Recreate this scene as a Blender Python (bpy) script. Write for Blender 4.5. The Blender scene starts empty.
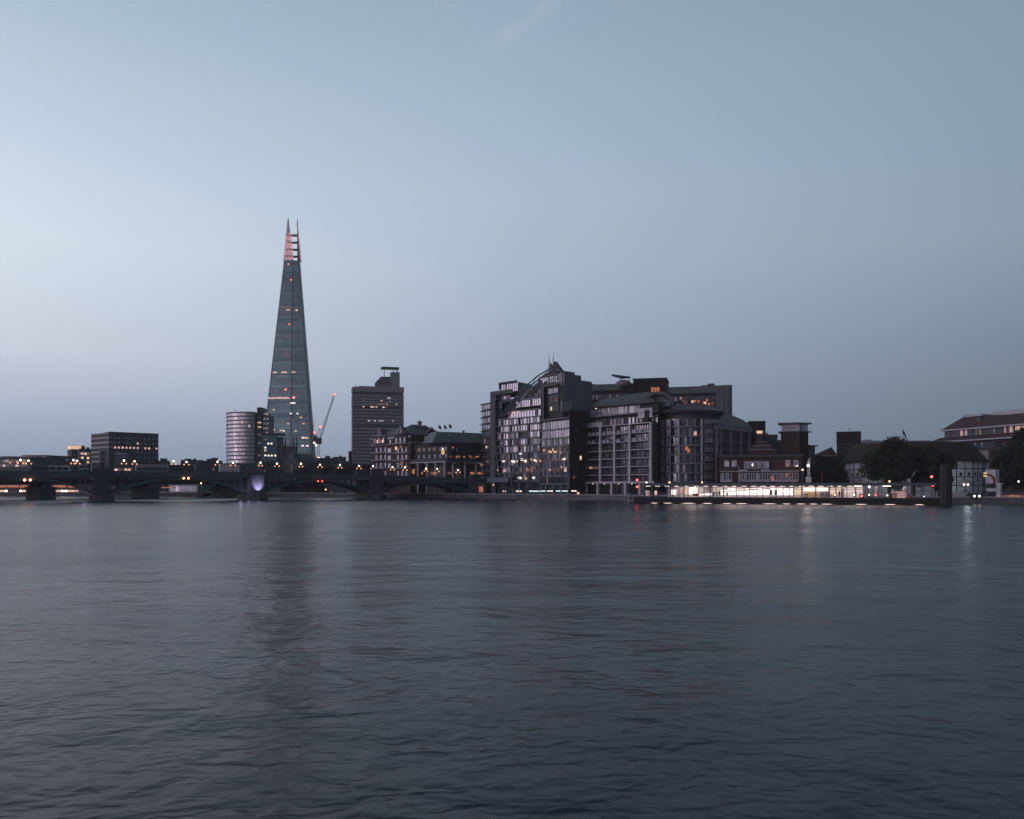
import bpy, bmesh, math, random
from math import sin, cos, pi, radians, sqrt, atan2
random.seed(7)
rnd = random.Random(11)
SC = bpy.context.scene
COL = SC.collection
F, CX, HY, EYE = 800.0, 512.0, 486.0, 4.6       # focal length in pixels, picture centre, horizon row, eye height above the water
GZ = 1.3                                         # level of the far bank

# ------------------------------------------------------------------ materials
def mat(name, col, rough=0.8, metal=0.0, emit=None, es=0.0, var=0.12, vs=0.6, spec=0.5):
    m = bpy.data.materials.new(name); m.use_nodes = True
    nt = m.node_tree; b = nt.nodes['Principled BSDF']
    b.inputs['Base Color'].default_value = (*col, 1)
    b.inputs['Roughness'].default_value = rough
    b.inputs['Metallic'].default_value = metal
    b.inputs['Specular IOR Level'].default_value = spec
    if var > 0 and emit is None:
        tc = nt.nodes.new('ShaderNodeTexCoord')
        n = nt.nodes.new('ShaderNodeTexNoise'); n.inputs['Scale'].default_value = vs; n.inputs['Detail'].default_value = 5
        nt.links.new(tc.outputs['Object'], n.inputs['Vector'])
        r = nt.nodes.new('ShaderNodeMapRange')
        r.inputs['From Min'].default_value = 0.3; r.inputs['From Max'].default_value = 0.7
        r.inputs['To Min'].default_value = 1 - var; r.inputs['To Max'].default_value = 1 + var
        nt.links.new(n.outputs['Fac'], r.inputs['Value'])
        mx = nt.nodes.new('ShaderNodeMix'); mx.data_type = 'RGBA'; mx.blend_type = 'MULTIPLY'
        mx.inputs['Factor'].default_value = 1
        mx.inputs['A'].default_value = (*col, 1)
        nt.links.new(r.outputs['Result'], mx.inputs['B'])
        nt.links.new(mx.outputs['Result'], b.inputs['Base Color'])
    if emit:
        b.inputs['Emission Color'].default_value = (*emit, 1)
        b.inputs['Emission Strength'].default_value = es
    return m

def brick(name, c1, c2, mortar, scale=1.0):
    m = bpy.data.materials.new(name); m.use_nodes = True
    nt = m.node_tree; b = nt.nodes['Principled BSDF']; b.inputs['Roughness'].default_value = 0.9
    tc = nt.nodes.new('ShaderNodeTexCoord')
    mp = nt.nodes.new('ShaderNodeMapping'); mp.inputs['Rotation'].default_value = (radians(90), 0, 0)
    t = nt.nodes.new('ShaderNodeTexBrick')
    t.inputs['Color1'].default_value = (*c1, 1); t.inputs['Color2'].default_value = (*c2, 1); t.inputs['Mortar'].default_value = (*mortar, 1)
    t.inputs['Scale'].default_value = scale; t.inputs['Brick Width'].default_value = 0.45; t.inputs['Row Height'].default_value = 0.15
    t.inputs['Mortar Size'].default_value = 0.012
    nt.links.new(tc.outputs['Object'], mp.inputs['Vector']); nt.links.new(mp.outputs['Vector'], t.inputs['Vector'])
    n = nt.nodes.new('ShaderNodeTexNoise'); n.inputs['Scale'].default_value = 0.35; n.inputs['Detail'].default_value = 6
    nt.links.new(tc.outputs['Object'], n.inputs['Vector'])
    mx = nt.nodes.new('ShaderNodeMix'); mx.data_type = 'RGBA'; mx.blend_type = 'MULTIPLY'; mx.inputs['Factor'].default_value = 0.35
    nt.links.new(t.outputs['Color'], mx.inputs['A']); nt.links.new(n.outputs['Fac'], mx.inputs['B'])
    nt.links.new(mx.outputs['Result'], b.inputs['Base Color'])
    return m

M = {}
def D_(k, *a, **kw): M[k] = mat(k, *a, **kw)
D_('concrete', (.27, .26, .28)); D_('dark_concrete', (.108, .112, .120)); D_('pale_concrete', (.48, .46, .49))
D_('stone', (.15, .15, .155), vs=.3, var=.25); D_('dark_stone', (.085, .088, .095), var=.3)
D_('white_paint', (.55, .53, .57), var=.06); D_('render', (.36, .35, .39), var=.1); D_('plaster', (.74, .74, .78), var=.08); D_('cream', (.62, .59, .63), var=.12)
D_('dark_metal', (.04, .043, .05), rough=.5); D_('grey_metal', (.16, .17, .19), rough=.45, metal=.3)
D_('black', (.02, .02, .022), rough=.6); D_('bridge_paint', (.085, .12, .125), rough=.5, var=.25)
D_('slate', (.068, .064, .068), rough=.6, var=.25, vs=.9); D_('copper', (.13, .17, .18), rough=.6, var=.2)
D_('thatch', (.045, .038, .03), rough=1, var=.4, vs=1.5); D_('red_roof', (.075, .035, .034), rough=.9, var=.3)
D_('timber', (.03, .025, .022), rough=.9); D_('asphalt', (.05, .05, .052)); D_('green_wall', (.15, .175, .18), var=.12, vs=.3)
D_('red', (.4, .03, .03)); D_('yellow', (.6, .4, .05)); D_('flag_cloth', (.08, .04, .07)); D_('cloth', (.03, .03, .04)); D_('skin', (.35, .22, .16))
D_('leaf', (.035, .04, .026), rough=.8, var=.45, vs=.25); D_('bark', (.05, .04, .032), rough=1)
M['brick'] = brick('brick', (.11, .055, .05), (.075, .04, .04), (.12, .11, .11))
M['dark_brick'] = brick('dark_brick', (.06, .032, .032), (.04, .025, .026), (.06, .055, .055))
M['grey_brick'] = brick('grey_brick', (.09, .08, .085), (.07, .06, .065), (.1, .1, .1))
# coated window glass mirrors the sky; the dark kind lets one see into unlit rooms
D_('glass', (.58, .56, .60), rough=.16, metal=.85, var=.10, vs=.25)
D_('glass_mid', (.22, .23, .25), rough=.14, metal=.8, var=.3, vs=.3)
D_('glass_dark', (.05, .055, .065), rough=.12, metal=.4, var=.3)
D_('glass_deep', (.13, .235, .255), rough=.22, metal=.8, var=.2, vs=.05); D_('glass_soft', (.40, .40, .43), rough=.2, metal=.85, var=.15, vs=.1); D_('glass_teal', (.175, .31, .33), rough=.22, metal=.8, var=.2, vs=.05)
D_('blind', (.60, .53, .58), rough=.5, var=.15)
def E(k, c, s): M[k] = mat(k, (.02, .02, .02), emit=c, es=s)
E('lit_warm', (1, .62, .42), .95); E('lit_white', (1, .84, .78), 1.3); E('lit_cool', (.75, .93, 1), 1.1); E('lit_pink', (1, .55, .52), .75)
E('lit_dim', (1, .48, .34), .14); E('lit_orange', (1, .34, .19), .42); E('lit_yellow', (1, .62, .34), .7); E('lit_faint', (1, .6, .5), .16)
E('lamp_globe', (1, .76, .62), 4); E('lamp_side', (1, .42, .20), 1.6); E('lamp_red', (1, .07, .06), 9); E('lamp_amber', (1, .35, .16), 9)
E('panel_white', (1, .82, .77), 1.7); E('lamp_violet', (.55, .45, 1), 6); E('spire_pink', (1, .40, .44), 1.0); E('spire_orange', (1, .42, .32), .95)
E('headlamp', (1, .86, .78), 5); E('tube', (1, .84, .76), 3.5); E('reflection_glow', (1, .74, .68), 2.2); E('shop_glow', (1, .72, .52), .8); E('shop_pink', (1, .55, .52), .45)

# ------------------------------------------------------------------ mesh builder
SKEW = {}
class MB:
    def __init__(s, mats):
        s.v = []; s.f = []; s.mi = []; s.back = {}; s.mats = mats if isinstance(mats, (list, tuple)) else [mats]
    def idx(s, m):
        if m is None: return 0
        if m not in s.mats: s.mats = list(s.mats) + [m]
        return s.mats.index(m)
    def poly(s, pts, m=None):
        i = len(s.v); s.v += [tuple(p) for p in pts]; s.f.append(tuple(range(i, i + len(pts)))); s.mi.append(s.idx(m)); return s
    def box(s, x0, x1, y0, y1, z0, z1, m=None):
        if x0 > x1: x0, x1 = x1, x0
        if y0 > y1: y0, y1 = y1, y0
        if z0 > z1: z0, z1 = z1, z0
        i = len(s.v); k = s.idx(m)
        if y1 - y0 > 2.4:
            for a in (2, 3, 6, 7): s.back[i + a] = y1 - y0
        s.v += [(x0,y0,z0),(x1,y0,z0),(x1,y1,z0),(x0,y1,z0),(x0,y0,z1),(x1,y0,z1),(x1,y1,z1),(x0,y1,z1)]
        for q in ((0,3,2,1),(4,5,6,7),(0,1,5,4),(1,2,6,5),(2,3,7,6),(3,0,4,7)):
            s.f.append(tuple(i + a for a in q)); s.mi.append(k)
        return s
    def prism(s, pts, z0, z1, m=None, top=None):
        """pts counter-clockwise in plan; top = plan of the upper ring (for tapers)"""
        n = len(pts); i = len(s.v); k = s.idx(m); top = top or pts
        s.v += [(p[0], p[1], z0) for p in pts] + [(p[0], p[1], z1) for p in top]
        s.f.append(tuple(i + a for a in reversed(range(n)))); s.mi.append(k)
        s.f.append(tuple(i + n + a for a in range(n))); s.mi.append(k)
        for a in range(n):
            b = (a + 1) % n
            s.f.append((i + a, i + b, i + n + b, i + n + a)); s.mi.append(k)
        return s
    def extr(s, prof, y0, y1, m=None):
        """profile in (x,z), extruded from y0 to y1"""
        n = len(prof); i = len(s.v); k = s.idx(m)
        if y1 - y0 > 2.4:
            for a in range(n, 2*n): s.back[i + a] = y1 - y0
        s.v += [(p[0], y0, p[1]) for p in prof] + [(p[0], y1, p[1]) for p in prof]
        s.f.append(tuple(i + a for a in range(n))); s.mi.append(k)
        s.f.append(tuple(i + n + a for a in reversed(range(n)))); s.mi.append(k)
        for a in range(n):
            b = (a + 1) % n
            s.f.append((i + b, i + a, i + n + a, i + n + b)); s.mi.append(k)
        return s
    def bar(s, p, q, r, m=None, n=6, r2=None):
        r2 = r if r2 is None else r2
        d = [q[a] - p[a] for a in range(3)]; L = sqrt(sum(a * a for a in d)) or 1e-6; d = [a / L for a in d]
        u = (0, 0, 1) if abs(d[2]) < .9 else (1, 0, 0)
        a = (d[1]*u[2]-d[2]*u[1], d[2]*u[0]-d[0]*u[2], d[0]*u[1]-d[1]*u[0]); la = sqrt(sum(t*t for t in a)); a = [t/la for t in a]
        b = (d[1]*a[2]-d[2]*a[1], d[2]*a[0]-d[0]*a[2], d[0]*a[1]-d[1]*a[0])
        i = len(s.v); k = s.idx(m)
        for c, rr in ((p, r), (q, r2)):
            for j in range(n):
                t = 2 * pi * j / n
                s.v.append(tuple(c[e] + rr * (cos(t) * a[e] + sin(t) * b[e]) for e in range(3)))
        s.f.append(tuple(i + j for j in range(n))); s.mi.append(k)
        s.f.append(tuple(i + n + j for j in reversed(range(n)))); s.mi.append(k)
        for j in range(n):
            h = (j + 1) % n
            s.f.append((i + h, i + j, i + n + j, i + n + h)); s.mi.append(k)
        return s
    def ball(s, c, r, m=None, n=8, h=5, sz=1.0):
        i = len(s.v); k = s.idx(m)
        s.v.append((c[0], c[1], c[2] - r * sz))
        for a in range(1, h):
            t = pi * a / h - pi / 2
            for j in range(n):
                s.v.append((c[0] + r * cos(t) * cos(2*pi*j/n), c[1] + r * cos(t) * sin(2*pi*j/n), c[2] + r * sz * sin(t)))
        s.v.append((c[0], c[1], c[2] + r * sz)); e = len(s.v) - 1
        for j in range(n):
            g = (j + 1) % n
            s.f.append((i, i+1+g, i+1+j)); s.mi.append(k)
            s.f.append((e, e-n+j, e-n+g)); s.mi.append(k)
            for a in range(h - 2):
                o = i + 1 + a * n
                s.f.append((o+j, o+g, o+n+g, o+n+j)); s.mi.append(k)
        return s
    def data(s, name):
        me = bpy.data.meshes.new(name); me.from_pydata(s.v, [], s.f)
        for m in s.mats: me.materials.append(M[m])
        me.polygons.foreach_set('material_index', s.mi); me.update(); return me
    def build(s, name, parent=None, loc=None, fix=False):
        k = SKEW.get(parent.name, 0) if parent is not None else 0
        if k:                                  # end walls of a block standing at a slant to its neighbours run straight back
            for i, dy in s.back.items(): s.v[i] = (s.v[i][0] + k*dy, s.v[i][1], s.v[i][2])
        me = s.data(name)
        if fix:
            bm = bmesh.new(); bm.from_mesh(me); bmesh.ops.recalc_face_normals(bm, faces=bm.faces); bm.to_mesh(me); bm.free()
        return link(name, me, parent, loc)

def link(name, me, parent=None, loc=None, rz=0):
    o = bpy.data.objects.new(name, me); COL.objects.link(o)
    if parent is not None: o.parent = parent
    if loc is not None: o.location = loc
    if rz: o.rotation_euler = (0, 0, rz)
    return o
def tag(o, label, cat=None, group=None, kind=None):
    if label: o['label'] = label
    if cat: o['category'] = cat
    if group: o['group'] = group
    if kind: o['kind'] = kind
    return o
def W(px, py, D): return ((px - CX) / F * D, D, EYE + (HY - py) / F * D)
def zat(py, D): return EYE + (HY - py) / F * D

# ------------------------------------------------------------------ a thing standing on a facade line
class T:
    """Local x runs along the facade from A to B, local y goes into the building, z is up from the water."""
    def __init__(s, name, label, cat, A, B, group=None, z=GZ, skew=False):
        ax, ay = (A[0] - CX) / F * A[1], A[1]; bx, by = (B[0] - CX) / F * B[1], B[1]
        s.a = atan2(by - ay, bx - ax); s.L = sqrt((bx-ax)**2 + (by-ay)**2); s.o = (ax, ay)
        s.e = link(name, None); s.e.empty_display_size = 1
        s.e.location = (ax, ay, z); s.e.rotation_euler = (0, 0, s.a); s.z0 = z
        tag(s.e, label, cat, group)
        c, n = cos(s.a), sin(s.a)
        s.cam = (-ax * c - ay * n, ax * n - ay * c)
        s.cn = (c, n)
        s.y = 0.0; s.skew = skew
        if skew: SKEW[s.e.name] = math.tan(s.a)
    def dirl(s, px):
        X, Y = (px - CX) / F, 1.0; c, n = s.cn
        return (X * c + Y * n, -X * n + Y * c)
    def D(s, px, y=None):
        d = s.dirl(px); return ((s.y if y is None else y) - s.cam[1]) / d[1]
    def X(s, px, y=None): return s.cam[0] + s.D(px, y) * s.dirl(px)[0]
    def Z(s, py, px, y=None): return zat(py, s.D(px, y)) - s.z0
    def side(s, px, x):
        """local y and depth where the column px meets the wall x = const"""
        d = s.dirl(px); t = (x - s.cam[0]) / d[0]; return s.cam[1] + t * d[1], t
    def w(s, p):                                 # local to world
        c, n = s.cn; return (s.o[0] + p[0]*c - p[1]*n, s.o[1] + p[0]*n + p[1]*c, p[2] + s.z0)
    def box(s, name, px0, px1, py0, py1, y0, y1, m, ref=None, parent=None):
        """a box whose front face (at local y0) fills these columns and rows"""
        r = (px0 + px1) / 2 if ref is None else ref
        b = MB(m).box(s.X(px0, y0), s.X(px1, y0), y0, y1, s.Z(py1, r, y0) if py1 is not None else 0, s.Z(py0, r, y0))
        return b.build(name, parent or s.e)
    def lit(s, px, py, w=.9, h=1.1, m='lit_warm', y=None, name='lit_window'):
        y = s.y if y is None else y
        x, z = s.X(px, y), s.Z(py, px, y)
        return cached_box(name, w, .12, h, m, s.e, (x, y - .06, z))

CACHE = {}
def cached_box(name, w, d, h, m, parent, loc, rz=0):
    k = (name, round(w, 2), round(d, 2), round(h, 2), m)
    if k not in CACHE: CACHE[k] = MB(m).box(-w/2, w/2, -d/2, d/2, -h/2, h/2).data(name)
    return link(name, CACHE[k], parent, loc, rz)

def win_mesh(w, h, nx=2, nz=1, frame='white_paint', glass='glass', fr=.10, blinds=.25, alt='glass_mid', lit=None, name='window'):
    """framed window seen from -y, centre bottom at origin"""
    b = MB([frame])
    b.box(-w/2, w/2, -.10, .02, 0, fr); b.box(-w/2, w/2, -.10, .02, h - fr, h)
    b.box(-w/2, -w/2 + fr, -.10, .02, fr, h - fr); b.box(w/2 - fr, w/2, -.10, .02, fr, h - fr)
    cw, ch = (w - 2*fr) / nx, (h - 2*fr) / nz
    for i in range(1, nx): x = -w/2 + fr + i*cw; b.box(x - fr*.35, x + fr*.35, -.08, .0, fr, h - fr)
    for j in range(1, nz): z = fr + j*ch; b.box(-w/2 + fr, w/2 - fr, -.075, .0, z - fr*.3, z + fr*.3)
    for i in range(nx):
        for j in range(nz):
            x0 = -w/2 + fr + i*cw; z0 = fr + j*ch
            t, t2 = rnd.gauss(0, .012), rnd.gauss(0, .012)
            g = glass
            r = rnd.random()
            if lit and r < .75: g = lit
            elif r > 1 - blinds: g = alt
            b.poly([(x0, -.03 - t, z0), (x0+cw, -.03 + t, z0), (x0+cw, -.03 + t + t2, z0+ch), (x0, -.03 - t + t2, z0+ch)], g)
    return b
WC = {}
def window(parent, x, y, z, w, h, rz=0, variants=4, name='window', **kw):
    k = (name, round(w, 1), round(h, 1), tuple(sorted(kw.items())), rnd.randrange(variants))
    if k not in WC: WC[k] = win_mesh(round(w, 1), round(h, 1), name=name, **kw).data(name)
    return link(name, WC[k], parent, (x, y, z), rz)

def band(parent, x0, x1, y, z0, z1, n, frame='grey_metal', mix=(('glass', .6), ('glass_mid', .3), ('blind', .1)), name='window_band', proud=.06, mull=.1, rz=0, loc=None, jit=.014):
    """a strip of glazing with mullions, facing -y"""
    b = MB([frame])
    w = (x1 - x0) / n
    for i in range(n):
        r = rnd.random(); acc = 0; g = mix[-1][0]
        for k, p in mix:
            acc += p
            if r < acc: g = k; break
        t, t2 = rnd.gauss(0, jit), rnd.gauss(0, jit)
        a = x0 + i*w
        b.poly([(a, y - proud - t, z0), (a+w, y - proud + t, z0), (a+w, y - proud + t + t2, z1), (a, y - proud - t + t2, z1)], g)
    for i in range(n + 1):
        a = x0 + i*w; b.box(a - mull/2, a + mull/2, y - proud - .12, y - .01, z0, z1)
    b.box(x0 - mull/2, x1 + mull/2, y - proud - .1, y - .01, z1, z1 + .12); b.box(x0 - mull/2, x1 + mull/2, y - proud - .1, y - .01, z0 - .12, z0)
    o = b.build(name, parent, loc)
    if rz: o.rotation_euler = (0, 0, rz)
    return o

# ================================================================== world
def build_world():
    w = bpy.data.worlds.new('World'); SC.world = w; w.use_nodes = True
    nt = w.node_tree; N = nt.nodes; Lk = nt.links
    bg = N['Background']
    tc = N.new('ShaderNodeTexCoord'); nrm = N.new('ShaderNodeVectorMath'); nrm.operation = 'NORMALIZE'
    Lk.new(tc.outputs['Generated'], nrm.inputs[0])
    sp = N.new('ShaderNodeSeparateXYZ'); Lk.new(nrm.outputs['Vector'], sp.inputs[0])
    def math_(op, a, b=None, c=None):
        n = N.new('ShaderNodeMath'); n.operation = op
        for i, v in enumerate((a, b, c)):
            if v is None: continue
            if isinstance(v, (int, float)): n.inputs[i].default_value = v
            else: Lk.new(v, n.inputs[i])
        return n.outputs[0]
    x, y, z = sp.outputs
    hyp = math_('SQRT', math_('ADD', math_('MULTIPLY', x, x), math_('MULTIPLY', y, y)))
    az = math_('ARCTAN2', x, y)                       # 0 ahead, negative to the left
    def s2l(c): return tuple(((v/255 + .055) / 1.055) ** 2.4 if v > 10 else v/255/12.92 for v in c)
    def ramp(stops):
        r = N.new('ShaderNodeValToRGB'); cr = r.color_ramp; cr.interpolation = 'B_SPLINE' if False else 'LINEAR'
        while len(cr.elements) < len(stops): cr.elements.new(.5)
        for e, (p, c, k) in zip(cr.elements, stops): e.position = p; e.color = (*[v*k for v in s2l(c)], 1)
        Lk.new(zc, r.inputs[0]); return r.outputs[0]
    zc = math_('MAXIMUM', z, 0.0)
    SKY = {
     'left':   [(0,(132,142,164),1.36),(.059,(161,171,192),1.33),(.15,(213,219,232),1.28),(.261,(216,226,238),1.25),(.375,(192,208,224),1.2),(.453,(174,193,210),1.2),(.60,(140,158,176),1.1),(1,(70,84,98),1)],
     'mid':    [(0,(120,135,152),1.3),(.07,(140,154,172),1.3),(.176,(163,178,195),1.25),(.26,(169,185,202),1.22),(.337,(169,187,205),1.2),(.43,(160,179,198),1.18),(.513,(149,169,190),1.16),(1,(64,78,92),1)],
     'right':  [(0,(94,108,122),1.2),(.09,(108,124,139),1.18),(.18,(126,144,160),1.18),(.268,(137,157,174),1.18),(.36,(136,156,175),1.16),(.451,(131,151,171),1.15),(.6,(116,134,152),1.1),(1,(58,70,84),1)],
    }
    cl, cm, crt = ramp(SKY['left']), ramp(SKY['mid']), ramp(SKY['right'])
    def mix(f, a, b, bt='MIX'):
        m = N.new('ShaderNodeMix'); m.data_type = 'RGBA'; m.blend_type = bt
        for i, v in (('Factor', f), ('A', a), ('B', b)):
            if isinstance(v, (int, float)): m.inputs[i].default_value = v
            elif isinstance(v, tuple): m.inputs[i].default_value = (*v, 1)
            else: Lk.new(v, m.inputs[i])
        return m.outputs['Result']
    def mr(v, a, b, c=0, d=1, smooth=False):
        n = N.new('ShaderNodeMapRange'); n.interpolation_type = 'SMOOTHSTEP' if smooth else 'LINEAR'
        n.inputs['From Min'].default_value = a; n.inputs['From Max'].default_value = b
        n.inputs['To Min'].default_value = c; n.inputs['To Max'].default_value = d
        Lk.new(v, n.inputs['Value']); return n.outputs['Result']
    c = mix(mr(az, -.62, .0), cl, cm)
    c = mix(mr(az, .0, .58), c, crt)
    # the sky behind the viewer is darker, apart from the afterglow low in the west
    behind = mr(y, .45, -.5, smooth=True)
    c = mix(behind, c, s2l((84, 96, 112)))
    gd = Vec = (-.90, -.44, .10); gl = sqrt(sum(a*a for a in gd)); gd = tuple(a/gl for a in gd)
    dt = N.new('ShaderNodeVectorMath'); dt.operation = 'DOT_PRODUCT'; Lk.new(nrm.outputs['Vector'], dt.inputs[0]); dt.inputs[1].default_value = gd
    low = mr(zc, 0, .55, 1, 0, True)
    glow = math_('MULTIPLY', mr(dt.outputs['Value'], .35, 1.0, 0, 1, True), low)
    gcol = mix(glow, (0, 0, 0), (1.10, .80, .95))
    c = mix(1.0, c, gcol, 'ADD')
    # a Nishita twilight sky under it all
    sk = N.new('ShaderNodeTexSky'); sk.sky_type = 'NISHITA'; sk.sun_disc = False
    sk.sun_elevation = radians(2); sk.sun_rotation = atan2(gd[0], gd[1])
    sk.air_density = 1.2; sk.dust_density = 1.5
    hs = N.new('ShaderNodeHueSaturation'); hs.inputs['Saturation'].default_value = .25; hs.inputs['Value'].default_value = .06
    Lk.new(sk.outputs[0], hs.inputs['Color'])
    c = mix(.04, c, hs.outputs[0])
    # faint old contrail high in the sky
    def dirp(px, py):
        v = ((px - CX)/F, 1, (HY - py)/F); l = sqrt(sum(a*a for a in v)); return tuple(a/l for a in v)
    p, q = dirp(462, 68), dirp(560, -2)
    n_ = (p[1]*q[2]-p[2]*q[1], p[2]*q[0]-p[0]*q[2], p[0]*q[1]-p[1]*q[0]); l = sqrt(sum(a*a for a in n_)); n_ = tuple(a/l for a in n_)
    t_ = tuple(q[i]-p[i] for i in range(3)); l = sqrt(sum(a*a for a in t_)); t_ = tuple(a/l for a in t_)
    def dot(v):
        d = N.new('ShaderNodeVectorMath'); d.operation = 'DOT_PRODUCT'; Lk.new(nrm.outputs['Vector'], d.inputs[0]); d.inputs[1].default_value = v; return d.outputs['Value']
    s0 = sum(p[i]*t_[i] for i in range(3)); s1 = sum(q[i]*t_[i] for i in range(3))
    tn = N.new('ShaderNodeTexNoise'); tn.inputs['Scale'].default_value = 30; tn.inputs['Detail'].default_value = 4
    Lk.new(nrm.outputs['Vector'], tn.inputs['Vector'])
    wv = math_('ADD', dot(n_), mr(tn.outputs['Fac'], .3, .7, -.004, .004))
    prof = mr(math_('ABSOLUTE', wv), 0, .012, 1, 0, True)
    al = math_('MULTIPLY', mr(dot(t_), s0 - .01, s0 + .04), mr(dot(t_), s1 + .03, s1 - .02))
    tr = math_('MULTIPLY', math_('MULTIPLY', prof, al), mr(tn.outputs['Fac'], .3, .65, .3, 1))
    c = mix(math_('MULTIPLY', tr, .20), c, (.62, .68, .74))
    Lk.new(c, bg.inputs['Color']); bg.inputs['Strength'].default_value = 1.0
    return gd
GLOW = build_world()
sun = bpy.data.lights.new('Sun', 'SUN'); sun.energy = .32; sun.angle = radians(30); sun.color = (.95, .86, 1)
so = bpy.data.objects.new('Sun', sun); COL.objects.link(so)
from mathutils import Vector, Matrix
so.rotation_euler = (Vector(GLOW) + Vector((0, 0, .15))).to_track_quat('Z', 'Y').to_euler()
so.location = (-50, -50, 60)

cam = bpy.data.cameras.new('Camera'); co = bpy.data.objects.new('Camera', cam); COL.objects.link(co)
cam.sensor_width = 36; cam.lens = 36 * F / 1024; cam.shift_y = (HY - 409.5) / 1024
co.location = (0, 0, EYE); co.rotation_euler = (radians(90), 0, 0); cam.clip_end = 20000; cam.clip_start = .5
SC.camera = co
SC.view_settings.view_transform = 'Standard'; SC.view_settings.look = 'None'; SC.view_settings.exposure = 0; SC.view_settings.gamma = 1

# ================================================================== water, ground
def water():
    m = bpy.data.materials.new('river_water'); m.use_nodes = True; M['river_water'] = m
    nt = m.node_tree; N = nt.nodes; Lk = nt.links; b = N['Principled BSDF']
    b.inputs['Base Color'].default_value = (.014, .021, .034, 1); b.inputs['IOR'].default_value = 1.33
    b.inputs['Roughness'].default_value = .17; b.inputs['Specular IOR Level'].default_value = .20
    tc = N.new('ShaderNodeTexCoord')
    def noise(sx, sy, detail, rot, dist=.3, rough=.55):
        mp = N.new('ShaderNodeMapping'); mp.inputs['Scale'].default_value = (sx, sy, 1); mp.inputs['Rotation'].default_value = (0, 0, radians(rot))
        Lk.new(tc.outputs['Object'], mp.inputs['Vector'])
        n = N.new('ShaderNodeTexNoise'); n.inputs['Scale'].default_value = 1; n.inputs['Detail'].default_value = detail
        n.inputs['Roughness'].default_value = rough; n.inputs['Distortion'].default_value = dist
        Lk.new(mp.outputs['Vector'], n.inputs['Vector']); return n.outputs['Fac']
    def bump(h, dist, st, prev=None):
        bp = N.new('ShaderNodeBump'); bp.inputs['Distance'].default_value = dist; bp.inputs['Strength'].default_value = st
        Lk.new(h, bp.inputs['Height'])
        if prev: Lk.new(prev, bp.inputs['Normal'])
        return bp.outputs['Normal']
    patch = noise(.02, .05, 3, 8)
    n0 = bump(noise(.07, .12, 2, 14, .4), 1.0, .35)
    n1 = bump(noise(.34, .42, 3, 12, .5), .30, .55, n0)
    n2 = bump(noise(1.35, 1.9, 2, -9, .5), .075, .60, n1)
    n3 = bump(noise(3.6, 6.0, 1, 5, .3), .006, .5, n2)
    Lk.new(n3, b.inputs['Normal'])
    mr = N.new('ShaderNodeMapRange'); mr.inputs['From Min'].default_value = .35; mr.inputs['From Max'].default_value = .65
    mr.inputs['To Min'].default_value = .20; mr.inputs['To Max'].default_value = .28
    Lk.new(patch, mr.inputs['Value']); Lk.new(mr.outputs['Result'], b.inputs['Roughness'])
    o = MB('river_water').poly([(-1650, -300, 0), (1650, -300, 0), (1650, 1650, 0), (-1650, 1650, 0)]).build('water')
    tag(o, 'wide grey-blue river, smoothed by the long dusk exposure', kind='structure')
water()
BANK = [(-1650, 440), (-700, 392), (-300, 378), (-165, 372), (-47, 306), (-12.5, 293), (6.3, 279), (24.5, 263), (42.5, 246), (125, 205), (330, 106), (1650, -280)]
def ground():
    pts = [(x, y, GZ) for x, y in BANK] + [(1650, 1650, GZ), (-1650, 1650, GZ)]
    o = MB('asphalt').poly(pts).build('ground'); o['kind'] = 'structure'; o['label'] = 'dark paved ground of the far bank'
    bm = bmesh.new(); bm.from_mesh(o.data); bmesh.ops.triangulate(bm, faces=bm.faces); bmesh.ops.recalc_face_normals(bm, faces=bm.faces)
    bm.to_mesh(o.data); bm.free()
    # river wall with its coping
    e = link('river_wall', None); e.location = (24.5, 263, 0); tag(e, 'low grey stone embankment wall along the waterline of the far bank', 'wall')
    for nm, m, th, z0, z1, off in (('wall_face', 'stone', .9, -1.2, GZ + .30, 0), ('coping', 'pale_concrete', 1.3, GZ + .30, GZ + .55, .2)):
        b = MB(m)
        P = BANK[1:11]
        for (x0, y0), (x1, y1) in zip(P, P[1:]):
            dx, dy = x1-x0, y1-y0; L = sqrt(dx*dx+dy*dy); nx, ny = dy/L, -dx/L
            if ny > 0: nx, ny = -nx, -ny
            a = [(x0 + nx*off, y0 + ny*off), (x1 + nx*off, y1 + ny*off), (x1 - nx*th, y1 - ny*th), (x0 - nx*th, y0 - ny*th)]
            b.prism([(p[0]-24.5, p[1]-263) for p in a], z0, z1)
        b.build(nm, e, fix=True)
ground()

# ================================================================== generic building body
def body(t, px1, y0, y1, py, m, ref=None, name='wall', px0=None, x0=None, x1=None, pyb=None):
    x0 = x0 if x0 is not None else (0 if px0 is None else t.X(px0, y0)); x1 = x1 if x1 is not None else t.X(px1, y0)
    z1 = t.Z(py, ref if ref is not None else px1, y0)
    z0 = 0 if pyb is None else t.Z(pyb, ref if ref is not None else px1, y0)
    MB(m).box(x0, x1, y0, y1, z0, z1).build(name, t.e)
    return x0, x1, z1
def rooftop(t, x0, x1, y0, y1, z, m='dark_concrete', n=3, seed=1):
    r = random.Random(seed)
    for i in range(n):
        w = r.uniform(1.2, 3.4); h = r.uniform(.6, 1.6); x = r.uniform(x0 + w, x1 - w); y = r.uniform(y0 + 1, (y0+y1)/2 + 1)
        b = MB(m).box(-w/2, w/2, -w/3, w/3, 0, h).box(-w/2 - .1, w/2 + .1, -w/3 - .1, w/3 + .1, h, h + .12)
        b.build('plant_box', t.e, (x, y, z))


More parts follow.
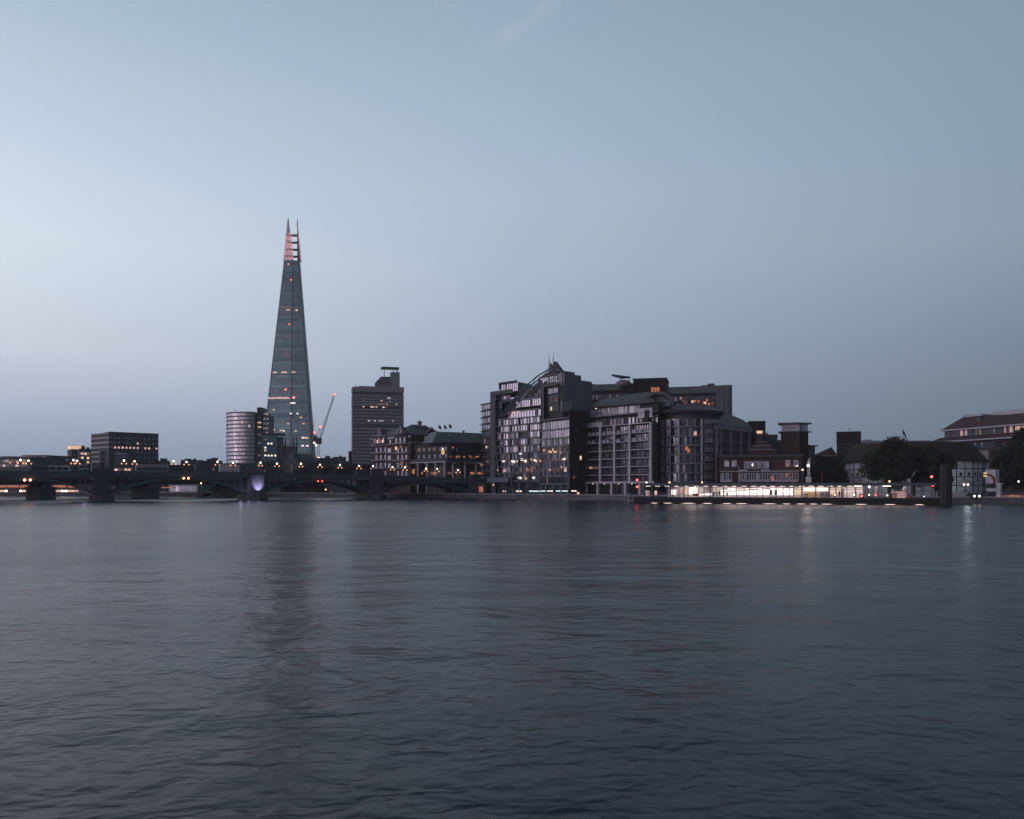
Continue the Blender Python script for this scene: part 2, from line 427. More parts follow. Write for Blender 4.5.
def haze():  # thin scattering volume added to lift the dark tones
    m = bpy.data.materials.new('haze'); m.use_nodes = True; nt = m.node_tree; nt.nodes.clear()
    o = nt.nodes.new('ShaderNodeOutputMaterial'); v = nt.nodes.new('ShaderNodeVolumePrincipled')
    v.inputs['Color'].default_value = (.86, .86, .92, 1); v.inputs['Density'].default_value = .00018; v.inputs['Anisotropy'].default_value = 0
    nt.links.new(v.outputs[0], o.inputs['Volume']); M['haze'] = m
    h = MB('haze').box(-1700, 1700, -400, 1700, -3, 322).build('haze'); h['kind'] = 'stuff'; h['label'] = 'thin blue scattering volume added over river and city to lift the dark tones'
haze()

# ================================================================== road bridge
BR = T('road_bridge', 'dark steel arch bridge on stone piers crossing the river at the left', 'bridge', (102, 242), (477, 302.6), z=0)
PIERS = [-88, -38, 0, BR.X(257), BR.X(376.5), BR.X(475)]
S0 = 21.0
def deck(s): return 9.3 - 1.75e-4 * (s - S0) ** 2
BW = 16.5
def build_bridge():
    t = BR
    # deck, parapets
    for nm, m, y0, y1, za, zb in (('deck', 'asphalt', 0.2, BW - .2, -1.9, -1.15), ('fascia', 'bridge_paint', -.15, .35, -2.0, -.95), ('fascia', 'bridge_paint', BW - .35, BW + .15, -2.0, -.95)):
        b = MB(m); s = -100.0
        while s < PIERS[-1] + 14:
            e = s + 6
            b.extr([(s, deck(s)+za), (e, deck(e)+za), (e, deck(e)+zb), (s, deck(s)+zb)], y0, y1)
            s = e
        b.build(nm, t.e)
    for y in (-.05, BW - .15):
        b = MB('bridge_paint'); s = -100.0
        while s < PIERS[-1] + 12:
            e = s + 1.5
            b.box(s, s + .22, y - .06, y + .26, deck(s) - .95, deck(s) + .06)
            b.extr([(s+.22, deck(s)-.16), (e, deck(e)-.16), (e, deck(e)), (s+.22, deck(s))], y, y + .2)
            b.box(s + .22, e, y + .06, y + .14, deck(s) - .95, deck(s) - .20)
            s = e
        b.build('parapet', t.e)
    # arches
    back = MB('bridge_paint')
    for k in range(len(PIERS) - 1):
        a, c = PIERS[k] + 2.3, PIERS[k+1] - 2.3; mid, hf = (a + c) / 2, (c - a) / 2
        crown = deck(mid) - 2.75; spring = 2.1
        def under(s): return crown - (crown - spring) * ((s - mid) / hf) ** 2
        n = 20
        for y in (.15, 4.2, 8.2, 12.2, BW - .5):
            b = MB('bridge_paint')
            for i in range(n):
                s, e = a + (c-a)*i/n, a + (c-a)*(i+1)/n
                b.extr([(s, under(s)), (e, under(e)), (e, under(e)+.75), (s, under(s)+.75)], y, y + .35)
            b.build('arch_rib', t.e)
        m_ = 17
        for y in (.2, 8.25, BW - .5):
            for i in range(m_ + 1):
                s = a + (c-a)*i/m_; zt = deck(s) - 1.95; zb = under(s) + .7
                if zt - zb > .15:
                    if y < 1: MB('bridge_paint').box(s - .14, s + .14, y + .02, y + .28, zb, zt).build('spandrel_post', t.e)
                    else: back.box(s - .14, s + .14, y + .02, y + .28, zb, zt)
    tag(back.build('inner_spandrel_posts', t.e), None, kind='stuff')
    # piers
    for k, s in enumerate(PIERS):
        zt = deck(s)
        last = k == len(PIERS) - 1
        w = 2.3
        b = MB('dark_stone')
        b.box(s - w, s + w, -1.1, BW + 1.1, -2, zt - 1.2)
        b.box(s - w - .18, s + w + .18, -1.3, BW + 1.3, zt - 1.2, zt - .9)
        pr = b.build('pier', t.e)
        MB('dark_stone').prism([(s - w - 1.2, -1.2), (s, -4.2), (s + w + 1.2, -1.2), (s + w + 1.2, BW + 1.2), (s, BW + 4.2), (s - w - 1.2, BW + 1.2)], -2, 1.7,
            top=[(s - w - .9, -1.2), (s, -3.7), (s + w + .9, -1.2), (s + w + .9, BW + 1.2), (s, BW + 3.7), (s - w - .9, BW + 1.2)]).build('cutwater', t.e, fix=True)
        for y0 in (-1.1, BW - .7):
            q = MB('dark_stone'); top = zt + (0, .35, .25, .9, 1.7, .9)[k]
            q.box(s - w + .15, s + w - .15, y0 + .05, y0 + 1.75, zt - .9, top)
            q.box(s - w - .05, s + w + .05, y0 - .12, y0 + 1.92, top, top + .28)
            q.box(s - w + .5, s + w - .5, y0 + .3, y0 + 1.5, top + .28, top + .6)
            q.build('pier_turret', t.e)
    # abutment
    MB('stone').box(PIERS[-1] + 1.9, PIERS[-1] + 13.5, -.8, BW + .8, 0, deck(PIERS[-1]+8) - 2.05).build('abutment', t.e)
build_bridge()

def uplight():
    s = PIERS[3]
    t = T('floodlight', 'violet floodlight washing the stone face of the second bridge pier', 'floodlight', (102, 242), (477, 302.6), z=0)
    t.e.location = t.w((s, -3.3, 1.72)); 
    MB('dark_metal').box(-.35, .35, -.2, .2, 0, .35).box(-.05, .05, -.05, .05, -.05, 0).build('housing', t.e)
    MB('lit_faint').box(-.3, .3, -.15, .22, .352, .40).build('lens', t.e)
    for dy, dx, en in ((-3.0, .2, 2600),):
        l = bpy.data.lights.new('Flood', 'SPOT'); l.energy = en; l.color = (.62, .52, 1); l.spot_size = radians(75); l.spot_blend = .9; l.shadow_soft_size = .15
        o = bpy.data.objects.new('Flood', l); COL.objects.link(o)
        p = Vector(t.w((s + dx, dy, 2.6))); q = Vector(t.w((s + .1, -.8, 5.0)))
        o.location = p; o.rotation_euler = (p - q).to_track_quat('Z', 'Y').to_euler()
    for s_, y_, z_, en in ((PIERS[3] - 4.6, 2.6, 4.6, 130), (PIERS[2] - 4.8, 2.6, 4.4, 90), (PIERS[3] - 3.1, -2.4, 3.0, 35)):
        l = bpy.data.lights.new('Violet', 'POINT'); l.energy = en; l.color = (.66, .45, 1); l.shadow_soft_size = .5
        o = bpy.data.objects.new('Violet', l); COL.objects.link(o); o.location = t.w((s_, y_, z_))
uplight()

# triple-globe lamps
def lamp_proto(name='bridge_lamp'):
    e = link(name, None)
    b = MB('dark_metal')
    b.bar((0,0,0), (0,0,.5), .2, n=8); b.bar((0,0,.5), (0,0,2.6), .09, n=8, r2=.06)
    b.bar((0,0,2.6), (0,0,3.0), .09); b.build('post', e)
    for sx in (-1, 1):
        MB('dark_metal').bar((0,0,2.15), (sx*.42,0,2.0), .045).bar((sx*.42,0,2.0), (sx*.72,0,2.2), .045).build('arm', e)
        MB('lamp_side').ball((sx*.72, 0, 2.42), .22).build('globe', e)
    MB('lamp_globe').ball((0, 0, 3.3), .30).build('globe', e)
    return e
def clone(e, kids=True):
    c = e.copy(); COL.objects.link(c)
    for ch in list(e.children):
        k = ch.copy(); COL.objects.link(k); k.parent = c
        for g in list(ch.children):
            q = g.copy(); COL.objects.link(q); q.parent = k
    return c
LP = lamp_proto(); first = [True]
ORD = ['first', 'second', 'third', 'fourth', 'fifth', 'sixth', 'seventh', 'eighth', 'ninth', 'tenth', 'eleventh', 'twelfth', 'thirteenth', 'fourteenth']
def lamps():
    for row, (y, pxs, py, hgt) in (('near', (.35, [28.5, 77, 134.5, 186.5, 233, 277, 320, 359, 392.5, 426, 458], 461, .95)),
                                   ('far', (BW - .35, [20.5, 73.5, 124, 173.5, 217.5, 260.5, 301, 340, 373, 405, 437], 460, 1.15))):
        for i, px in enumerate(pxs):
            s = BR.X(px, y); e = LP if first[0] else clone(LP); first[0] = False
            e.location = BR.w((s, y, deck(s) - .2)); e.rotation_euler = (0, 0, BR.a + rnd.uniform(-.5, .5))
            e.scale = (1, 1, hgt)
            tag(e, f'{ORD[i]} three-globe lamp from the left on the {row} parapet of the bridge', 'street lamp', 'lamps on the bridge parapets')
lamps()

def nav_lights():
    for i, (px, what) in enumerate(((27.5, 'leftmost'), (186, 'second from left'), (320, 'third from left'))):
        s = BR.X(px, -.3); k = [0, 2, 3][i]
        e = link('navigation_light', None); e.location = BR.w((s, -.35, zat((480, 478.3, 481.3)[i], BR.D(px)))); e.rotation_euler = (0, 0, BR.a)
        tag(e, f'pair of red navigation lights over the crown of the {what} bridge arch', 'navigation light', 'navigation lights on the bridge')
        MB('dark_metal').box(-1.1, 1.1, .05, .16, -.12, .12).box(-.06, .06, .05, .18, .12, 1.0).build('bracket', e)
        for sx in (-.7, .7): MB('lamp_amber' if i < 2 else 'lamp_red').ball((sx, -.1, 0), .33 if i == 0 else (.28 if i == 1 else .2)).build('lamp', e)
    for i, (px, py) in enumerate(((201, 483.2), (325.5, 489.5))):
        s = BR.X(px, 0)
        e = link('navigation_light', None); e.location = BR.w((s, -.3, zat(py, BR.D(px)))); e.rotation_euler = (0, 0, BR.a)
        tag(e, 'single small orange lamp under the ' + ('second' if i == 0 else 'third') + ' arch of the bridge', 'lamp', 'navigation lights on the bridge')
        MB('lamp_amber').ball((0, 0, 0), .2).build('lamp', e); MB('dark_metal').bar((0, 0, .15), (0, .3, 1.6), .05).build('bracket', e)
nav_lights()

# traffic standing on the bridge
def vehicle(kind, px, label, paint, L, Hh, y=4.0, cat='bus', nose=1):
    s = BR.X(px, y)
    e = link(kind, None); e.location = BR.w((s, y, deck(s) - 1.13)); e.rotation_euler = (0, 0, BR.a if nose > 0 else BR.a + pi)
    tag(e, label, cat)
    if kind == 'truck':
        MB(paint).box(-L/2, L/2 - 2.3, -1.2, 1.2, .85, Hh).build('cargo_box', e)
        MB('grey_metal').extr([(L/2 - 2.2, .6), (L/2, .6), (L/2, 1.5), (L/2 - .4, 2.5), (L/2 - 2.2, 2.6)], -1.1, 1.1).build('cab', e)
        MB('glass_dark').extr([(L/2 - 1.5, 1.55), (L/2 - .2, 1.55), (L/2 - .5, 2.3), (L/2 - 1.5, 2.3)], -1.13, 1.13).build('side_window', e)
    else:
        MB(paint).box(-L/2, L/2, -1.25, 1.25, .35, Hh).box(-L/2 + .2, L/2 - .2, -1.1, 1.1, Hh, Hh + .12).build('body', e)
        for yy in (-1.27, 1.22):
            b = MB('glass_dark')
            n = int(L / 1.5)
            for i in range(n): b.box(-L/2 + .4 + i*(L-.8)/n, -L/2 + .4 + (i+.88)*(L-.8)/n, yy, yy + .05, 1.4, 2.3)
            if Hh > 3.4:
                for i in range(n): b.box(-L/2 + .4 + i*(L-.8)/n, -L/2 + .4 + (i+.88)*(L-.8)/n, yy, yy + .05, 3.0, 3.8)
            b.build('side_windows', e)
    for x in (-L/2 + 1.6, L/2 - 1.5):
        for yy in (-1.05, 1.05):
            w = MB('black').bar((x, yy - .16, .48), (x, yy + .16, .48), .48, n=14).build('wheel', e)
    for yy in (-.8, .8): MB('headlamp').ball((L/2 + .02, yy, .9), .14).build('headlight', e)
vehicle('truck', 233, 'white box truck on the bridge in front of the curved glass tower', 'white_paint', 8.5, 3.5, cat='truck')
vehicle('bus', 152, 'pale single-deck bus on the bridge below the dark cube office block', 'render', 9.5, 3.1, cat='bus')
vehicle('van', 59, 'white van with bright headlights near the left end of the bridge', 'white_paint', 5.8, 2.6, cat='van', nose=-1)
vehicle('van', 41, 'dark van on the bridge behind the leftmost lamps', 'grey_metal', 5.4, 2.4, cat='van')
for i, (px, py, r, m) in enumerate(((52.5, 469.8, .34, 'headlamp'), (25, 468.8, .3, 'headlamp'))):
    pass

# railway bridge behind
def rail_bridge():
    t = T('railway_bridge', 'long dark railway bridge on block piers seen beneath the road bridge', 'bridge', (40, 272), (300, 352), z=0)
    MB('black').box(-60, t.L + 30, -.5, 24, 5.2, 7.0).build('girder', t.e)
    for px in (46.5, 151, 232, 300):
        s = t.X(px)
        b = MB('dark_stone').box(s - 2.6, s + 2.6, -1, 11, -2, 3.6)
        b.box(s - 2.9, s + 2.9, -1.3, 11.3, 3.6, 4.3); b.build('pier', t.e)
        for y in (0, 5, 10):
            MB('dark_stone').bar((s, y, 4.3), (s, y, 5.25), 1.3, n=12).build('pier_column', t.e)
rail_bridge()

# ================================================================== far left skyline
def grid_windows(t, x0, x1, y, zs, n, w, h, glass='glass_mid', frame='dark_metal', alt='glass', skip=None, lits=None, nx=1, rz=0, blinds=.3):
    for j, z in enumerate(zs):
        for i in range(n):
            x = x0 + (x1 - x0) * (i + .5) / n
            if skip and skip(i, j): continue
            l = lits(i, j) if lits else None
            if l: window(t.e, x, y, z, w, h, nx=nx, frame=frame, glass=l, alt=l, blinds=0, fr=.08, variants=1)
            else: window(t.e, x, y, z, w, h, nx=nx, frame=frame, glass=glass, alt=alt, blinds=blinds, fr=.08)

def far_left():
    # long low block with lit floors
    t = T('low_office_block', 'long low dark building with scattered lamps at the far left edge', 'building', (-60, 420), (30.5, 400))
    x0, x1, z1 = body(t, 30.5, 0, 20, 458, 'dark_concrete')
    MB('slate').box(-.4, x1 + .4, -.5, 20.4, z1, z1 + .5).build('roof_edge', t.e)
    for k, py in enumerate((461, 465.2)):
        z = t.Z(py + 1.5, 15); band(t.e, x0 + .5, x1 - .5, 0, z, z + 1.5, 40, frame='dark_metal', mix=(('glass_dark', .7), ('glass_mid', .2), ('lit_dim', .07), ('lit_warm', .03)))
    for px, py, m, w in ((7, 462.6, 'lit_dim', 1.6), (10.5, 462.6, 'lit_warm', 1.2), (17.5, 461.8, 'lit_warm', 1.4), (24, 462.3, 'lit_orange', 1.6), (26, 463, 'lit_warm', 1.2), (4.5, 465.8, 'lit_white', .8), (17, 466, 'lit_warm', 2.2), (1.5, 465.6, 'lit_dim', 1.5)):
        t.lit(px, py, w, .7, m)
    rooftop(t, 2, x1, 2, 18, z1, n=4, seed=3)
    # pale-ended blocks
    for nm, lab, a, c, d, py, pl in (('office_block', 'grey block with a pale left end wall, just right of the leftmost building', 37, 50, 430, 457.6, 30.2),
                                     ('office_block', 'grey banded block with pale left end, beside the tower with a lit crown', 54, 72, 420, 456.2, 47.2)):
        t = T(nm, lab, 'building', (a, d), (c, d + 14))
        zt = t.Z(py, a)
        dl = t.dirl(pl)
        # end wall reaches back until it meets column pl
        yb = 2.0
        for q in range(400):
            if t.X(pl, yb) >= 0: pass
            yb += .1
            if t.X(pl, yb) > -.01: break
        yb = max(yb, 6)
        MB('dark_concrete').box(0, t.L, 0, 14, 0, zt).build('wall', t.e)
        xl = t.X(pl, 0)
        MB('pale_concrete').box(xl, -.02, .6, 13.4, 0, zt - .15).build('end_wall', t.e)
        MB('slate').box(xl - .2, t.L + .2, -.2, 14.2, zt, zt + .4).build('roof_edge', t.e)
        for k in range(3):
            z = zt - 2.2 - k * 2.9
            band(t.e, .4, t.L - .4, 0, z, z + 1.3, 8, mix=(('glass_mid', .75), ('glass', .2), ('lit_faint', .05)))
            band(t.e, xl + .3, -.3, .6, z, z + 1.2, 3, frame='pale_concrete', mix=(('glass', .9), ('glass_mid', .1)))
    # tower with lit crown
    t = T('office_tower', 'slim dark office tower with a bright glowing top storey', 'building', (71.5, 460), (80, 463))
    x0, x1, z1 = body(t, 80, 0, 9, 449.3, 'dark_concrete')
    zt = t.Z(445.6, 78)
    MB('lit_warm').box(.15, x1 + 2.6, .15, 8.8, z1, zt).build('lit_crown', t.e)
    b = MB('dark_metal')
    for k in range(8): b.box(.1 + k*(x1+2.4)/7, .25 + k*(x1+2.4)/7, .05, .25, z1, zt)
    b.box(0, x1 + 2.8, 0, 9, zt, zt + .15); b.build('crown_frame', t.e)
    for k in range(5):
        z = z1 - 2.6 - k*2.9
        band(t.e, .3, x1 - .3, 0, z, z + 1.8, 4, mix=(('glass_mid', .9), ('glass', .1)))
    t = T('apartment_block', 'dark block with a few glowing windows, left of the dark cube office', 'building', (79.5, 440), (91.2, 443))
    x0, x1, z1 = body(t, 91.2, 0, 12, 448.8, 'dark_concrete')
    grid_windows(t, .3, x1 - .3, 0, [z1 - 2.6 - 2.3*k for k in range(7)], 4, 1.0, 1.3)
    for px, py, m in ((82, 453.6, 'lit_pink'), (85.5, 453.8, 'lit_warm'), (88.8, 453.7, 'lit_faint'), (82.3, 457.8, 'lit_warm'), (88, 458, 'lit_warm'), (88, 462.3, 'lit_yellow')):
        t.lit(px, py, 1.2, 1.2, m)
    rooftop(t, 0, x1, 1, 11, z1, n=2, seed=8)
far_left()

def cube_office():
    # dark perforated cube with pale banded side wall
    t = T('office_building', 'dark cube office with punched square windows and a pale banded left side', 'building', (109, 420), (158.5, 436))
    zt = t.Z(432.3, 109); L = t.L; zc = t.Z(451.8, 120)
    xr0, xr1 = t.X(114, 0), t.X(127.5, 0)
    dep = 26
    b = MB('dark_stone')
    b.box(0, L, 0, dep, zc, zt); b.box(xr1, L, 0, dep, 0, zc - .0); b.box(0, xr0, 0, 6, 0, zc); b.box(0.01, xr1, 6, dep, 0, zc)
    b.build('wall', t.e)
    MB('slate').box(-.2, L + .2, -.2, dep + .2, zt, zt + .35).build('roof_edge', t.e)
    # side wing in pale bands (left side turned towards the river)
    s = T('side', 'x', 'x', (91, 433), (109, 420)); se = s.e
    se.name = 'side_wing'
    del se['label']; del se['category']
    m4 = Matrix.Translation(Vector(se.location)) @ Matrix.Rotation(se.rotation_euler.z, 4, 'Z')
    p4 = Matrix.Translation(Vector(t.e.location)) @ Matrix.Rotation(t.e.rotation_euler.z, 4, 'Z')
    se.parent = t.e; se.matrix_local = p4.inverted() @ m4
    zs = zt - .05
    rows = (434.5, 439.2, 443.9, 448.5, 453, 457.5, 462.5)
    q0 = s.X(99.5, 0)
    MB('pale_concrete').box(0, q0, .05, 7, s.Z(463, 95), zs).build('banded_wall', se)
    MB('pale_concrete').box(q0, s.L - .02, .05, 7, s.Z(451.5, 100), zs - .02).build('banded_wall', se)
    for k, py in enumerate(rows[:-1]):
        z = s.Z(py + 2.6, 100); xe = s.L - .4 if k < 4 else q0 - .3
        b = MB('black').box(.4, xe, -.06, .05, z, z + 1.5); b.build('window_band', se)
    MB('dark_stone').box(-.6, q0, .5, 6.8, 0, s.Z(463, 95) - .02).build('base_wall', se)
    MB('glass_mid').box(q0 + .2, s.L - .6, 3, 3.2, s.Z(463, 100), s.Z(451.6, 100)).build('recessed_glazing', se)
    MB('dark_stone').box(q0, s.L - .05, 3.2, 7, 0, s.Z(451.6, 100)).build('recess_wall', se)
    t.lit  # windows of the front
    pys = [438.0, 443.1, 447.7, 452.3, 456.9, 461.5]
    r = random.Random(5)
    for j, py in enumerate(pys):
        for i in range(13):
            px = 111.4 + i * 3.76
            if j >= 3 and px < 136.5 - 0 * j: 
                continue
            z = t.Z(py + .9, 120); x = t.X(px, 0)
            g = None
            if j == 2 and i not in (0, 8, 11): g = 'lit_pink' if i not in (3, 10) else 'lit_warm'
            if (j, i) in ((1, 7),): g = 'lit_pink'
            if g: window(t.e, x, 0, z, 1.15, 1.15, nx=1, frame='dark_metal', glass=g, alt=g, blinds=0, fr=.06, variants=1)
            else: window(t.e, x, 0, z, 1.2, 1.2, nx=1, frame='dark_metal', glass='glass_soft', alt='glass_mid', blinds=.25, fr=.06)
    # small grey building standing in the notch
    u = T('office_annex', 'small grey building with pale top band in the notch of the dark cube office', 'building', (114.4, 412), (127.3, 414))
    x0, x1, z1 = body(u, 127.3, 0, 4, 452.2, 'dark_concrete')
    band(u.e, .3, x1 - .3, 0, z1 - 1.3, z1 - .3, 6, frame='grey_metal', mix=(('blind', .6), ('glass', .4)))
    for k in range(3): band(u.e, .3, x1 - .3, 0, z1 - 3.2 - 1.9*k, z1 - 2.1 - 1.9*k, 6, mix=(('glass_mid', 1.0),))
    for px, py, m in ((115.7, 466.0, 'lit_warm'), (123, 466, 'lit_warm')): u.lit(px, py, 1.5, 1.0, m)
    v = T('low_arcade', 'low row of glowing shopfronts at the foot of the dark cube office', 'building', (113, 404), (160, 410))
    x0, x1, z1 = body(v, 160, 0, 7, 464.6, 'dark_stone')
    grid_windows(v, .4, x1 - .4, 0, [z1 - 2.9], 14, 1.1, 1.2)
    for px, py, m, w in ((116, 469.8, 'lit_warm', 1.4), (119.5, 469.8, 'lit_dim', 1.3), (125.8, 469.6, 'lit_yellow', 1.3), (129.3, 469.6, 'lit_yellow', 1.3), (138.2, 469.2, 'lit_warm', 1.1), (140.6, 469.4, 'lit_faint', 1.1), (159, 468.4, 'lit_orange', 1.4), (144, 466, 'lit_white', .8)):
        v.lit(px, py, w, 1.1, m)
cube_office()

def dark_blocks():
    rows = [((158, 430), (169, 432), 461.3, 'dark_concrete', 'low dark block beside the dark cube office', 2),
            ((166, 400), (196, 408), 465.6, 'dark_stone', 'long low dark shed behind the middle of the bridge', 3),
            ((181, 440), (203, 444), 460.6, 'slate', 'dark stepped block between the cube office and the curved tower', 2),
            ((203, 430), (222, 434), 461.4, 'dark_stone', 'dark flat-roofed block just left of the curved glass tower', 3),
            ((196, 402), (226, 410), 464.8, 'dark_concrete', 'low dark terrace in front of the curved glass tower', 4),
            ((226, 500), (262, 520), 464.5, 'dark_concrete', 'low dark block at the foot of the curved glass tower', 0),
            ((262, 470), (284, 476), 462.5, 'slate', 'dark low block between the glass annex and the cathedral', 1),
            ((316, 480), (334, 486), 458.6, 'slate', 'dark low building just right of the crane foot', 1),
            ((334, 500), (346, 502), 457.3, 'dark_concrete', 'square dark block left of the concrete hospital tower', 1),
            ((344, 470), (353, 472), 461.8, 'dark_brick', 'narrow dark building touching the foot of the concrete tower', 0),
            ((300, 425), (346, 440), 463.5, 'dark_stone', 'long dark warehouse behind the third bridge arch', 3),
            ((340, 410), (374, 420), 465, 'dark_brick', 'dark brick warehouse left of the gabled brick building', 2)]
    for k, (A, B, py, m, lab, nb) in enumerate(rows):
        t = T('dark_building', lab, 'building', A, B)
        x0, x1, z1 = body(t, B[0], 0, 16, py, m)
        MB('slate').box(x0 - .15, x1 + .15, -.15, 16.2, z1, z1 + .3).build('roof_edge', t.e)
        n = max(3, int(x1 / 2.2))
        grid_windows(t, .5, x1 - .5, 0, [z1 - 2.9, z1 - 6.0], n, 1.1, 1.5, glass='glass_dark', alt='glass_mid', lits=lambda i, j: 'lit_dim' if rnd.random() < .05 else None)
        rooftop(t, x0, x1, 1, 12, z1 + .3, m='dark_concrete', n=nb, seed=k + 20)
    # tall chimney by the tower
    t = T('chimney', 'short square dark chimney left of the concrete tower', 'chimney', (348.5, 465), (351.8, 465))
    z = t.Z(452, 350); MB('dark_brick').box(0, t.L, 0, 1.6, 0, z).box(-.12, t.L + .12, -.12, 1.72, z, z + .35).build('stack', t.e)
    MB('dark_metal').bar((t.L/2, .8, z + .35), (t.L/2, .8, z + .9), .3, n=8).build('pot', t.e)
    # terrace under the arches on the far bank
    t = T('riverside_restaurant', 'low riverside building with an orange-lit canopy seen under the leftmost arches', 'building', (-30, 392), (40, 382))
    x0, x1, z1 = body(t, 96, 0, 10, 484.2, 'dark_concrete', x1=t.X(118, 0))
    for a, c in ((-5, 6.5), (9.5, 19.5), (22.5, 27.5), (55.5, 66), (70, 75)):
        b = MB('lit_orange').box(t.X(a, 0), t.X(c, 0), -1.4, -.1, t.Z(487.4, 20), t.Z(485.3, 20)); b.build('lit_canopy', t.e)
    MB('dark_metal').box(-3, x1, -1.6, -.08, t.Z(485.1, 20), t.Z(484.6, 20)).build('canopy', t.e)
    for px, w, m in ((0, 3, 'lit_warm'), (3.5, 1.5, 'lit_warm'), (6.2, 1.3, 'tube'), (21, 1.4, 'tube'), (24, 3.5, 'lit_warm'), (57, 2, 'lit_pink'), (60, 2, 'lit_warm'), (62.4, 1.2, 'tube'), (66, 1.3, 'tube'), (69, 1.8, 'lit_warm'), (73, 2.2, 'lit_warm'), (77, 1.4, 'lit_pink')):
        t.lit(px, 491.2, w, 1.1, m, y=0)
    t = T('moored_barge', 'low dark barge with a glowing deck strip under the second arch', 'barge', (158, 352), (202, 344), z=0)
    MB('black').extr([(-1, 1.6), (.5, -.3), (t.L - .5, -.3), (t.L + 1, 1.6)], 0, 5).build('hull', t.e)
    MB('render').box(5, t.L - 3, 1, 4.5, 1.6, 5.2).build('cabin', t.e)
    band(t.e, 5.3, t.L - 3.3, 1, 2.2, 4.6, 18, frame='render', mix=(('glass_mid', .9), ('glass', .1)))
    MB('lit_orange').box(t.X(161, 0), t.X(173, 0), .1, .3, t.Z(488, 167), t.Z(487.1, 167)).build('strip_light', t.e)
    t = T('quay_warehouse', 'dark riverside warehouse with faint arched windows seen under the third arch', 'building', (268, 395), (372, 330))
    x0, x1, z1 = body(t, 372, 0, 10, 478, 'dark_metal')
    for i, px in enumerate((286, 296, 304, 315, 331, 345, 358)):
        window(t.e, t.X(px, 0), 0, t.Z(495, px), 1.6, 2.4, nx=2, frame='dark_metal', glass='glass_mid' if i % 2 else 'lit_faint', alt='glass_dark', blinds=.2)
dark_blocks()

# ================================================================== curved glass tower
def curved_tower():
    t = T('curved_office_tower', 'curved office tower with pale horizontal bands, left of the tall glass spire', 'building', (226.5, 600), (257, 600))
    R = t.L * .84; cx = t.L * 0.64 - .3; cy = R * .85
    zt = t.Z(412, 240)
    def ring(r, a0, a1, n): return [(cx + r*cos(radians(a0 + (a1-a0)*i/n)), cy + r*sin(radians(a0 + (a1-a0)*i/n))) for i in range(n+1)]
    x_end = t.X(257, cy - R*.9)
    a0, a1 = 176, 292
    pts = ring(R - .3, a0, a1, 18)
    core = pts + [(pts[-1][0], cy + R*.5), (pts[0][0], cy + R*.5)]
    MB('dark_concrete').prism(core, 0, zt).build('core', t.e, fix=True)
    nfl = 13; fh = (zt - t.Z(463, 240)) / nfl
    lastz = zt
    for k in range(nfl + 1):
        z = zt - k*fh
        o, i_ = ring(R + .12, a0, a1, 24), ring(R - .4, a0, a1, 24)
        b = MB('dark_concrete')
        for a in range(24): b.prism([o[a], o[a+1], i_[a+1], i_[a]], z - fh*.30, z)
        b.build('floor_edge', t.e, fix=True)
        if k < nfl:
            b = MB('glass'); o = ring(R - .1, a0, a1, 36)
            for a in range(36):
                g = rnd.choice(['glass_soft'] * 6 + ['glass'])
                j = rnd.gauss(0, .02)
                if 1 <= k <= 4 and a > 26 and rnd.random() < .12: g = 'lit_pink'
                b.poly([(o[a][0], o[a][1]+j, z-fh), (o[a+1][0], o[a+1][1]-j, z-fh), (o[a+1][0], o[a+1][1]-j, z-fh*.22), (o[a][0], o[a][1]+j, z-fh*.22)], g)
            b.build('window_band', t.e)
    MB('dark_metal').bar((cx - R*.5, cy - R*.5, zt), (cx - R*.5 - .6, cy - R*.5, zt + 2.6), .15).bar((cx - R*.5 - .6, cy - R*.5, zt + 2.6), (cx - R*.5 - 1.6, cy - R*.5, zt + 2.9), .15).build('roof_davit', t.e)
    # dark stair core and right wing
    y0 = cy - R - .4
    b = MB('black').box(t.X(257, y0), t.X(261.7, y0), y0, y0 + 12, 0, t.Z(407.3, 259, y0)); b.build('stair_core', t.e)
    for py, m in ((422.6, 'lit_yellow'), (427, 'lit_yellow'), (434.5, 'lit_dim'), (443, 'glass_mid'), (455.4, 'lit_dim')): t.lit(259.5, py, 2.6, 1.1, m, y=y0)
    xw = t.X(261.7, y0)
    x2 = t.X(271.5, y0 + 8)
    u0 = t.Z(410, 262, y0)
    b = MB('dark_concrete'); b.extr([(xw + .02, 0), (x2, 0), (x2, t.Z(415.5, 271, y0 + 3)), (xw + .02, u0)], y0 + 2, y0 + 14); b.build('wing_wall', t.e, fix=True)
    for k in range(9):
        z = u0 - 3.6 - k*3.6
        band(t.e, xw + .3, x2 - .3, y0 + 2, z, z + 1.7, 5, mix=(('glass_mid', .6), ('glass', .32), ('lit_pink', .08)))
curved_tower()

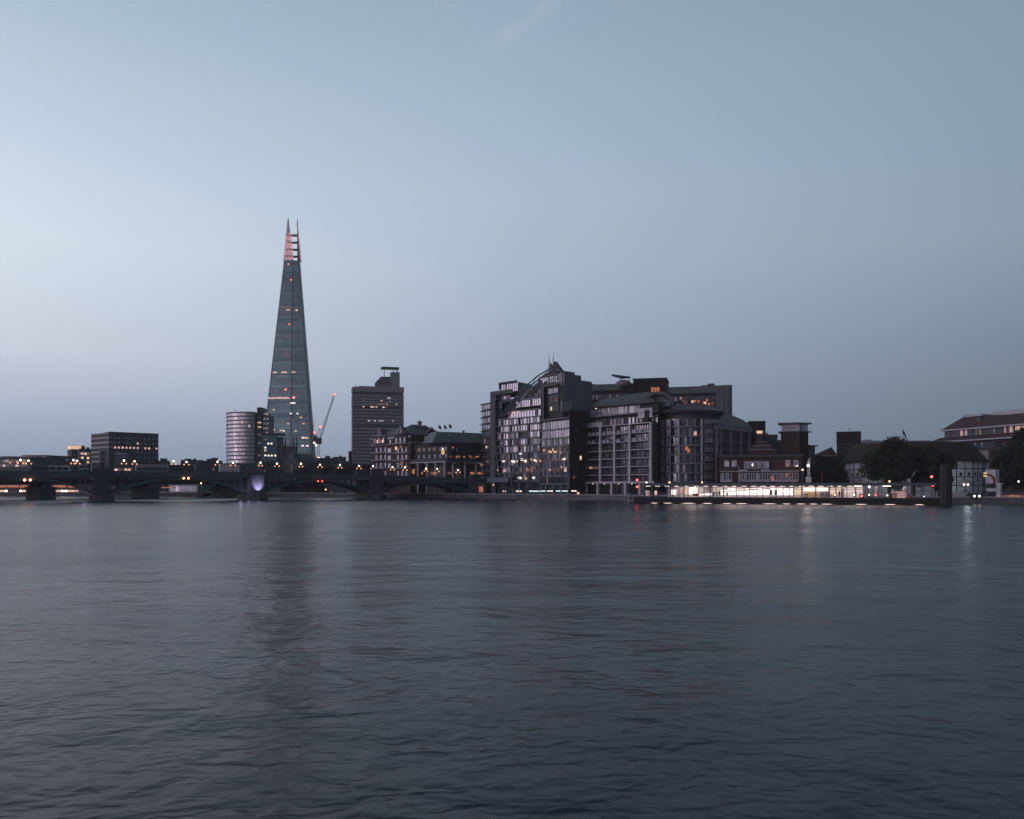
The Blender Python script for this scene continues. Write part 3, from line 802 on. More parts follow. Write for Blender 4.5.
def glass_annex():
    t = T('glass_office', 'squat teal glass block with rows of small white-lit windows below the curved tower', 'building', (261.5, 560), (277.5, 563))
    x0, x1, z1 = body(t, 277.5, 0, 14, 434.5, 'green_wall')
    MB('black').box(-.5, x1 + 5, -.4, 14, z1, z1 + .9).build('roof_slab', t.e)
    for k in range(9):
        z = z1 - 2.6 - k*2.55
        band(t.e, .3, x1 - .3, 0, z, z + 1.9, 6, frame='green_wall', mix=(('glass_teal', .85), ('glass_mid', .15)), mull=.08)
    for px, py, m in ((266, 439.5, 'lit_faint'), (268.3, 443.6, 'lit_white'), (271.5, 443.6, 'lit_white'), (265.3, 447.6, 'lit_white'), (265.3, 450.4, 'lit_warm'), (265.3, 455.4, 'lit_white'), (268.6, 455.6, 'lit_white'), (271.8, 455.6, 'lit_white'), (275.3, 455.6, 'lit_white')):
        t.lit(px, py, 1.3, 1.1, m, y=-.1)
    MB('dark_stone').box(x1 + .02, t.X(283.5, 0), .5, 10, 0, t.Z(437, 280)).build('service_tower', t.e)
glass_annex()

def cathedral():
    t = T('cathedral', 'dark medieval stone cathedral tower with corner pinnacles and a long roof', 'cathedral', (282, 430), (293.6, 430))
    L = t.L; z1 = t.Z(446.5, 288)
    b = MB('dark_stone').box(0, L, 0, L, 0, z1)
    b.build('tower', t.e)
    b = MB('dark_stone')
    for k in range(7): b.box(k*L/6.6, k*L/6.6 + .45, -.05, .3, z1, z1 + .7)
    b.box(-.1, L + .1, -.1, .25, z1 - .4, z1); b.build('battlement', t.e)
    for x, y in ((0, 0), (L, 0), (0, L), (L, L)):
        b = MB('dark_stone').box(x - .42, x + .42, y - .42, y + .42, z1 - 6, z1 + 1.6)
        b.prism([(x-.42, y-.42), (x+.42, y-.42), (x+.42, y+.42), (x-.42, y+.42)], z1 + 1.6, t.Z(433.8, 288), top=[(x-.04, y-.04), (x+.04, y-.04), (x+.04, y+.04), (x-.04, y+.04)])
        b.build('pinnacle', t.e, fix=True)
    for dx in (.3, .62): MB('black').box(L*dx - .4, L*dx + .4, -.06, .1, z1 - 4.6, z1 - 1.2).build('belfry_window', t.e)
    r0, r1 = L + .1, t.X(316, 3)
    zr, ze = t.Z(453.5, 305), t.Z(459, 305)
    MB('dark_stone').box(r0, r1, 0, 8, 0, ze).build('nave', t.e)
    b = MB('slate')
    b.poly([(r0, -.3, ze), (r1, -.3, ze), (r1 - 2, 4, zr), (r0, 4, zr)]).poly([(r1, 8.3, ze), (r0, 8.3, ze), (r0, 4, zr), (r1 - 2, 4, zr)]).poly([(r1, -.3, ze), (r1, 8.3, ze), (r1 - 2, 4, zr)])
    b.build('roof', t.e)
    for i in range(5): window(t.e, r0 + (i + .5)*(r1-r0)/5, 0, 2.5, 1.2, 3.2, nx=2, frame='dark_stone', glass='glass_mid', alt='glass_dark')
    q = T('church_gable', 'pointed stone gable with tall windows in front of the cathedral tower', 'church', (286, 412), (293, 412))
    z = q.Z(462, 290); zz = q.Z(452.5, 290)
    MB('stone').extr([(0, 0), (q.L, 0), (q.L, z), (q.L/2, zz), (0, z)], 0, 6).build('wall', q.e, fix=True)
    for i in range(3): window(q.e, q.L*(.25 + .25*i), 0, z - 4.5, .7, 3.4, nx=1, frame='stone', glass='glass_dark', alt='glass_mid')
cathedral()

# ================================================================== tall glass spire
def spire():
    D0 = 913
    t = T('glass_skyscraper', 'very tall tapering glass spire with an open pink-lit tip', 'skyscraper', (289.75, D0), (330, D0))
    e = t.e
    def zrow(py): return zat(py, D0) - GZ
    def lr(z):
        py = HY - (z + GZ - EYE) * F / D0
        k = (486 - py) / (486 - 219)
        return 260.5 + (289.3 - 260.5) * k, 319 + (296.8 - 319) * k
    base = [(-1,-.15), (-.93,-.42), (.16,-.50), (.94,-.50), (1,-.15), (.82,.7), (-.1,1), (-.85,.62)]
    def plan(z, k=1.0):
        l, r = lr(z); c = ((l + r)/2 - 289.75) * D0 / F; h = (r - l)/2 * D0 / F
        return [(c + p[0]*h*k, p[1]*h*k) for p in base]
    z_end = zrow(261.5); nf = 66; fh = z_end / nf
    core = MB('black')
    core.prism(plan(0, .975), 0, z_end, top=plan(z_end, .93)); core.build('core', e, fix=True)
    nps = (3, 13, 11, 3, 8, 9, 9, 8)
    b = MB(['glass_teal', 'glass_mid', 'glass_dark', 'grey_metal'])
    r = random.Random(3)
    for k in range(nf):
        za, zb = k*fh, (k + 1)*fh; zm = zb - .9
        P0, P1, P2 = plan(za), plan(zm), plan(zb)
        rowm = r.random()
        for s in range(8):
            n = nps[s]; q = (s + 1) % 8
            for i in range(n):
                f0, f1 = i/n, (i+1)/n
                def ip(P, f): return (P[s][0] + (P[q][0]-P[s][0])*f, P[s][1] + (P[q][1]-P[s][1])*f)
                a, c, d, g = ip(P0, f0), ip(P0, f1), ip(P1, f1), ip(P1, f0)
                j = r.gauss(0, .028)
                m = 'glass_teal' if rowm < .6 else 'glass_deep'
                x = r.random()
                if x < .09 + .10*rowm: m = 'glass_mid'
                if s in (0, 3, 7, 4): m = 'glass_dark'
                b.poly([(a[0], a[1]+j, za), (c[0], c[1]-j, za), (d[0], d[1]-j, zm), (g[0], g[1]+j, zm)], m)
            a, c = P1[s], P1[q]; d, g = P2[q], P2[s]
            b.poly([(a[0], a[1], zm), (c[0], c[1], zm), (d[0], d[1], zb), (g[0], g[1], zb)], 'glass_dark' if s in (0,3) else ('glass_mid' if k % 4 else 'grey_metal'))
    b.build('glass_facade', e)
    # ridge seam between the two river-side facets
    for s in (1, 2, 3):
        P0, P1 = plan(0, 1.006), plan(z_end, 1.01)
        MB('dark_metal').bar((*P0[s], 0), (*P1[s], z_end), .55, r2=.35).build('facet_edge', e)
    def face_y(x, z):
        P = plan(z)
        for s in (1, 2):
            if P[s][0] <= x <= P[s+1][0] + 1e-6:
                f = (x - P[s][0]) / (P[s+1][0] - P[s][0]); return P[s][1] + (P[s+1][1]-P[s][1])*f
        return P[1][1]
    def lw(px, py, w=2.2, m='lit_warm', h=1.5):
        z = zrow(py); x = (px - 289.75) * D0 / F; y = face_y(x, z); 
        cached_box('lit_window', w, 1.2, h, m, e, (x, y - .1, z), rz=(-.3 if x < 3 else .4))
    # lit rows, read off the photograph
    for px in range(271, 292, 2): lw(px + .5, 399.2 + rnd.uniform(-.3, .3), 2.1, rnd.choice(['lit_pink', 'lit_pink', 'lit_warm']))
    for px in (276.3, 278, 285, 286.8, 288.2, 295, 297): lw(px, 373.5, 2, rnd.choice(['lit_warm', 'lit_pink']))
    for px in (281.2, 283, 285, 287, 289, 291, 293): lw(px, 308 + rnd.uniform(-.4, .4), 1.8, 'lit_faint')
    for px in (289, 291): lw(px, 311.2, 1.6, 'lit_pink')
    lw(298.3, 311.6, 2.4, 'lit_warm')
    for px, py, w, m in ((294.5, 404.2, 2.6, 'lit_white'), (297, 404.2, 2.6, 'lit_white'), (275, 411, 2.2, 'lit_faint'), (276.5, 410.7, 1.6, 'lit_warm'), (294, 414.5, 2, 'lit_white'), (300.5, 414.6, 1.8, 'lit_white'), (304, 418.4, 2, 'lit_warm'),
                         (291.3, 424.5, 2.2, 'lit_pink'), (296, 421.3, 2, 'lit_faint'), (306.5, 424.5, 2, 'lit_pink'), (308.5, 424.5, 2, 'lit_faint'), (272, 430.5, 2.5, 'lit_white'), (274.5, 430.5, 2.5, 'lit_white'), (277, 430.7, 2.5, 'lit_warm'),
                         (284, 431.2, 2, 'lit_warm'), (287, 431.5, 2, 'lit_white'), (299, 431.8, 2, 'lit_warm'), (301, 431.8, 1.6, 'lit_faint'), (306, 438.5, 2.2, 'lit_white'), (308.5, 438.5, 3, 'lit_warm'), (310.5, 438.6, 2, 'lit_warm'),
                         (306, 446.3, 2.6, 'lit_white'), (310.5, 446.4, 2.6, 'lit_white'), (299, 451.8, 2.2, 'lit_warm'), (300.5, 451.8, 1.4, 'lit_white'), (306.5, 451.3, 2.6, 'lit_dim'), (308.6, 457, 3, 'lit_pink'), (310.6, 458, 2.4, 'lit_pink'),
                         (297, 385, 1.2, 'lit_faint'), (301, 380.5, 1.2, 'lit_faint'), (296.5, 388, 1.6, 'lit_faint'), (303, 396, 1.4, 'lit_faint'), (285, 362, 1.3, 'lit_faint'), (282, 300.5, 1.3, 'lit_faint'), (289.5, 265.3, 2, 'lit_pink')):
        lw(px, py, w, m)
    for px, py in ((288, 391), (291.3, 325.8), (292.5, 281), (289, 390.4)): lw(px, py, .8, 'lamp_red', .8)
    lw(296.6, 398.8, 1.9, 'lamp_red', 1.8)
    # free-standing fin on the left flank
    P = [plan(z) for z in (0, zrow(330))]
    za, zb = zrow(420), zrow(262)
    b = MB('glass')
    n = 26
    for i in range(n):
        z0_, z1_ = za + (zb-za)*i/n, za + (zb-za)*(i+.86)/n
        x0_, x1_ = plan(z0_)[0][0], plan(z1_)[0][0]
        k0, k1 = 1 - i/n, 1 - (i+.86)/n
        b.poly([(x0_ - 2.6*k0 - .2, 1.5, z0_), (x0_ + .3, .2, z0_), (x1_ + .3, .2, z1_), (x1_ - 2.6*k1 - .2, 1.5, z1_)], 'glass' if i % 3 else 'glass_mid')
    fo = b.build('side_fin', e)
    fo.modifiers.new('Solidify', 'SOLIDIFY').thickness = .25
    # open tip: slabs, two shards, lit frames
    X = lambda px: (px - 289.75) * D0 / F
    for py, a, c in ((256.6, 285, 300.2), (249.7, 285.8, 299.6), (242.6, 286.8, 298.8), (235.4, 287.4, 298.2)):
        z = zrow(py); MB('dark_metal').box(X(a), X(c), -3.4, 3.6, z - .4, z + .2).build('floor_slab', e)
    def shard(name, outl, y, fm, lm, nrow):
        """outline (left, right) as a function of the row; a glazed blade with lit framing"""
        b = MB([fm]); 
        rows = [261.5 - (261.5 - outl[2]) * i / nrow for i in range(nrow + 1)]
        for i in range(nrow):
            l0, r0, l1, r1 = [], 0, 0, 0
            def ed(py):
                k = (261.5 - py) / (261.5 - outl[2]); return outl[0][0] + (outl[3] - outl[0][0])*k, outl[0][1] + (outl[3] + .3 - outl[0][1])*k
            a, c = ed(rows[i]), ed(rows[i+1]); z0_, z1_ = zrow(rows[i]), zrow(rows[i+1])
            k = .82
            b.poly([(X(a[0]), y, z0_), (X(a[1]), y, z0_), (X(a[1] + (c[1]-a[1])*k), y, z0_ + (z1_-z0_)*k), (X(a[0] + (c[0]-a[0])*k), y, z0_ + (z1_-z0_)*k)], fm)
        o = b.build(name, e); o.modifiers.new('Solidify', 'SOLIDIFY').thickness = .3
        return ed
    ed = shard('tip_shard', ((284.2, 294.3), 0, 218.8, 288.8), -3.0, 'glass', 'spire_pink', 20)
    b = MB('grey_metal')
    for f in (0, .5, 1):
        for i in range(10):
            pa, pb = 261 - i*4.2, 261 - (i+1)*4.2; a, c = ed(pa), ed(pb)
            b.bar((X(a[0] + (a[1]-a[0])*f), -3.2, zrow(pa)), (X(c[0] + (c[1]-c[0])*f), -3.2, zrow(pb)), .22)
    b.build('tip_frame', e)
    b = MB('dark_metal'); 
    b.prism([(X(297.6), -1), (X(300.6), -2.2), (X(301), 2), (X(298), 3)], zrow(261.5), zrow(219.3), top=[(X(297.0), -.1), (X(297.3), -.2), (X(297.4), .2), (X(297.1), .3)]); b.build('tip_fin', e, fix=True)
    for i in range(26):
        py = 229 + i * 1.25; px = 297.9 + (301.1 - 297.9) * (py - 226) / 35
        cached_box('lit_strip', .55, .5, .8, 'spire_orange', e, (X(px), -2.3, zrow(py)))
        if py > 238 and i % 2 == 0:
            px = 284.4 + (287.3 - 284.4) * (261 - py) / 26
            cached_box('lit_strip', .55, .5, 1.5, 'spire_pink', e, (X(px), -3.5, zrow(py)))
    for py in (234.6, 239.5, 245.6, 248.4, 252.4, 258.6):
        for q in range(3):
            px = 289.4 + q * 1.7 + rnd.uniform(-.4, .4)
            cached_box('lit_window', 1.0, .5, .8, 'spire_pink' if q else 'spire_orange', e, (X(px), -3.7, zrow(py + rnd.uniform(-.6, .6))))
    for a, b_ in ((285.6, 288.0), (287.4, 289.2), (289.2, 290.1), (291, 291.2), (292.8, 292.2), (294, 292.8)):
        MB('spire_pink').bar((X(a), -3.5, zrow(260.5)), (X(b_), -3.5, zrow(235)), .11, n=4).build('lit_mullion', e)
    for i in range(12):
        py = 259.5 - i*2.15; k = (261 - py) / 42.5; l_ = 284.4 + (289 - 284.4)*k + .5; r_ = 294.2 + (289.2 - 294.2)*k
        MB('spire_pink').bar((X(l_), -3.4, zrow(py)), (X(r_), -3.4, zrow(py)), .07, n=4).build('lit_transom', e)
    for py in (223, 226, 229, 232): cached_box('lit_window', .8, .4, .7, 'lamp_violet' if 0 else 'lit_faint', e, (X(289.2 + (py-223)*.1), -3.3, zrow(py)))
spire()

def crane():
    D0 = 700
    def P(px, py, y=0): return ((px - CX)/F*D0, D0 + y, zat(py, D0))
    o = P(318.6, 0)
    e = link('tower_crane', None); e.location = (o[0], D0, GZ); tag(e, 'luffing tower crane with a raised jib and red lamps beside the glass spire', 'crane')
    def l(p): return (p[0] - o[0], p[1] - D0, p[2] - GZ)
    def lattice(name, p, q, w, n, m='grey_metal'):
        b = MB(m)
        p, q = Vector(l(p)), Vector(l(q)); d = (q - p).normalized(); s = d.cross(Vector((0, 1, 0))).normalized() * w / 2; u = Vector((0, w/2, 0))
        cs = [s + u, s - u, -s - u, -s + u]
        for c in cs: b.bar(p + c, q + c, .12, n=4)
        for i in range(n):
            a, c = p + (q-p)*i/n, p + (q-p)*(i+1)/n
            for j in range(4):
                b.bar(a + cs[j], c + cs[(j+1) % 4], .06, n=4)
        b.build(name, e)
    lattice('mast', P(318.6, 484), P(318.6, 441), 1.9, 16, 'pale_concrete')
    lattice('jib', P(319.6, 440.5), P(334.2, 395.2), 1.1, 22)
    lattice('counter_jib', P(320.5, 440), P(313.3, 433.5), 1.3, 5)
    MB('dark_metal').box(-2.6, 2.4, -1.6, 1.6, l(P(0, 444))[2], l(P(0, 438))[2]).box(-3.9, -1.8, -1.2, 1.2, l(P(0, 441.5))[2], l(P(0, 436))[2]).build('machinery_deck', e)
    b = MB('grey_metal').bar(l(P(316.5, 438)), l(P(320.2, 427)), .22).bar(l(P(319.8, 438)), l(P(320.2, 427)), .16); b.build('a_frame', e)
    b = MB('dark_metal').bar(l(P(320.2, 427)), l(P(328.5, 412)), .07).bar(l(P(320.2, 427)), l(P(314.4, 421)), .07).bar(l(P(314.4, 421)), l(P(313.5, 434)), .06); b.build('pendant_rope', e)
    for px, py, r in ((334.4, 394.8, .8), (320.3, 426.6, .8), (314.2, 432.5, .75)): MB('lamp_red').ball(l(P(px, py)), r).build('warning_lamp', e)
    for px, py, m, r in ((314.8, 442.9, 'lamp_amber', .7), (316.7, 445.2, 'headlamp', .8), (319.2, 457.8, 'lamp_amber', .6)): MB(m).ball(l(P(px, py, -2.2)), r).build('work_lamp', e)
crane()

# ================================================================== concrete tower
def concrete_tower():
    t = T('hospital_tower', 'brown-grey concrete tower with horizontal ribs and a stepped roof top', 'tower', (359.5, 850), (403.5, 862))
    zt = t.Z(386.6, 380); L = t.L
    xl = t.X(352.8, 6)
    MB('dark_concrete').box(0, L, 0, 26, 0, zt - 7).box(xl, L - .3, 6, 25, 0, zt - 7).build('wall', t.e)
    zb = t.Z(392, 380)
    MB('concrete').box(-.4, L + .5, -.5, 26.5, zb, zt).box(xl - .3, 0, 5.5, 25.5, zb, zt - .2).build('parapet_band', t.e)
    pys = [395.2, 398.2, 401.2, 404.2, 409.2, 412.4, 415.6, 418.8, 422, 428.0, 431.3, 434.7, 438, 441.4, 444.8, 448.2, 451.6, 455, 458.4, 461.8]
    for py in pys:
        z = t.Z(py, 380)
        o = MB('concrete').box(-.35, L + .35, -.5, 0, z - 1.9, z).box(xl - .3, -.36, 5.5, 6, z - 1.75, z).box(xl - .35, xl - .01, 6.01, 25, z - 1.75, z).build('spandrel', t.e)
        band(t.e, .3, L - .3, 0, z, z + 1.55, 26, frame='dark_concrete', mix=(('glass_dark', 1),), mull=.3)
    for py in (407, 426): 
        z = t.Z(py, 380); MB('black').box(-.1, L + .1, -.15, .0, z - 1.6, z + 1.2).build('plant_floor', t.e)
    lits = [(388.2,398.3,'lit_white'),(390,398.2,'lit_warm'),(395,398.4,'lit_faint'),(381.3,400.8,'lit_warm'),(383,400.2,'lit_faint'),(390,401.8,'lit_white'),(364,400.2,'lit_faint'),(366,404.2,'lit_pink'),(369.5,404.3,'lit_warm'),
            (373,404,'lit_faint'),(376.5,404.5,'lit_warm'),(379,404.5,'lit_white'),(381.5,404.2,'lit_pink'),(384,404.1,'lit_faint'),(387,404.2,'lit_warm'),(396.5,404.4,'lit_warm'),(363.5,406.6,'lit_warm'),(371.5,406.9,'lit_white'),(373.6,406.9,'lit_warm'),
            (376.5,406.9,'lit_warm'),(383.5,407.3,'lit_white'),(386,407.3,'lit_faint'),(368.8,420.6,'lit_white'),(372,420.6,'lit_faint'),(375,420.6,'lit_white'),(377.5,420.6,'lit_faint'),(380,420.6,'lit_white'),(382.5,420.6,'lit_white'),
            (385,420.6,'lit_faint'),(393,420.6,'lit_white'),(367,431.8,'lit_warm'),(369,431.8,'lit_faint'),(371.5,432,'lit_warm'),(374,432,'lit_warm'),(362.5,445.6,'lit_faint'),(391,412.8,'lit_faint')]
    for px, py, m in lits: t.lit(px, py, 1.7, 1.1, m, y=-.35)
    # roof structures
    b = MB('dark_concrete').extr([(t.X(376, 3), zt), (t.X(392, 3), zt), (t.X(392, 3), t.Z(376.6, 384, 3)), (t.X(381, 3), t.Z(376.6, 384, 3)), (t.X(376, 3), t.Z(382, 384, 3))], 3, 20); b.build('plant_room', t.e, fix=True)
    MB('concrete').box(t.X(391.3, 2), t.X(399.8, 2), 2, 16, zt, t.Z(372, 395, 2)).build('lift_tower', t.e)
    MB('dark_metal').box(t.X(381.5, 4), t.X(399.2, 4), 3, 14, t.Z(368.6, 390, 4), t.Z(367, 390, 4)).build('roof_plate', t.e)
    b = MB('dark_metal')
    for px in (384.3, 393.5, 396.8): b.bar((t.X(px, 6), 6, zt), (t.X(px, 6), 6, t.Z(368.6, 390, 4)), .35)
    b.build('roof_posts', t.e)
    b = MB('dark_metal')
    for px, py in ((356, 383.5), (358, 385), (397.5, 370)): b.bar((t.X(px, 8), 8, zt - 1), (t.X(px, 8), 8, t.Z(py, px, 8)), .25)
    b.build('aerials', t.e)
concrete_tower()

def brick_gables():
    t = T('brick_warehouse', 'dark red brick riverside building with white-edged gables and white balconies', 'building', (371.5, 345), (410.5, 322))
    L = t.L; dep = 22
    zc = t.Z(437.5, 390)
    MB('brick').box(0, L, 0, dep, 0, zc).build('wall', t.e)
    MB('white_paint').box(-.25, L + .25, -.35, 0, zc - .55, zc + .15).box(-.2, L+.2, -.25, -.01, t.Z(444, 390) - .3, t.Z(444, 390)).build('cornice', t.e)
    # bays
    for a, c in ((372.5, 385.5), (394, 406.5)):
        x0, x1 = t.X(a, -.9), t.X(c, -.9)
        MB('grey_brick').box(x0, x1, -.9, -.01, t.Z(444, 390), zc + .9).build('bay', t.e)
        MB('render').box(x0 - .15, x1 + .15, -1.1, -.0, zc + .9, zc + 1.25).build('bay_cornice', t.e)
        mx = (x0 + x1)/2; zg = zc + 1.25
        MB('brick').extr([(mx - 1.6, zg), (mx + 1.6, zg), (mx + 1.6, zg + .8), (mx, zg + 2.6), (mx - 1.6, zg + .8)], -.8, 2).build('gable', t.e, fix=True)
        b = MB('white_paint').extr([(mx - 1.9, zg + .6), (mx, zg + 2.6), (mx + 1.9, zg + .6), (mx + 1.9, zg + 1.0), (mx, zg + 3.1), (mx - 1.9, zg + 1.0)], -1.0, -.7); b.build('gable_edge', t.e, fix=True)
        window(t.e, mx, -.8, zg + .2, 1.0, 1.3, frame='render')
        for k, py in enumerate((443, 452.5, 459.8, 467.6, 476)):
            z = t.Z(py, (a+c)/2)
            for q in range(3): window(t.e, x0 + (q + .5)*(x1-x0)/3, -.9 if k == 0 else 0, z, 1.35, 2.1, frame='render', nx=2, alt='glass_mid', blinds=.4)
            b = MB('white_paint').box(x0 - .1, x1 + .1, -1.7, -.0 if k else -.92, z - .35, z - .12)
            b.build('balcony_slab', t.e)
    for px in (389.5,):
        for py in (444, 452.5, 459.8, 467.6):
            z = t.Z(py, px); window(t.e, t.X(px, 0), 0, z, 2.6, 1.8, frame='render', nx=3)
            MB('white_paint').box(t.X(387, 0), t.X(393, 0), -1.0, -.02, z - .3, z - .1).build('balcony_slab', t.e)
    for px, py, m in ((377.5, 441.5, 'lit_pink'), (380.5, 441.5, 'lit_dim'), (382.8, 441.5, 'lit_warm'), (396, 448.3, 'lit_warm'), (401, 447, 'lit_faint'), (400.5, 463.8, 'lit_dim'), (402.5, 463, 'lit_faint'), (377.8, 471.2, 'lit_dim')):
        t.lit(px, py, 1.2, 1.4, m, y=-1.0)
    # left low roof + right wing turning away
    x0, x1 = t.X(382, 6), t.X(404, 6)
    za = zc + .15; zr = t.Z(427.2, 396, 6)
    b = MB('slate').poly([(.5, 2, za), (L - .5, 2, za), (L - 3, 9, zr), (5, 9, zr)]).poly([(L - .5, 20, za), (.5, 20, za), (5, 9, zr), (L - 3, 9, zr)]).poly([(.5, 20, za), (.5, 2, za), (5, 9, zr)]).poly([(L-.5, 2, za), (L-.5, 20, za), (L-3, 9, zr)])
    b.build('roof', t.e)
    w = T('brick_wing', 'brick wing with white cornice and hipped slate roof topped by a small cupola', 'building', (410.8, 322.3), (437, 328))
    zw = w.Z(433.3, 412); L2 = w.L + 4
    MB('brick').box(0, L2, 0, 16, 0, zw).build('wall', w.e)
    MB('render').box(-.2, L2 + .2, -.35, -.0, zw - .35, zw + .2).box(-.2, L2, -.3, -.01, w.Z(442, 412) - .3, w.Z(442, 412) + .05).build('cornice', w.e)
    grid_windows(w, 1, L2 - 1, 0, [w.Z(441, 412) + .3], 7, 1.5, 2.3, frame='dark_metal', nx=2)
    grid_windows(w, 1, 8, 0, [w.Z(452, 412), w.Z(461, 412), w.Z(470, 412)], 3, 1.2, 2.0, frame='render', nx=2)
    w.lit(426, 438.6, 1.3, 1.9, 'lit_dim'); w.lit(413.3, 471.5, 1.2, 1.9, 'lit_orange')
    zr2 = w.Z(424.8, 420, 8)
    b = MB('slate').poly([(-3, -.4, zw), (L2, -.4, zw), (L2 - 9, 8, zr2), (3.5, 8, zr2)]).poly([(L2, 16, zw), (-3, 16, zw), (3.5, 8, zr2), (L2 - 9, 8, zr2)]).poly([(-3, 16, zw), (-3, -.4, zw), (3.5, 8, zr2)]).poly([(L2, -.4, zw), (L2, 16, zw), (L2 - 9, 8, zr2)])
    b.build('roof', w.e)
    cx = w.X(419.6, 7)
    MB('render').box(cx - .7, cx + .7, 6.3, 7.7, zr2 - .3, zr2 + .9).box(cx - 1, cx + 1, 6, 8, zr2 + .9, zr2 + 1.1).box(cx - .35, cx + .35, 6.6, 7.4, zr2 + 1.1, zr2 + 1.7).build('cupola', w.e)
    gx = w.X(431.5, -.6)
    MB('brick').extr([(gx - 2, zw), (gx + 2, zw), (gx, zw + 2.2)], -.6, 2).build('gable', w.e, fix=True)
    MB('render').extr([(gx - 2.4, zw), (gx, zw + 2.5), (gx + 2.4, zw), (gx + 2.4, zw + .4), (gx, zw + 3), (gx - 2.4, zw + .4)], -.8, -.55).build('gable_edge', w.e, fix=True)
brick_gables()

def column_pub():
    t = T('riverside_tavern', 'dark brick tavern on pale columns with a sloping grey-green glass roof', 'building', (414, 322), (448.5, 306))
    L = t.L; zf = t.Z(461.8, 430); zt = t.Z(443.5, 430)
    u = T('side', 'x', 'x', (448.5, 306), (482, 312)); ue = u.e; ue.name = 'right_front'; del ue['label']; del ue['category']
    m4 = Matrix.Translation(Vector(ue.location)) @ Matrix.Rotation(ue.rotation_euler.z, 4, 'Z'); p4 = Matrix.Translation(Vector(t.e.location)) @ Matrix.Rotation(t.e.rotation_euler.z, 4, 'Z')
    ue.parent = t.e; ue.matrix_local = p4.inverted() @ m4
    MB('grey_brick').box(0, L, .6, 14, zf, zt).build('upper_wall', t.e)
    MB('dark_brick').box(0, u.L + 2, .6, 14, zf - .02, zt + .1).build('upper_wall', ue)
    MB('pale_concrete').box(-.4, L + .3, -1.4, 1.2, zf - .45, zf - .03).build('terrace_slab', t.e)
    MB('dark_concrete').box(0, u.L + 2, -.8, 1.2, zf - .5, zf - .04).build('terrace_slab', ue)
    MB('dark_metal').box(-.4, L, -1.35, -1.25, zf, zf + 1.0).build('balustrade', t.e)
    MB('dark_metal').box(0, u.L, -.75, -.65, zf, zf + 1.0).build('balustrade', ue)
    MB('dark_concrete').box(0, L, 6, 14, 0, zf - .46).build('ground_floor_wall', t.e); MB('dark_concrete').box(0, u.L + 2, 5, 14, 0, zf - .51).build('ground_floor_wall', ue)
    for px in (418, 427, 435.7, 444.8):
        x = t.X(px, -.6); b = MB('pale_concrete').bar((x, -.6, -1.8), (x, -.6, zf - .45), .42, n=10).box(x - .55, x + .55, -1.15, -.05, zf - .9, zf - .46); b.build('column', t.e)
    for px in (453, 465, 476):
        x = u.X(px, .2); b = MB('pale_concrete').bar((x, .2, 0), (x, .2, zf - .5), .4, n=10).box(x - .5, x + .5, -.3, .7, zf - .9, zf - .51); b.build('column', ue)
    grid_windows(t, .8, L - .6, .6, [zf + 1.3, zf + 4.1], 6, 1.3, 1.6, frame='dark_metal', nx=2)
    grid_windows(u, .5, u.L, .6, [zf + .9, zf + 3.9], 7, 1.1, 1.7, frame='dark_metal', nx=2, glass='glass_dark')
    t.lit(419.5, 449.8, 2.6, .9, 'lit_dim', y=.5); t.lit(432.7, 449, .9, .9, 'lit_dim', y=.5); t.lit(443, 452, 1.7, 1.9, 'lit_yellow', y=.45); t.lit(442.8, 448.6, .4, .4, 'headlamp', y=.3)
    for px, py in ((450, 456.6), (456.5, 457), (459, 456.5), (464, 456.8), (470, 456.3), (472, 457.4), (476, 457), (478, 456.6), (453, 447.6), (474, 459)): u.lit(px, py, .6, .6, 'lit_orange' if rnd.random() < .5 else 'lit_dim', y=.3)
    for px, w in ((431.5, 1.2), (433.5, .8), (449.5, 1.4), (457.5, 1.6), (460, 1.4), (469, 2.2), (471.8, 2), (474, .8), (479.5, 1.4), (422, .7), (436, .6)): u.lit(px, 473.2, w, .9, 'lit_dim' if rnd.random() < .4 else 'lit_orange', y=3.5)
    # sloped glass roof
    zb, zr = u.Z(443, 460) + .1, u.Z(432, 460, 3)
    s0, s1 = u.X(431.5, 2), u.X(458, 2)
    b = MB('copper'); xa, xb, xc = u.X(437, 5), u.X(458.5, 5), u.X(482, 5)
    b.poly([(s0, .9, zb), (s1, .9, zb), (xb, 5, zr), (xa, 5, zr)], 'copper')
    b.poly([(s1, .9, zb), (xc + 1, .9, zb), (xc + 1, 5, zr - .1), (xb, 5, zr)], 'green_wall')
    b.poly([(s0, 13, zb), (s0, .9, zb), (xa, 5, zr), (xa, 13, zr)], 'copper').poly([(xa, 5, zr), (xb, 5, zr), (xc + 1, 5, zr-.1), (xc + 1, 13, zr), (xa, 13, zr)], 'copper').poly([(xc+1, .9, zb), (xc+1, 13, zb), (xc+1, 13, zr), (xc+1, 5, zr-.1)], 'green_wall')
    b.build('glass_roof', ue)
    b = MB('dark_metal')
    for px in (442, 447, 452.5, 456): b.bar((u.X(px, .9), .85, zb), (u.X(px + .6, 5), 4.95, zr), .06)
    b.bar((s1, .85, zb), (xb, 4.95, zr), .09); b.build('roof_ribs', ue)
    MB('dark_metal').box(u.X(463.3, 6), u.X(464.6, 6), 6, 7, zr, zr + .9).build('vent', ue)
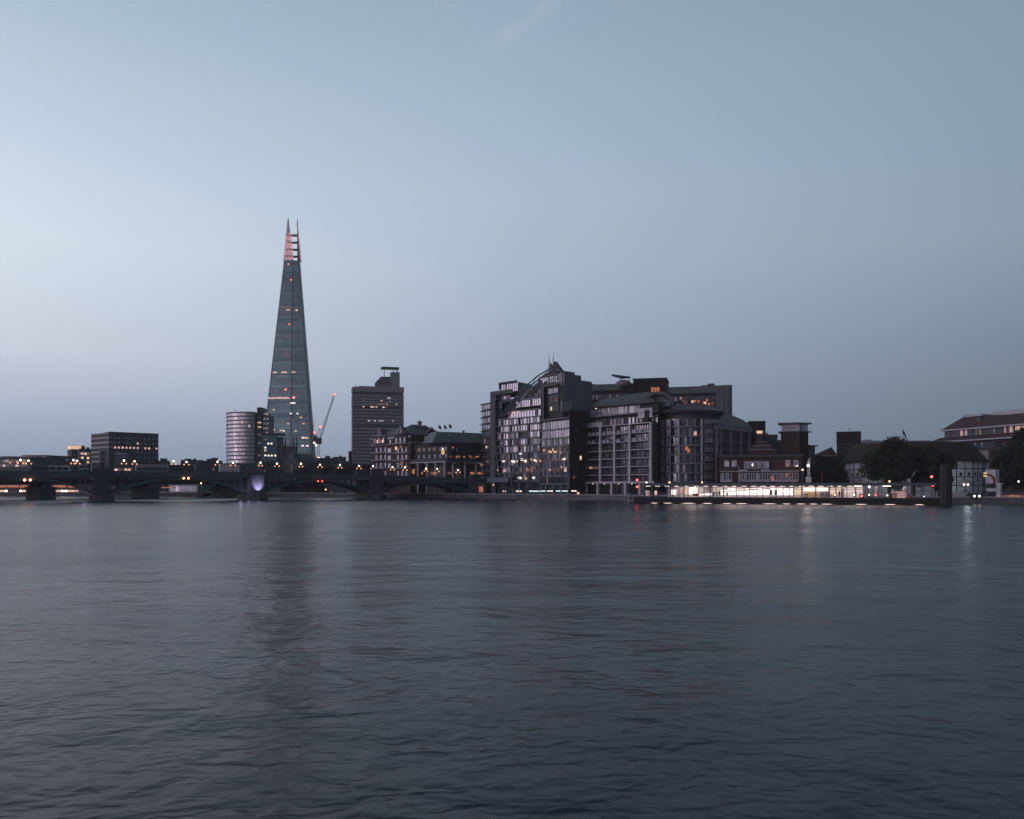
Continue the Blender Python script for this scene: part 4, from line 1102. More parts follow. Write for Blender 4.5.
    for i, (px, py) in enumerate(((438.6, 424.6), (444, 424.6), (449, 423.6))):
        e = link('flagpole', None); D = 310
        x, y, z = W(px, 443, D); zt_ = zat(py, D)
        e.location = (x, y, z); tag(e, ['leftmost', 'middle', 'rightmost'][i] + ' of the three flagpoles above the tavern with the glass roof', 'flagpole', 'flagpoles on the tavern roof')
        MB('pale_concrete').bar((0, 0, 0), (0, 0, zt_ - z), .07).build('pole', e)
        b = MB('flag_cloth'); n = 5; h = 1.25
        for k in range(n):
            a, c = k/n, (k+1)/n
            f = lambda s: (.05 + s*1.0, .14*sin(s*7 + i), zt_ - z - .1 - s*.75)
            p, q = f(a), f(c); b.poly([(p[0], p[1], p[2] - h), (q[0], q[1], q[2] - h), q, p])
        o = b.build('flag', e); o.modifiers.new('Solidify', 'SOLIDIFY').thickness = .03
column_pub()

# ================================================================== riverside glass offices (staggered blocks, leaning frame, arched truss, masts)
PK = (('glass', .86), ('glass_mid', .06), ('blind', .08))
PKD = (('glass_mid', .6), ('glass', .2), ('glass_dark', .2))
DKW = (('glass_dark', .72), ('glass_mid', .22), ('lit_faint', .06))
def subframe(t, name, A, B):
    u = T(name, 'x', 'x', A, B, skew=getattr(t, 'skew', False)); e = u.e; e.name = name; del e['label']; del e['category']
    m4 = Matrix.Translation(Vector(e.location)) @ Matrix.Rotation(e.rotation_euler.z, 4, 'Z'); p4 = Matrix.Translation(Vector(t.e.location)) @ Matrix.Rotation(t.e.rotation_euler.z, 4, 'Z')
    e.parent = t.e; e.matrix_local = p4.inverted() @ m4
    return u
def offices():
    t = T('riverside_office', 'large stepped glass riverside office with arched truss, twin roof masts and pink-reflecting windows', 'building', (490, 303), (541.5, 282), skew=True)
    L = t.L
    # left wing, seen edge on beside the tavern
    w = subframe(t, 'left_wing', (480.6, 312), (490.3, 305))
    zt = w.Z(403.5, 485)
    MB('dark_concrete').box(0, w.L, .6, 12, 0, zt).build('wall', w.e)
    for k in range(13):
        z = zt - (k+1)*2.62
        band(w.e, .2, w.L - .2, .6, z + .5, z + 2.3, 5, mix=PK if k < 6 else PKD)
        MB('dark_metal').box(-.35, w.L, -.3, .55, z + 2.36, z + 2.6).build('floor_edge', w.e)
    for px, py, m in ((486.5, 447, 'lit_warm'), (487, 461.5, 'lit_faint'), (481, 465, 'lit_orange'), (483, 465, 'lit_faint')): w.lit(px, py, .9, .9, m, y=.3)
    # portal frame
    x0, x1 = t.X(490.2, -1), t.X(495.3, -1)
    zc = t.Z(391.6, 492, -1)
    MB('dark_concrete').box(x0, x1, -1, 3, 0, zc).build('frame_column', t.e)
    x2 = t.X(511, -1)
    MB('dark_concrete').box(x1 + .01, x2 + 1, -1, 6, zc - 1.5, zc - .01).build('frame_beam', t.e)
    # main glazed zone: seven bays, floor by floor
    xs = [t.X(p, 0) for p in (495.5, 502.5, 511, 519.5, 529, 541.3)]
    floors = [417.6, 424.6, 431.6, 438.6, 445.4, 452.6, 459.4, 466.2, 473.2, 481]     # slab rows near column 520
    zs = [t.Z(py, 521, 0) for py in floors]
    MB('black').box(xs[0] - 1.6, L - .05, 1.2, 14, 0, zs[0]).build('core_wall', t.e)
    q5 = [(t.X(a, 4.2), t.Z(r, a, 4.2)) for a, r in ((494, 421), (541, 421), (541, 380), (531, 387), (521, 395.5), (509, 400.5), (494, 400.5))]
    MB('dark_concrete').extr(q5, 4.2, 6.4).build('rear_wall', t.e, fix=True)
    for k in range(len(zs) - 1):
        for i in range(len(xs) - 1):
            if k >= 6 and i == 0: continue
            n = 3
            mix = PK if k < 3 else (PKD if k < 5 else DKW)
            if k in (2, 3) and i in (2, 3): mix = (('glass_dark', .5), ('glass', .3), ('glass_mid', .2))
            off = .35 * ((i + k) % 2)
            band(t.e, xs[i] + .2, xs[i+1] - .25, off, zs[k+1] + .35, zs[k] - .3, n, mix=mix, mull=.13)
        MB('grey_metal').box(xs[0] - .1, xs[-1] + .1, -.55, 1.1, zs[k] - .22, zs[k] + .12).build('floor_edge', t.e)
    MB('grey_metal').box(xs[0] - .1, xs[-1] + .1, -.55, 1.1, zs[-1] - .22, zs[-1] + .12).build('floor_edge', t.e)
    for i, x in enumerate(xs[1:]):
        zb = 0
        b = MB('grey_metal')
        lean = (2.6, 2.2, 1.2, .2, 0)[i]
        zk = zs[5]
        b.bar((x, -.75, zs[0]), (x, -.75, zk), .19, n=6).bar((x, -.75, zk), (x + lean, -1.2, 0), .19, n=6)
        b.build('facade_column', t.e)
    b = MB('grey_metal').bar((xs[0] + .4, -.7, zs[4]), (xs[0] + 5.6, -1.3, 0), .16).bar((xs[0] + .9, -.7, zs[3]), (xs[0] + 3.6, -1.3, 0), .13); b.build('leaning_strut', t.e)
    # stepped upper floors under the truss
    ups = [(508, 541.2, 417.2, 411, ), (516, 541.2, 406.7, 400.2)]
    for a, c, pa, pb in ups:
        xa, xb = t.X(a, 0), t.X(c, 0); za, zb = t.Z(pa, 525, 0), t.Z(pb, 525, 0)
        MB('black').box(xa, xb, 1, 12, za - .3, zb).build('core_wall', t.e)
        band(t.e, xa, xb, 0, za, zb, 12, mix=(('glass', .68), ('glass_mid', .14), ('blind', .10), ('glass_dark', .08)))
        MB('grey_metal').box(xa - .4, xb, -.5, 1, zb + .15, zb + .5).build('floor_edge', t.e)
    for px, py, m in ((513, 412.6, 'lit_pink'), (515, 412.4, 'lit_pink'), (518.5, 412, 'lit_pink'), (511.5, 412.8, 'lit_faint'), (520.6, 453.2, 'lit_white'), (503.6, 461, 'lit_white'), (506, 460.5, 'lit_faint'), (512.6, 460.8, 'lit_white'), (514, 461.8, 'lit_white'),
                      (517.5, 461.2, 'lit_pink'), (522, 459.6, 'lit_white'), (525.5, 461, 'lit_white'), (526.5, 461.5, 'lit_warm'), (531.5, 459.2, 'lit_pink'), (535, 460, 'lit_white'), (536.5, 461.6, 'lit_pink'), (540, 460.8, 'lit_warm'), (498, 470, 'lit_warm'),
                      (505, 470.6, 'lit_pink'), (527.5, 469.8, 'lit_pink'), (530.5, 470.4, 'lit_dim'), (535, 468, 'lit_dim'), (519.2, 477.8, 'lit_cool'), (520.2, 478, 'lit_white'), (526.7, 478.4, 'lit_warm'), (533.7, 477.8, 'lit_cool')):
        t.lit(px, py, 1.3 if 'white' in m or 'cool' in m else .9, .8, m, y=-.15)
    # ground floor
    MB('black').box(xs[1], L, .8, 1.1, 0, zs[-1] - .3).build('lobby_wall', t.e)
    band(t.e, xs[1] + .3, L - .2, .7, .4, zs[-1] - .5, 14, mix=(('glass_dark', .8), ('glass_mid', .2)))
    MB('copper').box(t.X(487, -2), t.X(508, -2), -2, .0, t.Z(482.4, 498, -2), t.Z(477.5, 498, -2)).build('entrance_canopy', t.e)
    for a, c, m in ((516, 521.5, 'lit_white'), (502, 505.5, 'lit_warm'), (529, 541, 'lit_cool')): MB(m).box(t.X(a, .2), t.X(c, .2), .2, .3, t.Z(491.8, (a+c)/2, .2), t.Z(490.6, (a+c)/2, .2)).build('lobby_light', t.e)
    t.lit(493.4, 484.8, .6, .6, 'lit_warm', y=-1.1)
    # row of windows under the portal beam, and two stepped rows left of the truss
    for a, c, pa, pb in ((496, 511, 399.5, 395.8), (496, 502, 408.3, 401.8), (496, 502, 416.3, 410)):
        xa, xb = t.X(a, 1), t.X(c, 1); za, zb = t.Z(pa, (a+c)/2, 1), t.Z(pb, (a+c)/2, 1)
        MB('dark_concrete').box(xa, xb, 1.0, 12, za - 1.2, zb + .3).build('wall', t.e)
        band(t.e, xa + .1, xb - .1, 1.0, za, zb, 5 if c < 505 else 9, mix=(('glass', .8), ('blind', .2)))
    # rooftop pavilion at the left
    y = 7
    xa, xb = t.X(501.3, y), t.X(518.4, y)
    MB('dark_concrete').box(xa, xb, y, y + 12, t.Z(392.5, 510, y), t.Z(382.8, 510, y)).build('pavilion_wall', t.e)
    band(t.e, xa + .1, xb - .1, y, t.Z(391.6, 510, y), t.Z(383.8, 510, y), 9, mix=(('glass', .85), ('blind', .15)))
    MB('slate').box(xa - .7, xb + .3, y - .8, y + 12.5, t.Z(382.8, 510, y) + .02, t.Z(382.8, 510, y) + .5).build('pavilion_roof', t.e)
    q = subframe(t, 'pavilion_side', (518.6, t.D(518.4, y)), (532.5, t.D(518.4, y) + 8))
    MB('green_wall').box(0, q.L, 0, 8, q.Z(396, 525), q.Z(382, 519)).build('wall', q.e)
    # the great leaning arched truss
    b = MB('grey_metal')
    def pt(px, py, y): return (t.X(px, y), y, t.Z(py, px, y))
    pts1 = [(501.5, 416), (506.5, 408.5), (512.5, 400.5), (519.5, 392.5), (528, 384), (537.5, 376), (550, 368.5)]
    pts2 = [(504.5, 416.5), (509.5, 409), (515.5, 401.3), (522.5, 393.6), (531, 385.4), (540.5, 378), (551, 372)]
    for P in (pts1, pts2):
        for a, c in zip(P, P[1:]): b.bar(pt(*a, -1.0), pt(*c, -1.0), .24)
    for a, c in zip(pts1, pts2): b.bar(pt(*a, -1.0), pt(*c, -1.0), .12)
    for a, c in zip(pts1[1:], pts2): b.bar(pt(*a, -1.0), pt(*c, -1.0), .10)
    b.build('roof_truss', t.e)
    # glazed vault behind the truss
    b = MB('copper')
    V = [(522, 399.5), (523.5, 396), (526, 393.6), (529.5, 392.6), (533.5, 393.6), (536, 397)]
    g = [(t.X(px, 2), t.Z(py, px, 2)) for px, py in V]
    b.extr(g[::-1], 2, 9, 'green_wall'); b.build('vault', t.e, fix=True)
    g = [(t.X(a, 1.4), t.Z(p, a, 1.4)) for a, p in ((519, 400), (541, 400), (541, 380), (532, 386.5), (524, 393.5))]
    MB('glass_dark').extr(g, 1.4, 1.8).build('gable_glazing', t.e, fix=True)
    b = MB('grey_metal')
    for a, c in (((525, 393), (541, 392.5)), ((531, 387.5), (541, 387)), ((533, 386), (533, 400)), ((538, 382), (538, 400)), ((528, 390), (537, 400))): b.bar(pt(*a, 1.2), pt(*c, 1.2), .1)
    b.build('glazing_bars', t.e)
    MB('render').box(t.X(538.8, .5), t.X(541, .5), .5, 1.2, t.Z(393, 540, .5), t.Z(389.5, 540, .5)).build('panel', t.e)

    # tall fin with the upper glazed tower
    u = subframe(t, 'tower_block', (541.4, 283), (562, 273))
    MB('dark_concrete').box(0, u.X(545, 0), -.4, 3, 0, u.Z(383.3, 543)).build('fin', u.e)
    xf = u.X(545, 0)
    MB('dark_concrete').box(xf + .01, u.X(558.5, 0), -.4, 10, u.Z(386.6, 550), u.Z(383.2, 550)).build('tower_beam', u.e)
    MB('black').box(xf - 1.2, u.L - .2, .8, 10, u.Z(420, 550), u.Z(386.7, 550)).build('tower_core', u.e)
    band(u.e, xf + .3, u.X(557, 0) - .1, .7, u.Z(393.3, 550), u.Z(388.4, 550), 8, mix=(('glass', .85), ('blind', .15)))
    for pa, pb in ((403, 396), (411, 405)): band(u.e, xf + .3, u.X(557, 0), .7, u.Z(pa, 550), u.Z(pb, 550), 6, mix=(('glass_dark', 1),))
    u.lit(551.3, 408.6, .8, 1.2, 'lit_warm', y=.4); u.lit(557, 400, .7, 1.2, 'lit_dim', y=.4)
    band(u.e, u.X(540.5, 2), u.X(557.6, 2), 2, u.Z(383.2, 550, 2) + .1, u.Z(376.8, 550, 2), 9, mix=(('glass', .8), ('blind', .2)))
    MB('dark_concrete').box(u.X(540.5, 2), u.X(557.6, 2), 2.1, 9, u.Z(384, 550, 2), u.Z(376.8, 550, 2)).build('wall', u.e)
    MB('concrete').box(u.X(540.3, 2), u.X(558, 2), 1.4, 9.5, u.Z(376.8, 550, 2) + .14, u.Z(375.5, 550, 2)).build('roof_edge', u.e)
    MB('render').box(u.X(558, 1), u.L - .05, 1, 8, u.Z(412, 560, 1), u.Z(373.6, 560, 1)).build('pale_pier', u.e)
    # roof gable fins and masts
    y = 4
    P = lambda px, py: (u.X(px, y), u.Z(py, px, y))
    MB('dark_concrete').extr([P(540.5, 377), P(558, 375.5), P(562, 371.4), P(550, 370.5)], y, y + 3).build('roof_gable', u.e, fix=True)
    MB('slate').extr([P(551.2, 371.5), P(554.5, 371.5), P(553.8, 366), P(552, 363)], y - .8, y - .3).build('roof_fin', u.e, fix=True)
    MB('slate').extr([P(555.2, 372.6), P(563.3, 371.6), P(559, 366.2), P(555.8, 361.6)], y - .8, y + .6).build('roof_fin', u.e, fix=True)
    for px, top in ((551.4, 353.2), (555.6, 352.6)):
        b = MB('grey_metal').bar((u.X(px, y), y - 1, u.Z(372, px, y)), (u.X(px, y), y - 1, u.Z(359, px, y)), .22, r2=.16).bar((u.X(px, y), y - 1, u.Z(359, px, y)), (u.X(px, y), y - 1, u.Z(top, px, y)), .09, r2=.05)
        b.build('mast', u.e)
    # large plain stepped mass
    v = subframe(t, 'stepped_rear_block', (562, 274), (592, 284))
    for a, c, py, yy in ((562, 574.6, 370.6, 0), (574.6, 581.2, 374.8, .02), (581.2, 592, 380.4, .04)):
        MB('green_wall').box(v.X(a, 0), v.X(c, 0), yy, 10, 0, v.Z(py, a)).build('wall', v.e)
    for k in range(3): MB('dark_concrete').box(v.X(562.5, 0), v.X(590, 0), -.06, -.0, v.Z(385 + 9*k, 575), v.Z(385 + 9*k, 575) + .12).build('panel_joint', v.e)
    MB('concrete').box(v.X(562, -.6), v.X(572, -.6), -.6, -.02, v.Z(412, 566), v.Z(401.5, 566)).build('lower_step', v.e)
    # lower right block
    w = subframe(t, 'river_block', (541.5, 281), (569.3, 268))
    z1 = w.Z(419.6, 555); ro = (420.8, 429.7, 438.5, 446, 453.2, 461, 468.3, 476.2, 484.2)
    MB('black').box(0, w.L - .04, .3, 14, 0, z1).build('core_wall', w.e)
    MB('grey_metal').box(-.1, w.L + .1, -.3, 14.2, z1, z1 + .35).build('roof_edge', w.e)
    for k in range(8):
        za, zb = w.Z(ro[k+1], 555), w.Z(ro[k], 555)
        band(w.e, .2, w.L - .2, .25, za + .35, zb - .25, 18, mix=PK if k < 2 else (PKD if k == 2 else DKW), mull=.11)
        MB('grey_metal').box(-.05, w.L, -.25, .2, za - .18, za + .18).build('floor_edge', w.e)
    MB('dark_concrete').box(w.X(547.5, 3), w.X(565.5, 3), 3, 12, z1, w.Z(411.5, 556, 3)).build('penthouse_wall', w.e)
    band(w.e, w.X(548, 3), w.X(565, 3), 3, z1 + .8, w.Z(412.8, 556, 3), 10, mix=(('glass', .8), ('blind', .2)))
    MB('concrete').box(w.X(547, 3), w.X(566, 3), 2.5, 12.2, w.Z(411.5, 556, 3) + .01, w.Z(410.4, 556, 3)).build('penthouse_roof', w.e)
    for px, py, m in ((544, 450.3, 'lit_yellow'), (546, 451, 'lit_dim'), (549, 451.6, 'lit_yellow'), (551, 452, 'lit_warm'), (553, 449.6, 'lit_yellow'), (554.2, 451.8, 'lit_yellow'), (556, 452.2, 'lit_warm'), (557.5, 449.4, 'lit_dim'), (560.5, 452.8, 'lit_yellow'), (565, 449.8, 'lit_dim'),
                      (562.8, 459.8, 'lit_warm'), (564.6, 458.9, 'lit_white'), (557, 460, 'lit_faint'), (552.5, 459.4, 'lit_faint'), (550, 469.6, 'lit_pink'), (552.5, 470.4, 'lit_dim'), (561.5, 467.6, 'lit_pink'), (558.5, 470.4, 'lit_faint')):
        w.lit(px, py, .75, .75, m, y=.0)
    MB('lit_pink').box(w.X(564.3, 0), w.X(566.6, 0), -.1, -.02, w.Z(471.8, 565), w.Z(467, 565)).build('lit_window', w.e)
    for px in (546, 553.5, 561, 568.5): MB('grey_metal').bar((w.X(px, -.4), -.4, 0), (w.X(px, -.4), -.4, w.Z(484, px)), .28, n=8).build('column', w.e)
    band(w.e, .3, w.L - .3, .2, .5, 2.6, 12, mix=(('glass_dark', .8), ('glass_mid', .2)))
    for a, c, m in ((541.8, 548, 'lit_cool'), (548.5, 553.5, 'lit_white'), (556, 568, 'lit_cool')): MB(m).box(w.X(a, 0), w.X(c, 0), -.08, -.02, w.Z(491.6, (a+c)/2), w.Z(490.5, (a+c)/2)).build('lobby_light', w.e)
    # dark return face
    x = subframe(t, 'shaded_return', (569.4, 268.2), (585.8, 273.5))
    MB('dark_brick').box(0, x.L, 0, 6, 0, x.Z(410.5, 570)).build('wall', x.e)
    MB('dark_metal').box(-.1, x.L, -.2, 6.1, x.Z(410.5, 570), x.Z(410.5, 570) + .3).build('roof_edge', x.e)
    grid_windows(x, 1.5, x.L - 4, 0, [x.Z(p, 575) for p in (424, 433, 442, 451, 460, 469, 478)], 4, 1.4, 1.6, frame='dark_metal', nx=2, glass='glass_dark', alt='glass_mid', blinds=.1)
    x.lit(580.6, 457.8, .8, 1.3, 'lit_warm', y=-.1); x.lit(579.8, 459.5, .6, .6, 'lit_faint', y=-.1); x.lit(574, 477.4, .5, .7, 'lit_faint', y=-.1)
    MB('lit_white').box(x.X(571.5, -.2), x.X(576.5, -.2), -.2, -.1, x.Z(491.5, 574), x.Z(490.4, 574)).build('lobby_light', x.e)
    x.lit(578, 493.4, 1.0, .8, 'lit_warm', y=-.2)
    z = T('festoon_kiosk', 'small dark kiosk glowing orange-red between the tavern and the glass offices', 'kiosk', (476.5, 301), (484.5, 299))
    MB('dark_metal').box(0, z.L, .3, 3, 0, z.Z(483, 480)).box(-.3, z.L + .3, -.3, 3.2, z.Z(483, 480), z.Z(483, 480) + .2).build('kiosk_body', z.e)
    MB('lit_orange').box(1.1, z.L - .9, .15, .28, z.Z(492, 480), z.Z(486.6, 480)).build('lit_front', z.e)
offices()

# ================================================================== apartments with white balcony grid, rotunda and wing
def railing(parent, x0, x1, y, z, h=1.0, m='grey_metal'):
    b = MB(m).box(x0, x1, y - .03, y + .03, z + h - .08, z + h).box(x0, x1, y - .02, y + .02, z + .08, z + .13)
    n = max(2, int((x1-x0)/.45))
    for i in range(n + 1): a = x0 + (x1-x0)*i/n; b.box(a - .025, a + .025, y - .02, y + .02, z + .08, z + h - .08)
    return b.build('railing', parent)
def apartments():
    t = T('riverside_apartments', 'long apartment building with a white balcony grid, arched roof and rounded corner tower', 'building', (585, 275), (654, 251.5), skew=True)
    L = t.L
    fl = [424.8, 433.6, 442, 450.4, 458.6, 466.8, 475.0, 481.8]      # slab rows at column 620
    zs = [t.Z(p, 620) for p in fl]
    MB('grey_brick').box(0, L, 1.6, 16, 0, zs[0]).build('wall', t.e)
    MB('grey_brick').box(.0, .7, .0, 1.55, 0, zs[0]).build('end_wall', t.e)
    cols = [585.4, 599.8, 614.0, 629.2, 650.4]
    xs = [t.X(p, 0) for p in cols]
    for k in range(7):
        for i in range(4):
            xa, xb = xs[i] + .6, xs[i+1] - .6
            n = 5 if i < 3 else 7
            ww = (xb - xa) / n
            for q in range(n):
                window(t.e, xa + (q+.5)*ww, 1.55, zs[k+1] + .15, round(ww*.78, 1), zs[k] - zs[k+1] - .55, nx=2 if ww > 1 else 1, frame='grey_brick', glass='glass_mid', alt='glass_dark' if k > 1 else 'glass', blinds=.45, fr=.09, name='window')
            o = railing(t.e, xa, xb, .25, zs[k+1] + .12, h=1.0)
            MB('cream').box(xa - .25, xb + .25, .12, 1.55, zs[k+1] - .12, zs[k+1] + .10).build('balcony_slab', t.e)
            if k < 2:   # pale panels of the upper balconies
                for q in range(3):
                    if rnd.random() < .8: MB('cream').box(xa + .3 + q*(xb-xa)/3, xa + .3 + (q+.7)*(xb-xa)/3, .30, .36, zs[k+1] + .15, zs[k+1] + 1.0).build('balcony_panel', t.e)
        b = MB('cream')
    for i, x in enumerate(xs):
        b = MB('cream')
        for k in range(7):
            b.box(x - .38, x + .38, -.05, .5, zs[k+1] + .22, zs[k] - .12); b.box(x - .5, x + .5, -.15, .55, zs[k+1] - .12, zs[k+1] + .22)
        b.build('pilaster', t.e)
    MB('grey_brick').box(xs[-1] + .42, xs[-1] + 1.0, 0, 1.5, 0, zs[0] + .4).build('end_pier', t.e)
    for px, py, m in ((590.6, 467.6, 'lit_warm'), (592.6, 467.8, 'lit_orange'), (595.8, 467.8, 'lit_dim'), (598, 468, 'lit_dim'), (602, 451.5, 'lit_faint')): t.lit(px, py, .7, .7, m, y=1.2)
    # arcade
    zb = zs[7]
    MB('white_paint').box(-.8, t.X(654, -1), -1.0, 1.5, zb - .55, zb + .1).build('arcade_beam', t.e)
    for px in (586, 598, 611.8, 625.5, 640):
        x = t.X(px, -.6); MB('white_paint').box(x - .42, x + .42, -.95, -.2, 0, zb - .55).box(x - .55, x + .55, -1.02, -.12, 0, .25).build('arcade_column', t.e)
    band(t.e, .5, L - 1, 1.58, .3, zb - 1.0, 26, mix=(('glass_dark', .75), ('glass_mid', .22), ('lit_faint', .03)))
    for px in (593, 604.5, 618.7, 632): t.lit(px, 483.9, .4, .35, 'lit_warm', y=-1.05)
    # set-back upper storeys
    z0 = zs[0]
    MB('cream').box(xs[0], xs[-1], .1, 1.55, z0 - .1, z0 + .15).build('balcony_slab', t.e)
    y = 3.2
    zA, zB = t.Z(414.5, 610, y), t.Z(404.2, 610, y)
    MB('grey_brick').box(.5, L - 1, y, 15, z0, zB).build('upper_wall', t.e)
    MB('cream').box(t.X(586, 1.8), t.X(602, 1.8), 1.8, 2.1, z0 + .1, z0 + 1.6).build('terrace_parapet', t.e)
    # ground row of doors at terrace level
    n = 18
    for i in range(n):
        x = 1.2 + i*(L - 2.8)/(n - 1)
        if i % 5 == 4: continue
        window(t.e, x, y, z0 + .2, 1.0, 2.3, nx=1, frame='cream', glass='glass', alt='blind', blinds=.4)
    b = MB('cream')
    MB('render').box(.6, L - 1.2, 1.5, y - .02, t.Z(416.3, 610, y), t.Z(416.3, 610, y) + .25).build('upper_slab', t.e)
    zz = t.Z(415.8, 610, y)
    for a, c, mx, n in ((591, 594.8, (('glass_dark', 1),), 3), (594.8, 603.2, (('glass', .5), ('glass_dark', .5)), 5), (603.6, 613.6, (('glass', .55), ('blind', .2), ('glass_mid', .25)), 7), (614, 628.4, (('blind', .55), ('glass', .45)), 9), (629.6, 640, (('glass', .3), ('glass_dark', .4), ('blind', .3)), 6)):
        band(t.e, t.X(a, y), t.X(c, y), y, zz + .5, zB - .6, n, frame='cream', mix=mx, mull=.16)
        z2 = (zz + zB) / 2; MB('cream').box(t.X(a, y), t.X(c, y), y - .2, y - .06, z2 - .06, z2 + .06).build('transom', t.e)
    MB('lit_white').box(t.X(595.7, y), t.X(597, y), y - .25, y - .2, t.Z(409, 596, y), t.Z(408, 596, y)).build('lit_window', t.e)
    MB('cream').box(t.X(638, 1.7), t.X(652, 1.7), 1.7, 2.1, z0 + 1.8, t.Z(408.2, 645, 1.7)).build('white_panel_wall', t.e)
    MB('dark_brick').box(t.X(644.5, 1.2), t.X(648, 1.2), 1.2, 2.4, z0, t.Z(410, 646, 1.2)).build('chimney', t.e)
    # lean-to slate roof rising to the right
    R = [(587.5, 407.5, 1.6), (655, 401.6, 1.6), (650, 391.6, 10), (600, 399.5, 10)]
    g = [(t.X(a, q), q, t.Z(p, a, q)) for a, p, q in R]
    b = MB('slate').poly(g); o = b.build('roof', t.e); sm = o.modifiers.new('Solidify', 'SOLIDIFY'); sm.thickness = .45; sm.offset = -1
    # big arched roof gable
    y = 6; xa, xb = t.X(641, y), t.X(676, y); z_ = t.Z(407, 660, y); cx = (xa + xb)/2; rx = (xb - xa)/2; rz = t.Z(391.6, 658, y) - z_
    O = [(cx + rx*cos(pi*i/18), z_ + rz*sin(pi*i/18)) for i in range(19)]
    I = [(cx + (rx-1.1)*cos(pi*i/18), z_ + (rz-1.0)*sin(pi*i/18)) for i in range(19)]
    b = MB('slate')
    for i in range(18): b.extr([O[i], O[i+1], I[i+1], I[i]], y - 1, y + 9)
    b.build('arched_roof', t.e, fix=True)
    MB('dark_concrete').extr(I, y + .8, y + 1.2).build('arch_infill', t.e, fix=True)
    MB('copper').extr([(cx - rx*.5, z_), (cx + rx*.75, z_), (cx + rx*.75, z_ + rz*.35), (cx, z_ + rz*.55), (cx - rx*.5, z_ + rz*.2)], y + .2, y + .75).build('arch_glazing', t.e, fix=True)

    # rounded corner tower
    D0 = 262
    xw, yw = W(687.5, 486, D0)[:2]; Rr = 10.3
    c, n_ = t.cn; lx, ly = (xw - t.o[0])*c + (yw - t.o[1])*n_, -(xw - t.o[0])*n_ + (yw - t.o[1])*c
    base_a = -t.a
    def P(r, deg): a = radians(deg) - t.a; return (lx + r*cos(a), ly + r*sin(a))   # world angle, -90 faces the viewer
    Zr = lambda py: zat(py, D0 - 10) - GZ
    a0, a1, N = -190, 10, 40
    def arc(r, a, b_, n): return [P(r, a + (b_-a)*i/n) for i in range(n+1)]
    core = arc(Rr - 1.6, a0, a1, 24) + [P(Rr*1.2, 60), P(Rr*1.2, 120)]
    MB('dark_concrete').prism(core, 0, Zr(412)).build('tower_wall', t.e, fix=True)
    rows = [417, 426.4, 436, 445.2, 454.4, 463.4, 472.6, 481.6]
    for k, py in enumerate(rows):
        z = Zr(py); o, i_ = arc(Rr, -172, -8, 30), arc(Rr - 1.7, -172, -8, 30)
        if k:
            b = MB('concrete')
            for a in range(30): b.prism([o[a], o[a+1], i_[a+1], i_[a]], z - .22, z + .12)
            b.build('balcony_slab', t.e, fix=True)
            b = MB('grey_metal'); o = arc(Rr - .12, -168, -40, 44)
            for a in range(44):
                p, q = o[a], o[a+1]; b.bar((*p, z + 1.05), (*q, z + 1.05), .035, n=4); b.bar((*p, z + .1), (*p, z + 1.05), .022, n=4)
            b.build('railing', t.e)
        if k < 7:
            zt_, zb_ = z - .3, Zr(rows[k+1]) + .2
            b = MB('grey_metal'); o = arc(Rr - 1.5, -172, -8, 46)
            for a in range(46):
                g = rnd.choice(['glass_mid', 'glass_dark', 'glass_dark', 'glass_dark'] if a > 15 else ['glass_mid', 'glass_mid', 'glass_dark']); j = rnd.gauss(0, .02)
                b.poly([(o[a][0], o[a][1] + j, zb_), (o[a+1][0], o[a+1][1] - j, zb_), (o[a+1][0], o[a+1][1] - j, zt_), (o[a][0], o[a][1] + j, zt_)], g)
                b.bar((*o[a], zb_), (*o[a], zt_), .07, n=4, m='cream' if a % 3 == 0 else 'dark_metal')
            b.build('window_band', t.e)
    def post(deg, m, w=.45, r=Rr - .3, name='tower_column', top=414):
        p = P(r, deg); MB(m).bar((*p, 0), (*p, Zr(top)), w, n=8).build(name, t.e)
    def deg_of(px, r=Rr):
        best = None
        for q in range(-180, 1):
            a = radians(q); X_, Y_ = xw + r*cos(a), yw + r*sin(a); e_ = abs(CX + F*X_/Y_ - px)
            if best is None or e_ < best[0]: best = (e_, q)
        return best[1]
    for px in (678.6, 702.3): post(deg_of(px), 'white_paint', .30, top=419)
    # brown pier at the left of the tower and white framed bays
    d = deg_of(657.2); p, q = P(Rr + .1, d - 6), P(Rr + .1, d + 1); p2, q2 = P(Rr - 2.5, d - 6), P(Rr - 2.5, d + 1)
    MB('brick').prism([p, q, q2, p2], 0, Zr(412.2)).build('brick_pier', t.e, fix=True)
    for k in range(7):
        z = Zr(rows[k+1]) + .25; h = Zr(rows[k]) - Zr(rows[k+1]) - .75
        for px, w_ in ((662.5, 2.0), (668.5, 1.7)):
            dd = deg_of(px, Rr - .4); pp = P(Rr - .35, dd)
            o = window(t.e, pp[0], pp[1], z, w_, round(h, 1), rz=radians(dd + 90) - t.a, nx=3, nz=1, frame='white_paint', glass='glass' if k < 3 else 'glass_mid', alt='blind', blinds=.25, fr=.22)
        # pale panels with small windows on the right
        dd = deg_of(711.8, Rr); pa, pb = P(Rr + .15, dd - 14), P(Rr + .15, dd + 24); pc, pd = P(Rr - 1, dd + 24), P(Rr - 1, dd - 14)
        MB('concrete').prism([pa, pb, pc, pd], Zr(rows[k+1]) + .7, Zr(rows[k]) - .5).build('pale_panel', t.e, fix=True)
        for f in (.14, .38, .62, .86):
            pp = (pa[0] + (pb[0]-pa[0])*f, pa[1] + (pb[1]-pa[1])*f)
            window(t.e, pp[0], pp[1], Zr(rows[k+1]) + 1.0, .7, 1.3, rz=atan2(pb[1]-pa[1], pb[0]-pa[0]), nx=1, frame='cream', glass='glass_mid', alt='glass', blinds=.3)
